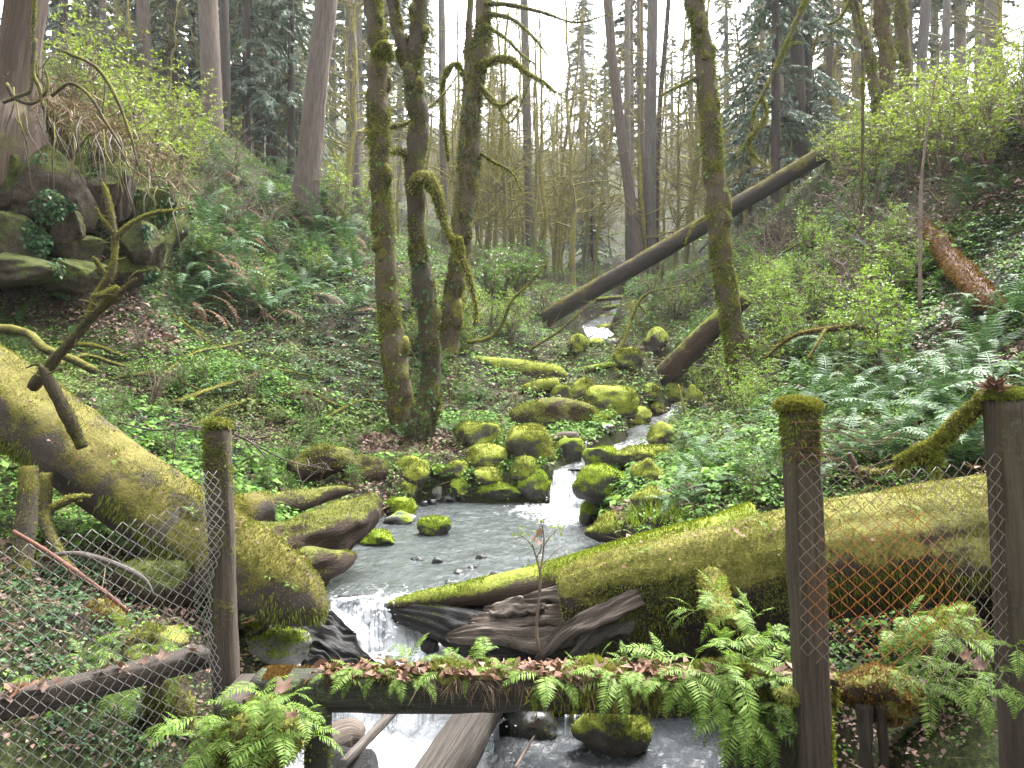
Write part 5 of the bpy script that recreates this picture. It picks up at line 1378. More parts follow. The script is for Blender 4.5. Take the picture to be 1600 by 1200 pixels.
o = obj('kerb_timber', bar(P(392, 1052, 4.25), P(352, 1098, 3.82), .125, .135, rough=.010, sub=10, bev=.015, seed=5).moved([0, 0, -.067]), M['rail'], None, P(352, 1130, 3.82)); tag(o, 'short dark timber stub with brown leaves, set across the beam end', 'timber')
for nm, x, wd, lab in (('timber_pile', 497, .12, 'dark upright pile under the near end of the overgrown timber'), ('timber_pile', 1165, .20, 'dark wide pile behind hanging ferns under the overgrown timber')):
    a = P(x, 1106, 4.12); a[2] = -1.873
    g = box(a - [0, 0, .75], (wd, .15, 1.5), None, 7, .01, 12, .02)
    o = obj(nm, g, M['beam'], None, a - [0, 0, 1.5]); tag(o, lab, 'pile')
    mossed(o, g, 900, .02, 'moss_green', np.random.default_rng(8), lambda p, n: smooth(-.3, .3, fbm(p * 5, 2, 2)))
o = obj('rail_timber', bar(P(325, 1012, 4.42), P(-160, 1125, 3.55), .13, .11, rough=.012, sub=40, bev=.015, seed=6).moved([0, 0, -.05]), M['rail'], None, P(325, 1030, 4.4)); tag(o, 'dark low rail behind the wire mesh, littered with brown leaves', 'rail')
# plank step to the low side of the squared post
g = rock(P(1232, 1085, 3.86), (.12, .14, .07), 19, 3, .2)
o = obj('moss_clump', g, M['soil_lump'], None, P(1232, 1095, 3.86)); tag(o, 'shaggy moss clump against the foot of the squared post', 'moss clump')
mossed(o, g, 700, .022, 'moss', np.random.default_rng(5), None, droop=1.2)

# ---- chain link
def chain_link(name, corner, label, mat, nw, rows, wob, seed, dmd=.071, skip=None, rad=.0018):
    """corner(s, t): metres along and down -> point; each zigzag wire is a part"""
    e = thing(name, corner(0, rows * dmd), label, 'fence')
    rng = np.random.default_rng(seed)
    for i in range(nw):
        x0 = i * dmd * .5
        k = np.arange(rows * 2 + 1)
        s = x0 + np.where((k + i) % 2 == 0, -1, 1) * dmd * .25 * .98
        t = k * dmd * .5
        lo, hi = (0, len(k)) if skip is None else skip(i, rows * 2 + 1)
        k, s, t = k[lo:hi], s[lo:hi], t[lo:hi]
        if len(k) < 4: continue
        pts = np.array([corner(a, b) for a, b in zip(s, t)])
        pts[:, 1] += np.where((k + i) % 2 == 0, -.003, .003)
        q = np.column_stack([s * 2.2, t * 2.2, np.full(len(s), seed)])
        pts[:, 0] += wob * fbm(q, seed, 3); pts[:, 2] += wob * fbm(q + 31, seed + 5, 3); pts[:, 1] += wob * 1.5 * fbm(q + 77, seed + 9, 2)
        # keep the corners sharp: two points at each bend
        pp = np.vstack([np.stack([pts[:-1] * .97 + pts[1:] * .03, pts[:-1] * .03 + pts[1:] * .97], 1).reshape(-1, 3)])
        obj('wire', tube(pp, np.full(len(pp), rad), None, 5), mat, e)
    return e
wl_ = wire_mat('galvanised_wire', (0, 0, -50), (1, 1))
A0, A1 = P(338, 770, 4.27), P(-260, 800, 3.35)
dirA = norm((A1 - A0) * [1, 1, 0])
def cA(s, t):
    return np.array([A0[0], A0[1], -.80]) + dirA * s + np.array([0, 0, -t - .10 * math.sin(min(s, 1.6) / 1.6 * math.pi) - .04 * s])
rgA = random.Random(4)
chain_link('chain_link_fence', cA, 'sagging grey wire mesh fence before the sloping log', wl_, 58, 24, .010, 601, dmd=.068, skip=lambda i, n: (rgA.choice((0, 0, 1)), n))
# strands bunched beside the short post
A0b = P(318, 735, 4.26)
def cAb(s, t):
    return np.array([A0b[0], A0b[1], A0b[2]]) + np.array([s * .55 + .03 * math.sin(t * 7), -.02 - .03 * math.sin(t * 5 + s * 20), -t])
chain_link('chain_link_fence', cAb, 'bunched loose strands of wire mesh hanging along the short post', wl_, 6, 22, .016, 602, dmd=.056)
wr_ = wire_mat('rusting_wire', (1.78 - 1.335, 0, -1.30 + 1.66), (.36, .44), (.21, .175, .145))
R0 = P(1256, 706, 3.735)
def cR(s, t):
    sag = .08 * math.sin(min(max(s, 0) / .95, 1) * math.pi)
    return np.array([R0[0] + s, R0[1] - .02 * math.sin(s * 3) - .07 * t * (s > .15) * math.sin(min(s, 1) * 3.1), R0[2] - t - sag * (1 - min(t, 1))])
def skR(i, n):
    cut = [28, 29, 30, 30, 30, 31, 31, 31, 32, 32, 30, 31, 32, 34, 40, 44, 46]
    return (0, min(n, cut[min(i // 2, 16)]))
ch = chain_link('chain_link_fence', cR, 'wire mesh fence with a bright orange rust patch between two posts', wr_, 38, 24, .009, 603, skip=skR, dmd=.0715)
# rust centre is given from the fence's own origin
_o = np.array(ch['_o'])
for nd in wr_.node_tree.nodes:
    if nd.type == 'VECT_MATH' and nd.operation == 'SUBTRACT':
        nd.inputs[1].default_value = tuple(P(1375, 905, 3.72) - _o)

# mossy bough leaning on the post, with nails of wire, and thorny canes
lb = stick([(1402, 722, 3.95, .022), (1440, 708, 3.93, .034), (1470, 690, 3.92, .036), (1500, 660, 3.90, .036), (1530, 630, 3.88, .034), (1552, 608, 3.87, .03)], 'yellow mossy bough leaning against the wire-wrapped post', 'big_log', 'branch', 'leaning_bough', 610, moss='moss_yellow', nm=5200, size=.024)
stick([(1455, 705, 3.92, .03), (1462, 725, 3.9, .02), (1460, 745, 3.9, .008)], 'hanging beard of moss under the leaning bough', 'dark_log', 'moss', 'moss_beard', 611, moss='moss', nm=900, size=.03)
stick([(1418, 722, 3.94, .014), (1412, 735, 3.93, .01), (1408, 745, 3.92, .004)], 'small moss tassel at the low end of the leaning bough', 'dark_log', 'moss', 'moss_beard', 612, moss='moss', nm=300, size=.02)
stick([(1340, 735, 3.95, .018), (1370, 738, 3.95, .014), (1402, 728, 3.95, .012)], 'thin mossy stick joining the low end of the leaning bough', 'limb', seed=613, moss='moss_yellow', nm=350, size=.015)
stick([(1326, 708, 3.9, .012), (1334, 725, 3.9, .016), (1340, 742, 3.92, .014)], 'dark snapped peg beside the thin mossy stick', 'dark_twig', seed=614)
rng = np.random.default_rng(21)
for k in range(13):
    t = k / 12
    a = P(1478 + 66 * t, 668 - 62 * t, 3.86)
    o = obj('wire_tie', tube([a, a + [rng.uniform(-.006, .006), -.004, .032]], [.0022, .002], 3, 5), M['dark_twig'], lb)
for k in range(14):
    y = rng.uniform(660, 730); x = rng.uniform(1225, 1260); L = rng.uniform(60, 190)
    Y = 3.77 - rng.uniform(0, .03)
    pts = [(x, y, Y, .0022), (x + L * .35, y + rng.uniform(-6, 14), Y + .03, .0024), (x + L * .7, y + rng.uniform(-4, 22), Y + .05, .002), (x + L, y + rng.uniform(-10, 26), Y + .08, .0012)]
    stick(pts, 'thin reddish bramble cane strung past the squared post', 'red_twig', 'cane', 'bramble_cane', 620 + k, 'bramble canes at the squared post')
# sapling growing on the timber
sb = P(842, 1012, 4.2)
sp_ = thing('sapling', sb, 'spindly leafing sapling rooted on the overgrown timber', 'sapling')
for k, (pts, r) in enumerate((([(842, 1015), (838, 980), (842, 940), (844, 895), (838, 872), (832, 850)], .010), ([(843, 897), (848, 870), (850, 840), (845, 815)], .006), ([(834, 858), (825, 845), (812, 836)], .004), ([(838, 872), (846, 855), (842, 835)], .004), ([(848, 855), (860, 838), (872, 826)], .004), ([(842, 890), (862, 878), (885, 865)], .003), ([(846, 840), (850, 815), (858, 802)], .003), ([(846, 830), (838, 810), (835, 800)], .003), ([(845, 885), (870, 860), (890, 850)], .0025))):
    obj('stem' if k == 0 else 'branch', tube([P(a, b, 4.2) for a, b in pts], np.linspace(r, r * .5, len(pts)), 12, 6, .2, 20, k), M['twig'], sp_)
tipx = [(812, 836), (806, 832), (818, 828), (832, 850), (842, 835), (872, 826), (878, 832), (885, 865), (858, 802), (835, 800), (862, 822), (850, 815), (826, 836), (866, 838), (880, 824)]
for k, (a, b) in enumerate(tipx):
    for j in range(2):
        d = rand_dirs(1, rng, -.2, .5)
        obj('leaf', leaves(np.array([P(a + rng.uniform(-4, 4), b + rng.uniform(-4, 4), 4.2)]), d, rand_dirs(1, rng, .3, 1), [.028], [.016]), M['shrub'], sp_)
for k, (a, b) in enumerate(((838, 836), (846, 826), (842, 842))):
    d = rand_dirs(1, rng, -.9, -.3)
    obj('dead_leaf', leaves(np.array([P(a, b, 4.18)]), d, rand_dirs(1, rng), [.06], [.04]), M['dead_leaf'], sp_)

# ---------------------------------------------------------------- where plants may stand
def wet(X, Y):
    d = np.full(len(X), 1e9)
    for s in SPd:
        d = np.minimum(d, np.hypot(X - s[0], Y - s[1]) - s[3])
    z = H(X, Y)
    return (d < 0.12) | ((Y > 6.9) & (Y < 12.6) & (np.abs(X + .3) < 2.3) & (z < POOL_Z + .05)) | ((Y < 7.6) & (X > -2.0) & (X < 2.1) & (z < MID_Z + 0.15))

def scatter(n, y0, y1, rng, power=1.0, margin=0.06):
    """points on the ground in view, thinning with distance"""
    u = rng.random(n)
    if power == 0:
        Y = y0 + (y1 - y0) * u
    else:
        Y = (y0 ** power + u * (y1 ** power - y0 ** power)) ** (1 / power)
    X = rng.uniform(-.65 - margin, .65 + margin, n) * Y
    k = ~wet(X, Y)
    X, Y = X[k], Y[k]
    return np.column_stack([X, Y, H(X, Y)])

def project(p):
    return 800 + F * p[:, 0] / p[:, 1], HZ - F * p[:, 2] / p[:, 1]

def herb_geo(p, rng, per, r, h, size, wratio=.7, tilt=.55, fold=.15, rosette=True):
    """small plants: leaves radiating from a common stem (or lying loose, if not a rosette)"""
    n = len(p) * per
    b = np.repeat(p, per, 0)
    a = np.repeat(rng.uniform(0, 2 * np.pi, len(p)), per) + np.tile(np.arange(per) * 2 * np.pi / per, len(p)) + rng.normal(size=n) * .5
    L = np.repeat(size * np.clip(p[:, 1] / 9, .55, 1) * rng.uniform(.55, 1.35, len(p)), per) * rng.uniform(.75, 1.2, n)
    if rosette:
        rad = L * rng.uniform(.1, .9, n)
        hh = np.repeat(h * rng.uniform(.2, 1.5, len(p)), per) * rng.uniform(.75, 1.1, n)
        up = norm(np.column_stack([np.cos(a) * tilt * .7 + rng.normal(size=n) * tilt * .35, np.sin(a) * tilt * .7 + rng.normal(size=n) * tilt * .35, np.ones(n)]))
    else:
        rad = r * np.sqrt(rng.random(n)); hh = h * rng.uniform(.3, 1.2, n)
        up = norm(np.column_stack([rng.normal(size=n) * tilt, rng.normal(size=n) * tilt - .2, np.ones(n)]))
    pos = b + np.column_stack([np.cos(a) * rad, np.sin(a) * rad, hh])
    d = np.column_stack([np.cos(a), np.sin(a), rng.normal(size=n) * .15])
    d = d - up * np.sum(d * up, 1)[:, None]
    return leaves(pos, d, up, L, L * wratio, fold, .45)

# patches of bare dead leaves, ivy and bare soil, as discs on the ground
def discs(rows):
    return np.array([[*G(a, b)[:2], r] for a, b, r in rows])
LITTER = discs([(1400, 370, 1.3), (1450, 320, 1.0), (1350, 420, 1.2), (1500, 300, .8), (1560, 560, .7), (1480, 540, .7), (1400, 1150, .7), (1300, 1160, .4), (1500, 980, .35), (1580, 290, .7),
                (600, 700, .7), (550, 755, .6), (620, 700, .7), (690, 700, .6), (430, 860, .35), (400, 850, .3), (150, 470, 1.0), (200, 500, .9), (720, 470, 1.0), (330, 690, .4), (1430, 300, .8), (1290, 320, 1.2), (740, 690, .5), (230, 950, .3), (260, 970, .3)])
IVY = discs([(330, 450, 1.8), (430, 470, 1.8), (500, 520, 1.8), (560, 580, 1.4), (250, 480, 1.2), (380, 520, 1.5), (280, 690, .9), (240, 660, .8), (300, 730, .7), (760, 440, 1.5), (560, 460, 1.4), (800, 500, 1.0), (1560, 380, .9), (1580, 440, .9), (1500, 500, .7), (1180, 530, 1.0), (120, 930, .5), (100, 1000, .4), (180, 1140, .4), (1340, 1050, .25)])
def inside(p, dd, soft=.5):
    m = np.zeros(len(p))
    for x, y, r in dd:
        m = np.maximum(m, smooth(1 + soft, 1 - soft, np.hypot(p[:, 0] - x, p[:, 1] - y) / r))
    return m

rng = np.random.default_rng(77)
def spread_leaves():
    out = {}
    near = scatter(50000, 4.4, 15, rng, 1.2)
    far = scatter(52000, 13, 46, rng, 1.0)
    farther = scatter(12500, 44, 170, rng, 1.0)
    for nm, p, per, r, h, s in (('near', near, 5, .09, .09, .048), ('far', far, 5, .16, .16, .078), ('farther', farther, 4, .35, .3, .20)):
        lit = inside(p, LITTER) + .22 * (fbm(p * .8, 5, 2) > .5)
        ivy = inside(p, IVY)
        g1 = fbm(p * [.55, .55, .2], 9, 3)
        u = rng.random(len(p))
        hollow = (p[:, 0] < -1.2) & (p[:, 1] < 6.6)
        lit = np.where(hollow, np.maximum(lit, .35), lit)
        is_l = u < lit * .85
        is_i = (~is_l) & (u < lit * .85 + ivy * .7)
        rest = ~(is_l | is_i)
        keep = rng.random(len(p)) < np.clip(.84 + .45 * g1, .35, 1) * np.where(hollow, .4, 1)
        bright = rest & keep & (fbm(p * .7 + 40, 21, 2) > -.35)
        dull = rest & keep & ~bright
        out.setdefault('herb', []).append(herb_geo(p[bright], rng, per, r, h, s))
        out.setdefault('herb_dull', []).append(herb_geo(p[dull], rng, per, r, h, s))
        out.setdefault('ivy', []).append(herb_geo(p[is_i], rng, per, r * .9, h * .55, s * .95, .95, .5))
        lp = p[is_l | (rest & ~keep)]
        out.setdefault('litter', []).append(herb_geo(lp, rng, 3, r * 1.2, .018 * s / .05, s * 1.3, .65, .4, .3, False))
    return out
SL = spread_leaves()
bp = scatter(5200, 5.5, 15, rng, 1.2)
gq = fbm(bp * [.8, .8, 0], 71, 2)
bp = bp[(gq > .05) & (inside(bp, LITTER) < .3) & ~((bp[:, 0] < -1.2) & (bp[:, 1] < 6.6))]
SL['herb'].append(herb_geo(bp, rng, 6, .1, .14, .095, .8, .6))
tag(obj('undergrowth', joined(SL['herb']), M['herb']), 'fresh green herbs carpeting the ravine banks', 'undergrowth', kind='stuff')
tag(obj('undergrowth', joined(SL['herb_dull']), M['herb_dull']), 'dull olive low plants between the ferns', 'undergrowth', kind='stuff')
tag(obj('ivy', joined(SL['ivy']), M['ivy']), 'dark glossy ivy carpeting parts of the banks', 'ivy', kind='stuff')
tag(obj('leaf_litter', joined(SL['litter']), M['dead_pink']), 'faded pinkish dead leaves strewn on the slopes', 'leaf litter', kind='stuff')

# dry stalks, twigs and brambles standing and lying in the undergrowth
def stalks(p, n_per, L, wdt, rng, up=.5):
    n = len(p) * n_per
    b = np.repeat(p, n_per, 0) + np.column_stack([rng.normal(size=n) * .15, rng.normal(size=n) * .15, np.full(n, .02)])
    d = norm(np.column_stack([rng.normal(size=n), rng.normal(size=n) * .6, np.abs(rng.normal(size=n)) * up]))
    LL = L * rng.uniform(.4, 1.5, n)
    return leaves(b, d, rand_dirs(n, rng), LL, wdt, 0, .5)
pa = scatter(1800, 4.5, 16, rng, 1.1); pb = scatter(2800, 15, 45, rng, 1.0)
tag(obj('dry_twigs', stalks(pa, 3, .28, .006, rng).join(stalks(pb, 3, .6, .016, rng, .8)), M['dry_stalk']), 'dry tan stalks and bramble twigs over the slopes', 'twigs', kind='stuff')
# dead bracken and roots spilling over the outcrop
q = []
for k in range(1100):
    px = rng.uniform(60, 300); py = np.interp(px, [60, 150, 300], [150, 190, 290]) + rng.normal() * 22
    q.append(P(px, py, np.interp(px, [60, 150, 300], [13.6, 14.0, 16.5]) + rng.uniform(-.4, .3)))
q = np.array(q); n = len(q)
tag(obj('dead_bracken', leaves(q, np.column_stack([rng.normal(size=n) * .7 + .25, -.3 + rng.normal(size=n) * .5, -.55 + rng.normal(size=n) * .55]), rand_dirs(n, rng), rng.uniform(.12, .45, n), rng.uniform(.008, .03, n)), M['dry_stalk']), 'brown dead bracken spilling over the outcrop', 'bracken', kind='stuff')
# ---------------------------------------------------------------- ferns
def frond(L, W, n, th0, th1, seed, fwd=.35, droop=.25, narrow=1.0, base=.1, wf=1.0):
    """arching fern frond in the XZ plane from the origin: midrib strip and leaflets"""
    rng = np.random.default_rng(seed)
    s = np.linspace(0, 1, n + 1)
    th = np.radians(th0 + (th1 - th0) * s ** 1.2)
    ds = L / n
    x = np.concatenate([[0], np.cumsum(np.cos(th[:-1]) * ds)]); z = np.concatenate([[0], np.cumsum(np.sin(th[:-1]) * ds)])
    y = .03 * L * np.sin(s * 3 + seed)
    c = np.column_stack([x, y, z])
    t = norm(np.gradient(c, axis=0))
    nr = np.column_stack([-t[:, 2], t[:, 1] * 0, t[:, 0]])
    w = L * .006 * (1.2 - s)
    v = np.concatenate([c + np.column_stack([0 * w, w, 0 * w]), c - np.column_stack([0 * w, w, 0 * w])])
    k = np.arange(n)
    rib = Geo(v, np.stack([k, k + 1, k + 1 + n + 1, k + n + 1], -1))
    pos, dr, nn, ln = [], [], [], []
    for side in (-1, 1):
        for i in range(1, n + 1):
            ss = (i + (.25 if side > 0 else -.25)) / n
            if ss < base: continue
            prof = min(1, (ss - base) / .12 + .35) * (1 - max(0, (ss - .35) / .65) ** 1.6) ** narrow
            if prof < .04: continue
            dd = np.array([0, side, 0]) + t[i] * (fwd + .5 * ss) - nr[i] * droop * rng.uniform(.4, 1.6) + rng.normal(size=3) * .07
            pos.append(c[i]); dr.append(dd); nn.append(nr[i] + rng.normal(size=3) * .12); ln.append(W * prof * rng.uniform(.9, 1.1))
    g = leaves(np.array(pos), np.array(dr), np.array(nn), np.array(ln), np.minimum(np.array(ln) * .42, L / n * wf), .12, .3)
    return rib.join(g)

def frond_meshes(specs, mat):
    out = []
    for sp in specs:
        me = make_mesh('frond', frond(*sp)); me.materials.append(M[mat]); out.append(me)
    return out
SW = [(L_, W_, n_, a_, b_, k_, .35, .25, 1.0, .1, .62) for L_, W_, n_, a_, b_, k_ in ((.90, .10, 26, 65, -40, 1), (.75, .095, 24, 50, -25, 2), (1.0, .105, 28, 75, -35, 3), (.65, .09, 22, 35, -40, 4), (.85, .095, 25, 62, -60, 5))]
FM = {'fern': frond_meshes(SW, 'fern'), 'fern_grey': frond_meshes(SW, 'fern_grey')}
FM['dead'] = frond_meshes([(.7, .08, 22, 10, -80, 6), (.6, .075, 20, -5, -70, 7)], 'dead_frond')
LI = [(.25, .056, 18, 40, -50, 11, .3, .2, 1.0, .18, .72), (.29, .060, 20, 15, -75, 12, .3, .2, 1.0, .2, .72), (.22, .050, 16, 65, 10, 13, .3, .15, 1.0, .2, .72), (.27, .058, 19, -10, -85, 14, .3, .2, 1.0, .22, .72), (.19, .046, 15, 30, -30, 15, .3, .2, 1.0, .15, .72)]
FM['fern_light'] = frond_meshes(LI, 'fern_light')

def fern(loc, scale, kind, label, group, rng, nf=13, az=None, azw=math.pi, cat='fern', pick=None, pitch=.2):
    e = thing('fern', loc, label, cat, group)
    e.scale = (scale,) * 3
    for k in range(nf):
        me = FM[kind][int(rng.integers(len(FM[kind])))] if pick is None else FM[kind][pick[k % len(pick)]]
        if kind != 'fern_light' and k % 7 == 5:
            me = FM['dead'][k % 2]
        o = bpy.data.objects.new('frond', me)
        COL.objects.link(o)
        o.parent = e
        a = (k / nf * 2 * math.pi + rng.uniform(-.3, .3)) if az is None else az + rng.uniform(-azw, azw)
        o.rotation_euler = (rng.uniform(-.25, .25), rng.uniform(-pitch, pitch), a)
        s = rng.uniform(.55, 1.25)
        o.scale = (s, s, s)
    return e

def fern_field(rows, label, group, kind, rng, s0=.9, s1=1.2, nf=12):
    for x, y in rows:
        p = G(x, y)
        if wet(np.array([p[0]]), np.array([p[1]]))[0]: continue
        fern(p + [0, 0, -.02], rng.uniform(s0, s1), kind, label, group, rng, nf)

def spots(x0, x1, y0, y1, n, rng, gap=22, cond=None):
    out = []
    for _ in range(n * 40):
        x, y = rng.uniform(x0, x1), rng.uniform(y0, y1)
        if cond and not cond(x, y): continue
        if all((x - a) ** 2 + ((y - b) * 1.6) ** 2 > gap ** 2 for a, b in out):
            out.append((x, y))
        if len(out) >= n: break
    return out
rng = np.random.default_rng(88)
fern_field(spots(285, 565, 265, 490, 60, rng, 20, lambda x, y: y > 250 + (x < 350) * (350 - x) * 1.2), 'drooping sword fern on the steep slope below the pinkish fir', 'sword ferns on the slope below the pinkish fir', 'fern_grey', rng, 1.3, 2.0, 13)
fern_field(spots(230, 540, 480, 640, 12, rng, 50), 'small fern among herbs and fallen branches of the lower slope', 'ferns among the herbs of the lower slope', 'fern_grey', rng, .6, .85, 10)
fern_field(spots(380, 470, 690, 770, 5, rng, 34), 'young fern behind the short fence post', 'young ferns behind the short post', 'fern', rng, .5, .65, 9)
fern_field(spots(570, 730, 560, 690, 13, rng, 26), 'fern growing round the maple roots', 'ferns round the maple roots', 'fern', rng, .55, .85, 9)
fern_field(spots(690, 790, 470, 560, 7, rng, 30), 'fern on the twiggy bank behind the maples', 'ferns on the twiggy bank', 'fern', rng, .6, .9, 9)
fern_field(spots(1230, 1590, 560, 735, 24, rng, 40), 'large arching sword fern above the huge mossy log', 'sword ferns above the huge mossy log', 'fern_grey', rng, .95, 1.35, 15)
fern_field(spots(1240, 1440, 520, 600, 8, rng, 36), 'dark sword fern in the hollow under the arched branch', 'sword ferns under the arched branch', 'fern', rng, 1.0, 1.3, 13)
fern_field(spots(1450, 1600, 490, 540, 4, rng, 36), 'blue-grey sword fern below the shaggy orange log', 'sword ferns below the shaggy log', 'fern_grey', rng, .9, 1.2, 12)
fern_field(spots(1050, 1210, 660, 800, 11, rng, 32), 'pale fern on the bank beside the sloping green boulder', 'pale ferns on the stream bank', 'fern_grey', rng, .55, .85, 11)
fern_field(spots(1290, 1420, 300, 440, 9, rng, 36), 'fern on the litter-strewn upper slope', 'ferns on the litter-strewn slope', 'fern_grey', rng, .9, 1.2, 11)
fern_field(spots(1500, 1640, 225, 330, 6, rng, 34), 'overhanging fern under the bright shrubs', 'ferns under the bright shrubs', 'fern', rng, 1.0, 1.3, 12)
fern_field(spots(1150, 1260, 330, 470, 7, rng, 36), 'fern below the long fallen trunk', 'ferns below the fallen trunk', 'fern', rng, .9, 1.2, 10)
fern_field(spots(990, 1100, 455, 540, 8, rng, 24), 'fern on the bank of the far cascade', 'ferns by the far cascade', 'fern', rng, .8, 1.2, 10)
fern_field(spots(210, 330, 290, 400, 7, rng, 30), 'fern hanging at the edge of the outcrop', 'ferns at the outcrop edge', 'fern', rng, .9, 1.3, 11)
fern_field([(738, 640), (770, 655), (752, 628)], 'fern sprouting on the sloping boulder', 'ferns on the sloping boulder', 'fern', rng, .6, .8, 10)
fern_field(spots(20, 120, 495, 590, 4, rng, 34), 'fern behind the top of the sloping log', 'ferns behind the sloping log', 'fern', rng, .6, .8, 10)

# licorice ferns on the timber and its kerb
def lic(x, y, Y, label, group, az, azw, nf, s=1.0, pick=None):
    fern(P(x, y, Y), s, 'fern_light', label, group, rng, nf, az, azw, pick=pick, pitch=.3)
FRONT = -math.pi / 2
for x in (520, 552, 585, 625, 655, 690, 735, 775, 800):
    lic(x, 1052 + rng.uniform(-10, 8), 4.12, 'small fern on the bare end of the overgrown timber', 'ferns along the thin part of the timber', FRONT, 1.7, 5, rng.uniform(.55, .85))
for x in (600, 640, 705, 730, 755, 900, 935, 980, 1040):
    lic(x, 1035 + rng.uniform(-8, 8), 4.22, 'upright little fern along the back edge of the timber', 'upright ferns along the timber', FRONT, 3.1, 6, rng.uniform(.7, 1.05), pick=[2, 0, 4])
for x in (850, 880, 960, 1000, 1045, 1080):
    lic(x, 1058 + rng.uniform(-8, 10), 4.08, 'fern drooping over the mossy face of the timber', 'ferns drooping over the timber face', FRONT, 1.3, 6, rng.uniform(.75, 1.15), pick=[1, 3, 0])
for x, y in ((1085, 1030), (1110, 1060), (1130, 1010), (1140, 1050), (1165, 1080), (1175, 1030), (1205, 1060), (1215, 1100), (1235, 1075), (1150, 1110), (1190, 1130), (1120, 1095), (1225, 1140), (1160, 1150)):
    lic(x, y, 4.02 if y > 1045 else 4.2, 'lush fern in the thick clump at the squared post', 'lush ferns at the squared post', FRONT, 1.9, 7, rng.uniform(.8, 1.35))
for x, y in ((1085, 955), (1120, 935), (1150, 950), (1175, 970), (1200, 990)):
    lic(x, y, 4.85, 'fern on the mossy branch stub of the huge log', 'ferns on the branch stub', FRONT, 2.4, 7, rng.uniform(.85, 1.1))
km = rock(P(400, 1150, 3.88), (.42, .30, .32), 91, 4, .2)
kc = tag(obj('moss_clump', km, M['soil_lump'], None, P(400, 1195, 3.88)), 'mossy root clump holding ferns at the timber stub', 'moss clump')
mossed(kc, km, 2600, .03, 'moss', np.random.default_rng(1), None, droop=.6)
for x, y in ((290, 1150), (320, 1120), (340, 1160), (365, 1130), (390, 1110), (410, 1080), (430, 1105), (455, 1085), (470, 1120), (440, 1150), (400, 1165), (370, 1190), (480, 1150), (330, 1195), (300, 1185)):
    lic(x, y, 3.72 + rng.uniform(0, .12), 'bright fern in the clump growing at the timber stub', 'bright ferns at the timber stub', FRONT, 1.9, 7, rng.uniform(.8, 1.15))
# behind the meshes
mm = rock(P(1372, 1085, 4.8), (.50, .4, .26), 92, 4, .35, 4, .5)
mc = tag(obj('moss_mound', mm, M['soil_lump'], None, P(1375, 1110, 4.75)), 'golden moss mound on two mossy legs behind the rusty mesh', 'moss mound')
mossed(mc, mm, 4200, .03, 'moss_orange', np.random.default_rng(1), None, droop=.4)
for x in (1350, 1378):
    obj('leg', tube([P(x, 1100, 4.7), P(x + 2, 1150, 4.65), P(x + 5, 1210, 4.6)], [.045, .03, .035], 12, 8, .5, 9, x), M['rail'], mc)
sm = rock(P(1500, 1010, 4.9), (.50, .45, .50), 93, 4, .3)
sc_ = tag(obj('mossy_stump', sm, M['soil_lump'], None, P(1500, 1070, 4.9)), 'ferny rotten stump behind the rusty mesh', 'stump')
mossed(sc_, sm, 2200, .03, 'moss', np.random.default_rng(2), top_mask(.1, .7))
for x, y in ((1400, 990), (1420, 970), (1445, 1000), (1460, 965), (1480, 990), (1430, 1030), (1465, 1040), (1490, 1060), (1500, 970), (1520, 1000), (1410, 1060), (1440, 1070)):
    lic(x, y, 4.6, 'fern on the rotten stump behind the rusty mesh', 'ferns on the rotten stump', FRONT, 1.8, 7, rng.uniform(.8, 1.15))
for x, y in ((1560, 1060), (1585, 1010), (1530, 1090)):
    lic(x, y, 3.66, 'fern poking out before the wire-wrapped post', 'ferns before the wire-wrapped post', FRONT, 2.2, 5, .9)
for x, y in ((130, 1030), (165, 1010), (200, 990), (150, 1060), (215, 1050), (175, 1075), (250, 1040), (240, 1010), (285, 1050), (60, 1060)):
    p = P(x, y, 4.75)
    fern(p, rng.uniform(.8, 1.1), 'fern_light', 'fern behind the sagging mesh above the dark rail', 'ferns behind the sagging mesh', rng, 7, FRONT, 2.0, pitch=.3)
for k, (x0, x1, y0, y1, Y, mt, ms, lab) in enumerate(((118, 195, 945, 1005, 5.3, 'soil_lump', 'moss_orange', 'mossy lump of wood behind the sagging mesh'), (75, 135, 1000, 1060, 5.1, 'soil_lump', 'moss', 'low mossy lump beside the dark rail'), (0, 50, 960, 1020, 5.4, 'soil_lump', 'moss', 'mossy lump under the upright prop'), (190, 320, 870, 960, 5.9, 'cliff', 'moss_dark', 'dark rock in the hollow under the sloping log'),
    (195, 285, 985, 1030, 5.1, 'soil_lump', 'moss', 'mossy log end with a dead leaf behind the rail'), (230, 300, 1060, 1190, 4.7, 'soil_lump', 'moss_dark', 'dark mossy bank block under the rail'), (60, 180, 1090, 1200, 4.9, 'soil_lump', 'moss_dark', 'shaded earth block under the dark rail'), (130, 230, 880, 940, 6.1, 'cliff', 'moss_dark', 'dark stone deep in the hollow'))):
    wd = (x1 - x0) / F * Y; hg = (y1 - y0) / F * Y
    g = rock(P((x0 + x1) / 2, (y0 + y1) / 2, Y + .2), (wd * 1.1, wd * .9, hg * 1.2), 700 + k, 4, .25, 5, .5)
    o = tag(obj('mossy_lump', g, M[mt], None, P((x0 + x1) / 2, y1, Y)), lab, 'mossy lump')
    mossed(o, g, 1500, .024, ms, np.random.default_rng(k), top_mask(-.1, .5, k, 3, .7))

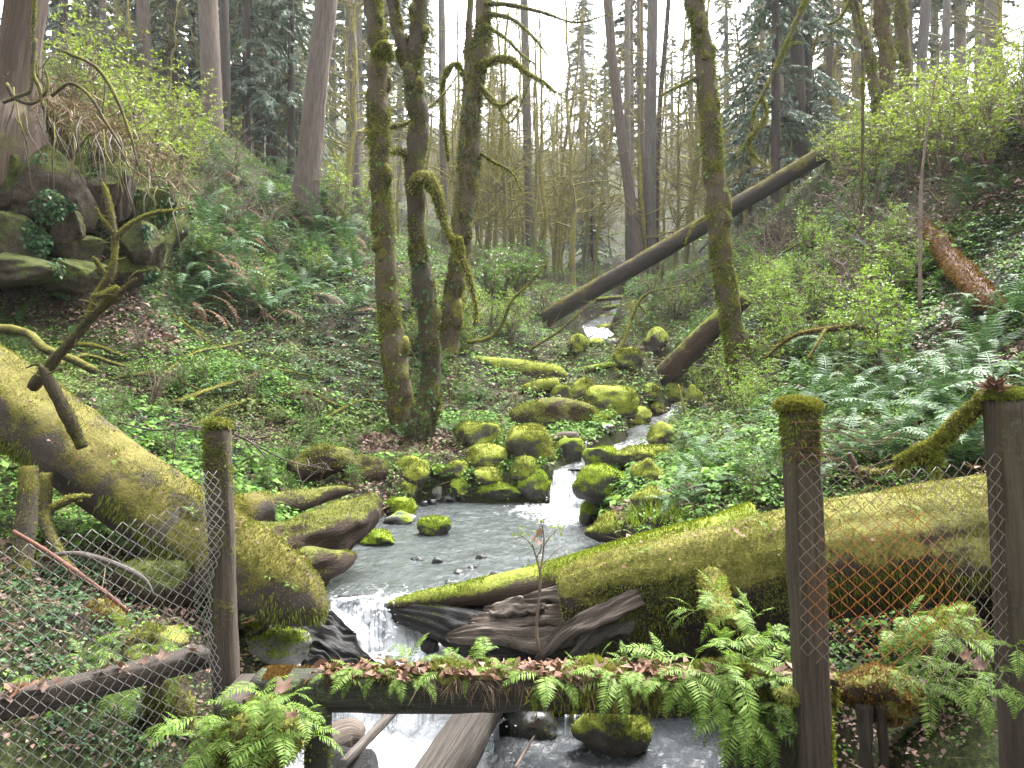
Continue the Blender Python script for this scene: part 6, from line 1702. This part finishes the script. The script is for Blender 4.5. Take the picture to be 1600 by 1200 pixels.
# seedling ferns rooted on the two great logs
for x, y in ((1140, 815), (1180, 812), (1420, 790), (1330, 800), (1005, 862)):
    q = P(x, y, 5.9); yy = surf_y(blg, q[0], q[2], .09) or 5.8
    fern(P(x, y, yy + .08), rng.uniform(.35, .55), 'fern_light', 'tiny fern rooted in the moss of the huge log', 'tiny ferns on the huge log', rng, 6, pitch=.3)
for x, y in ((420, 900), (300, 800), (390, 960), (455, 915), (180, 720)):
    q = P(x, y, 6.2); yy = surf_y(llg, q[0], q[2], .09) or 6.0
    fern(P(x, y, yy + .02), rng.uniform(.3, .5), 'fern_light', 'tiny fern rooted in the moss of the sloping log', 'tiny ferns on the sloping log', rng, 6, pitch=.3)

# dead maple leaves, each one
def maple_leaf(seed):
    rng = np.random.default_rng(seed)
    ang = np.radians([-140, -100, -62, -40, -12, 0, 12, 40, 62, 100, 140]) + math.pi / 2
    rad = np.array([.5, .42, .85, .5, .72, 1.05, .7, .5, .88, .45, .5]) * rng.uniform(.9, 1.1, 11)
    pts = [(0, -.25)] + [(r * math.cos(a), r * math.sin(a)) for a, r in zip(ang[::-1][::-1], rad)]
    pts = np.array(pts)
    z = .28 * np.abs(pts[:, 0]) ** 1.3 * rng.uniform(-.3, 1.4) + rng.normal(size=len(pts)) * .10
    v = np.vstack([[0, .15, -.05], np.column_stack([pts, z])])
    k = np.arange(1, len(v)); k2 = np.roll(k, -1)
    st = np.array([[-.02, -.2, 0], [.02, -.2, 0], [.0, -1.0, .25]])
    n = len(v)
    return Geo(np.vstack([v, st]), None, np.vstack([np.stack([np.zeros(len(k), int), k, k2], -1), [[n, n + 1, n + 2]]]))
LM = []
for k in range(6):
    me = make_mesh('dead_leaf', maple_leaf(k), False); me.materials.append(M['dead_leaf' if k % 3 else 'dead_pink']); LM.append(me)
def dead_leaf(p, size, label, group, face=None):
    o = bpy.data.objects.new('dead_leaf', LM[int(rng.integers(6))])
    COL.objects.link(o)
    o.location = p
    o.rotation_euler = (rng.uniform(-.6, .9), rng.uniform(-.6, .6), rng.uniform(0, 6.28))
    o.scale = (size,) * 3
    return tag(o, label, 'leaf', group)
for x in np.concatenate([rng.uniform(820, 1245, 44), rng.uniform(520, 830, 16), [560, 640, 655]]):
    t = (x - 396) / 904
    p = bA + (bB - bA) * t + np.array([0, rng.uniform(-.13, .04), rng.uniform(.02, .065)])
    dead_leaf(p, rng.uniform(.04, .075), 'curled dead maple leaf on the overgrown timber', 'dead leaves on the timber')
for k in range(16):
    t = rng.random(); x = 320 - 320 * t
    dead_leaf(P(x, 1012 + 73 * t + rng.uniform(-8, 6), 4.36 - .62 * t), rng.uniform(.045, .07), 'dead maple leaf on the dark rail', 'dead leaves on the dark rail')
for x, y, Y, s in ((1180, 1010, 4.9, .07), (1150, 830, 5.58, .06), (385, 972, 5.75, .075), (440, 1075, 3.72, .08), (455, 1118, 3.7, .05), (835, 1130, 4.05, .07), (210, 1005, 4.95, .075), (1010, 1062, 4.05, .07), (380, 1092, 3.9, .04), (365, 1098, 3.85, .04), (1530, 1040, 4.2, .07), (1510, 1025, 4.2, .06), (1515, 728, 5.8, .08)):
    dead_leaf(P(x, y, Y), s, 'single brown maple leaf caught on moss or ferns', 'single dead leaves')

# ivy on the maple trunks
for e, n in ((m2, 170), (m3, 220), (m1, 60), (m4, 70)):
    tr = [c for c in e.children if c.name.startswith('trunk')][0]
    me = tr.data
    co = np.empty(len(me.vertices) * 3, np.float32); me.vertices.foreach_get('co', co)
    v = co.reshape(-1, 3) + np.array(e['_o'])
    qf = np.array([list(p.vertices) for p in me.polygons if len(p.vertices) == 4])
    pos, nn = sample_surface(Geo(v, qf), n, rng, lambda p, m: smooth(.0, .4, fbm(p * [1.1, 1.1, .9], 31, 2)) * (m[:, 1] < .3))
    tag(obj('ivy', leaves(pos + nn * .02, nn * .4 + np.column_stack([rng.normal(size=n) * .5, rng.normal(size=n) * .2, -np.ones(n)]), nn + rng.normal(size=(n, 3)) * .3, rng.uniform(.05, .12, n), rng.uniform(.04, .08, n)), M['ivy' if n > 150 else 'herb'], e), kind='stuff')

# ---------------------------------------------------------------- shrubs
def shrub_geo(seed, height, spread, nst, nleaf, leaf, cluster=5):
    rng = np.random.default_rng(seed)
    stems, tips = [], []
    for k in range(nst):
        a = rng.uniform(0, 6.28); r = spread * rng.uniform(.3, 1); hgt = height * rng.uniform(.6, 1.1)
        p = np.array([[0, 0, -.1], [math.cos(a) * r * .3, math.sin(a) * r * .3, hgt * .5], [math.cos(a) * r * .7, math.sin(a) * r * .7, hgt * .85], [math.cos(a) * r, math.sin(a) * r, hgt]])
        p[1:] += rng.normal(size=(3, 3)) * .06 * height
        stems.append(tube(p, [.014, .011, .008, .003], 8, 5, 0, cap=False))
        c = resample(p, 30)
        for j in range(7):
            i = rng.integers(8, 30)
            d = norm(rng.normal(size=3) + [0, 0, .4]); L = height * rng.uniform(.15, .4)
            e = c[i] + d * L + rng.normal(size=3) * .03
            stems.append(tube([c[i], (c[i] + e) / 2 + rng.normal(size=3) * .03, e], [.006, .004, .002], 4, 3, 0, cap=False))
            for t in (.35, .6, .8, 1.0):
                tips.append(c[i] + (e - c[i]) * t + rng.normal(size=3) * .02)
        tips += [c[-1], c[-6], c[-12]]
    tips = np.array(tips)
    nc = nleaf // cluster
    cen = tips[rng.integers(len(tips), size=nc)] + rng.normal(size=(nc, 3)) * .05 * height
    pos = np.repeat(cen, cluster, 0)
    n = len(pos)
    d = rand_dirs(n, rng, -.35, .8)
    L = leaf * rng.uniform(.6, 1.25, n)
    g = leaves(pos + d * L[:, None] * .15, d, rand_dirs(n, rng, .2, 1), L, L * .42, .18, .5)
    return joined(stems), g
SHR = {}
def shrub_proto(key, mat, *a):
    st, lv = shrub_geo(*a)
    ms = make_mesh('stem', st); ms.materials.append(M['twig'])
    ml = make_mesh('foliage', lv); ml.materials.append(M[mat])
    SHR.setdefault(key, []).append((ms, ml))
for k in range(4):
    shrub_proto('plum', 'shrub', 900 + k, 1.55, 1.2, 11, 900, .085)
    shrub_proto('pale', 'shrub_pale', 910 + k, .95, .65, 9, 1300, .052)
    shrub_proto('deep', 'shrub_deep', 920 + k, .9, .6, 8, 1000, .06)
def shrub(p, key, scale, label, group, rng):
    e = thing('shrub', p, label, 'shrub', group)
    e.rotation_euler = (0, 0, rng.uniform(0, 6.28)); e.scale = (scale,) * 3
    ms, ml = SHR[key][int(rng.integers(len(SHR[key])))]
    for nm, me in (('stem', ms), ('foliage', ml)):
        o = bpy.data.objects.new(nm, me); COL.objects.link(o); o.parent = e
def shrub_field(pts, key, s0, s1, label, group, rng):
    for x, y in pts:
        p = G(x, y)
        if wet(np.array([p[0]]), np.array([p[1]]))[0]: continue
        shrub(p, key, rng.uniform(s0, s1), label, group, rng)
rng = np.random.default_rng(99)
shrub_field(spots(1255, 1640, 90, 310, 34, rng, 34, lambda x, y: y > 330 - (x - 1200) * .75 and y < 345 - (x - 1250) * .22), 'plum', .75, 1.15, 'bright yellow-green leafy shrub on the ridge slope', 'bright shrubs on the ridge slope', rng)
shrub_field(spots(1165, 1430, 395, 600, 24, rng, 34), 'pale', .8, 1.2, 'low pale green bush on the bank beside the mossy maple', 'pale bushes beside the mossy maple', rng)
shrub_field(spots(1090, 1200, 580, 690, 8, rng, 28), 'pale', .6, .9, 'leafy sprig shrub at the upper pool', 'sprig shrubs at the upper pool', rng)
shrub_field(spots(190, 310, 225, 300, 9, rng, 30), 'plum', .9, 1.3, 'bright green shrub above the outcrop', 'bright shrubs above the outcrop', rng)
shrub_field([(120, 160), (160, 190), (140, 130), (205, 215), (230, 200)], 'plum', 1.1, 1.5, 'tall bright shrub beside the cedar foot', 'bright shrubs beside the cedar', rng)
shrub_field(spots(510, 580, 285, 350, 6, rng, 22), 'plum', .9, 1.3, 'bright shrub between the pinkish fir and the maple', 'bright shrubs behind the maple', rng)
shrub_field(spots(735, 850, 400, 470, 10, rng, 24), 'deep', 1.2, 1.9, 'fresh green thicket on the valley floor', 'green thickets on the valley floor', rng)
shrub_field(spots(640, 810, 440, 575, 14, rng, 34), 'pale', .7, 1.1, 'thin pale shrub on the twiggy bank', 'pale shrubs on the twiggy bank', rng)
shrub_field(spots(300, 560, 330, 470, 8, rng, 50), 'pale', .7, 1.0, 'pale sprouting shrub among the slope ferns', 'sprouting shrubs among the slope ferns', rng)
shrub_field(spots(640, 740, 560, 700, 8, rng, 26), 'deep', .45, .7, 'low leafy plant at the foot of the maples', 'leafy plants at the maple foot', rng)
shrub_field(spots(380, 560, 640, 780, 12, rng, 36), 'deep', .3, .5, 'low leafy plant on the bank behind the short post', 'leafy plants behind the short post', rng)
shrub_field(spots(160, 330, 600, 740, 12, rng, 34), 'deep', .35, .55, 'leafy herb clump behind the sloping log', 'leafy clumps behind the sloping log', rng)
shrub_field(spots(1060, 1240, 700, 790, 8, rng, 34), 'deep', .3, .45, 'small leafy plant on the stream bank', 'leafy plants on the stream bank', rng)
shrub_field(spots(1060, 1220, 440, 510, 7, rng, 34), 'pale', .8, 1.2, 'pale shrub under the fallen trunk', 'pale shrubs under the fallen trunk', rng)
# leafless bushes
for k in range(3):
    st, lv = shrub_geo(940 + k, 1.3, 1.1, 14, 40, .04)
    for key, mt in (('bare', 'twig'), ('bare_mossy', 'limb')):
        ms = make_mesh('stem', st); ms.materials.append(M[mt])
        ml = make_mesh('foliage', lv); ml.materials.append(M['shrub_pale'])
        SHR.setdefault(key, []).append((ms, ml))
shrub_field(spots(640, 1100, 430, 560, 14, rng, 44), 'bare_mossy', .5, .9, 'bare mossy bush on the banks of the far cascade', 'bare mossy bushes by the far cascade', rng)
shrub_field(spots(1150, 1420, 330, 520, 6, rng, 60), 'bare', .8, 1.3, 'bare brown bush on the bank below the fallen trunk', 'bare bushes below the fallen trunk', rng)
shrub_field(spots(320, 560, 230, 420, 6, rng, 50), 'bare', .8, 1.3, 'bare brown bush on the fern slope', 'bare bushes on the fern slope', rng)
shrub_field(spots(60, 300, 140, 300, 10, rng, 36), 'bare_mossy', .9, 1.4, 'bare mossy bush above the outcrop', 'bare bushes above the outcrop', rng)
shrub_field(spots(180, 560, 520, 690, 5, rng, 70), 'bare', .35, .6, 'low tangle of bare brown twigs among the herbs', 'bare twig tangles among the herbs', rng)
# grass tufts at the pool edge
for x, y in ((1015, 800), (1030, 815), (1050, 805), (1000, 822), (1065, 818)):
    p = G(x, y, POOL_Z)
    n = 90
    d = norm(np.column_stack([rng.normal(size=n) * .45, rng.normal(size=n) * .45, np.ones(n)]))
    g = leaves(p + rng.normal(size=(n, 3)) * [.09, .09, .0], d, rand_dirs(n, rng, -.2, .2), rng.uniform(.10, .24, n), .010, .1, .3)
    o = obj('grass_tuft', g, M['shrub'], None, p); tag(o, 'fresh grass tuft on the flat-topped boulder side of the pool', 'grass', 'grass tufts by the pool')
    o['kind'] = 'stuff'

# ---------------------------------------------------------------- far trees
def alder_geo(seed, height, r0, nb=26, bl=2.4, lean=.3, twigs=5):
    rng = np.random.default_rng(seed)
    n = 12
    z = np.linspace(0, height, n)
    off = np.cumsum(rng.normal(size=(n, 2)) * .10 + rng.normal(size=2) * lean * .15, axis=0)
    c = np.column_stack([off - off[0], z])
    tr = tube(np.vstack([c[:1] - [0, 0, 1.0], c]), np.concatenate([[r0 * 1.3], np.linspace(r0, r0 * .25, n)]), 26, 7, .12, 3, seed, cap=False)
    bs = []
    cf = resample(c, 80)
    for k in range(nb):
        i = rng.integers(14, 78)
        a = rng.uniform(0, 6.28); el = rng.uniform(-.1, .8)
        L = bl * rng.uniform(.4, 1.2) * (1.1 - .55 * i / 80)
        d = np.array([math.cos(a) * math.cos(el), math.sin(a) * math.cos(el), math.sin(el)])
        p = [cf[i]]
        for s in (.35, .7, 1.0):
            p.append(cf[i] + d * L * s + np.array([0, 0, .12 * L * s * s]) + rng.normal(size=3) * .06 * L)
        rb = r0 * .33 * (1.15 - .7 * i / 80)
        bs.append(tube(p, [rb, rb * .75, rb * .5, rb * .2], 8, 4, .2, 5, k, cap=False))
        bc = resample(np.array(p), 20)
        for j in range(twigs):
            m = rng.integers(4, 20)
            dd = norm(d * .6 + rng.normal(size=3) * .7); LL = L * rng.uniform(.2, .5)
            e = bc[m] + dd * LL
            bs.append(tube([bc[m], (bc[m] + e) / 2 + rng.normal(size=3) * .05 * LL, e], [rb * .32, rb * .25, rb * .12], 4, 3, 0, cap=False))
    return tr, joined(bs)
ALD = []
for k in range(6):
    t, b = alder_geo(1000 + k, [10, 13, 15, 9, 12, 16][k], [.09, .11, .12, .07, .10, .14][k], [44, 44, 50, 40, 50, 46][k], 2.6, .5, 8)
    mt = make_mesh('trunk', t); mt.materials.append(M['alder'])
    mb = make_mesh('crown', b); mb.materials.append(M['alder'])
    ALD.append((mt, mb))
def alder(p, s, label, group, rng, k=None):
    e = thing('alder_tree', p, label, 'tree', group)
    e.rotation_euler = (rng.uniform(-.05, .05), rng.uniform(-.05, .05), rng.uniform(0, 6.28)); e.scale = (s,) * 3
    mt, mb = ALD[int(rng.integers(6)) if k is None else k]
    for nm, me in (('trunk', mt), ('crown', mb)):
        o = bpy.data.objects.new(nm, me); COL.objects.link(o); o.parent = e
        if nm == 'crown': o['kind'] = 'stuff'

def conifer_geo(seed, height, base, rad, nbr, nsp, spray, droop=.5, hang=.25, wr=.32):
    rng = np.random.default_rng(seed)
    tr = tube([[0, 0, -1.5], [0, 0, height * .4], [0, 0, height * .75], [0, 0, height]], [height * .013, height * .0105, height * .006, .02], 20, 10, .05, 2, seed, cap=False)
    sp, dr, nn, ln, br = [], [], [], [], []
    for k in range(nbr):
        u = rng.random() ** .85
        z = base + (height - base) * u
        R = rad * (1 - u) ** .75 * rng.uniform(.6, 1.15) + .25
        a = rng.uniform(0, 6.28)
        d = np.array([math.cos(a), math.sin(a), 0])
        s = np.linspace(0, 1, 7)
        c = np.array([0, 0, z]) + d[None] * (R * s)[:, None] + np.array([0, 0, 1.0])[None] * (R * (.12 * s - droop * s ** 2))[:, None]
        br.append(tube(c, np.linspace(.035, .008, 7), None, 3, 0, cap=False))
        m = max(6, int(nsp * R / rad))
        t = rng.uniform(.15, 1, m)
        q = np.column_stack([np.interp(t, s, c[:, j]) for j in range(3)])
        side = np.array([-d[1], d[0], 0])
        sgn = rng.choice([-1, 1], m)
        dd = side[None] * sgn[:, None] * rng.uniform(.4, 1, m)[:, None] + d[None] * rng.uniform(.2, .9, m)[:, None] + np.array([0, 0, -1.0])[None] * (hang * rng.uniform(.3, 2.2, m))[:, None]
        sp.append(q); dr.append(dd); nn.append(np.column_stack([rng.normal(size=m) * .35, rng.normal(size=m) * .35, np.ones(m)])); ln.append(spray * rng.uniform(.5, 1.2, m))
    ln = np.concatenate(ln)
    g = leaves(np.vstack(sp), np.vstack(dr), np.vstack(nn), ln, ln * wr, -.1, .4)
    return tr, joined(br), g
CON = {}
def con_proto(key, bark, mat, *a):
    tr, br, g = conifer_geo(*a)
    m1_ = make_mesh('trunk', tr); m1_.materials.append(M[bark])
    m2_ = make_mesh('branches', br); m2_.materials.append(M[bark])
    m3_ = make_mesh('crown', g, False); m3_.materials.append(M[mat])
    CON.setdefault(key, []).append((m1_, m2_, m3_))
for k in range(3):
    con_proto('fir', 'far_trunk', 'needle', 1100 + k, [30, 36, 26][k], [7, 11, 5][k], [3.6, 3.4, 3.0][k], 160, 110, .5, .35, .35)
    con_proto('hemlock', 'fir_dark', 'cedar', 1110 + k, [16, 13, 18][k], [1.2, .8, 2.5][k], [3.2, 2.6, 3.2][k], 130, 190, .27, .55, .9, .30)
def conifer(p, key, s, label, group, rng, k=None):
    e = thing('conifer_tree', p, label, 'tree', group)
    e.rotation_euler = (0, 0, rng.uniform(0, 6.28)); e.scale = (s,) * 3
    a, b, c = CON[key][int(rng.integers(3)) if k is None else k]
    for nm, me in (('trunk', a), ('branches', b), ('crown', c)):
        o = bpy.data.objects.new(nm, me); COL.objects.link(o); o.parent = e
        if nm != 'trunk': o['kind'] = 'stuff'
rng = np.random.default_rng(123)
for px, Y, s, k in ((1212, 31, .95, 0), (1262, 34, 1.0, 2), (1170, 40, .9, 1)):
    conifer(at_x(px, Y), 'hemlock', s, 'grey-green cedar with drooping sprays behind the hanging bough', 'grey-green cedars behind the hanging bough', rng, k)
for px, Y, s, k in ((385, 36, 1.0, 0), (430, 40, 1.1, 2), (300, 40, 1.0, 0), (345, 44, 1.2, 2), (270, 38, 1.0, 2), (455, 36, .9, 0), (405, 44, 1.3, 2), (215, 46, 1.2, 0), (150, 44, 1.2, 2), (100, 40, 1.1, 0)):
    conifer(at_x(px, Y), 'hemlock', s, 'drooping cedar behind the wide grey trunk', 'drooping cedars behind the wide grey trunk', rng, k)
conifer(at_x(925, 46), 'hemlock', .62, 'small dark cedar beside the leaning fir', None, rng, 1)
for px, Y, s in ((910, 110, .9), (945, 90, .85), (650, 85, 1.0), (600, 70, 1.0), (1080, 75, .8), (1135, 80, .75), (1220, 70, .9), (1290, 62, .8), (1340, 58, .9), (1420, 55, .9), (1500, 52, .9),
                 (560, 60, .9), (520, 75, 1.0), (470, 60, .9), (400, 62, 1.0), (260, 55, .9), (190, 52, .9), (120, 48, .9), (60, 46, .9), (1000, 100, .9), (1050, 110, .65), (1550, 46, .9), (625, 95, 1.1), (1180, 95, .8), (1380, 75, 1.0), (590, 120, 1.2), (660, 125, 1.2), (770, 150, 1.0), (545, 95, 1.1), (500, 100, 1.1), (440, 90, 1.1), (370, 85, 1.1), (310, 80, 1.1), (235, 75, 1.0), (160, 70, 1.0), (90, 65, 1.0), (910, 130, .95), (955, 135, .9), (1250, 90, 1.0), (1310, 85, 1.0), (1460, 75, 1.0), (1530, 70, 1.0), (1110, 130, .7), (985, 62, .8)):
    conifer(at_x(px, Y), 'fir', s * rng.uniform(.9, 1.1), 'hazy conifer standing far up the ravine', 'far conifers up the ravine', rng)
for px in np.concatenate([rng.uniform(690, 930, 100), rng.uniform(560, 1140, 70), rng.uniform(1020, 1180, 36)]):
    Y = rng.uniform(36, 75) if rng.random() < .5 else rng.uniform(75, 150)
    X = (px - 800) / F * Y
    p = on_ground(X, Y)
    if np.min(np.hypot(SPd[:, 0] - X, SPd[:, 1] - Y)) < 1.2: continue
    alder(p, rng.uniform(.75, 1.15), 'slender bare alder furred with yellow moss up the valley', 'bare alders up the valley', rng)
for px in np.concatenate([rng.uniform(100, 560, 30), rng.uniform(1150, 1600, 24)]):
    Y = rng.uniform(32, 60)
    alder(at_x(px, Y), rng.uniform(.7, 1.0), 'bare mossy sapling on the ridge', 'bare saplings on the ridges', rng)

# spray and broken water about the falls
SPRAY = NT('spray'); M['spray'] = SPRAY.done(SPRAY.principled((0.8, 0.82, 0.84), 0.5))
rng = np.random.default_rng(5)
for c, sx, sy, sz, n in (((-1.28, 7.2, MID_Z + .10), .42, .10, .09, 700), ((-1.0, 6.55, LOW_Z + .28), .55, .12, .12, 700), (tuple(P(886, 778, 11.65)), .22, .12, .06, 350)):
    q = np.asarray(c) + rng.normal(size=(n, 3)) * [sx * .55, sy, sz]
    q[:, 2] = np.maximum(q[:, 2], c[2] - sz)
    L = rng.uniform(.006, .028, n)
    tag(obj('spray', leaves(q, rand_dirs(n, rng), rand_dirs(n, rng), L, L * .7, .2), M['spray']), 'white spray and droplets thrown up by a fall', 'spray', kind='stuff')

for o in bpy.data.objects:
    for k in ('_o', '_r'):
        if k in o: del o[k]

# the wood behind the road, out of view: conifers added to block low sky light
for k in range(30):
    a = math.radians(rng.uniform(195, 345)); R = rng.uniform(14, 42)
    X, Y = math.cos(a) * R * 1.2, math.sin(a) * R
    conifer(on_ground(X, max(Y, -13)), 'fir' if k % 3 else 'hemlock', rng.uniform(.8, 1.1), 'unseen tall conifer behind the road, added to block low sky light', 'unseen light-blocking conifers behind the road', rng)
for X, Y in ((-19, 6), (-23, 12), (-17, -2), (20, 5), (24, 12), (18, -3), (-26, 3), (27, 2), (-27, 20), (28, 20)):  # more conifers outside the view, added to shade the ravine from the sides
    conifer(on_ground(X, Y), 'fir', rng.uniform(.8, 1.0), 'unseen tall conifer beside the road, added to block low sky light', 'unseen light-blocking conifers beside the road', rng)
# thin morning-damp air of the ravine
hz = bpy.data.materials.new('haze')
hz.use_nodes = True
hz.node_tree.nodes.clear()
ho = hz.node_tree.nodes.new('ShaderNodeOutputMaterial')
hv = hz.node_tree.nodes.new('ShaderNodeVolumePrincipled')
hv.inputs['Color'].default_value = (0.93, 0.95, 0.96, 1)
hv.inputs['Density'].default_value = 0.0004
hv.inputs['Anisotropy'].default_value = 0.2
hz.node_tree.links.new(hv.outputs[0], ho.inputs['Volume'])
zlo, zhi = float(GZ.min()) - 1.0, 75.0
g = Geo([[x, y, z] for z in (zlo, zhi) for y in (-60, 230) for x in (-130, 130)], [[0, 2, 3, 1], [4, 5, 7, 6], [0, 1, 5, 4], [2, 6, 7, 3], [0, 4, 6, 2], [1, 3, 7, 5]])
tag(obj('haze', g, hz, flat=True), 'thin pale haze filling the ravine', 'haze', kind='stuff')
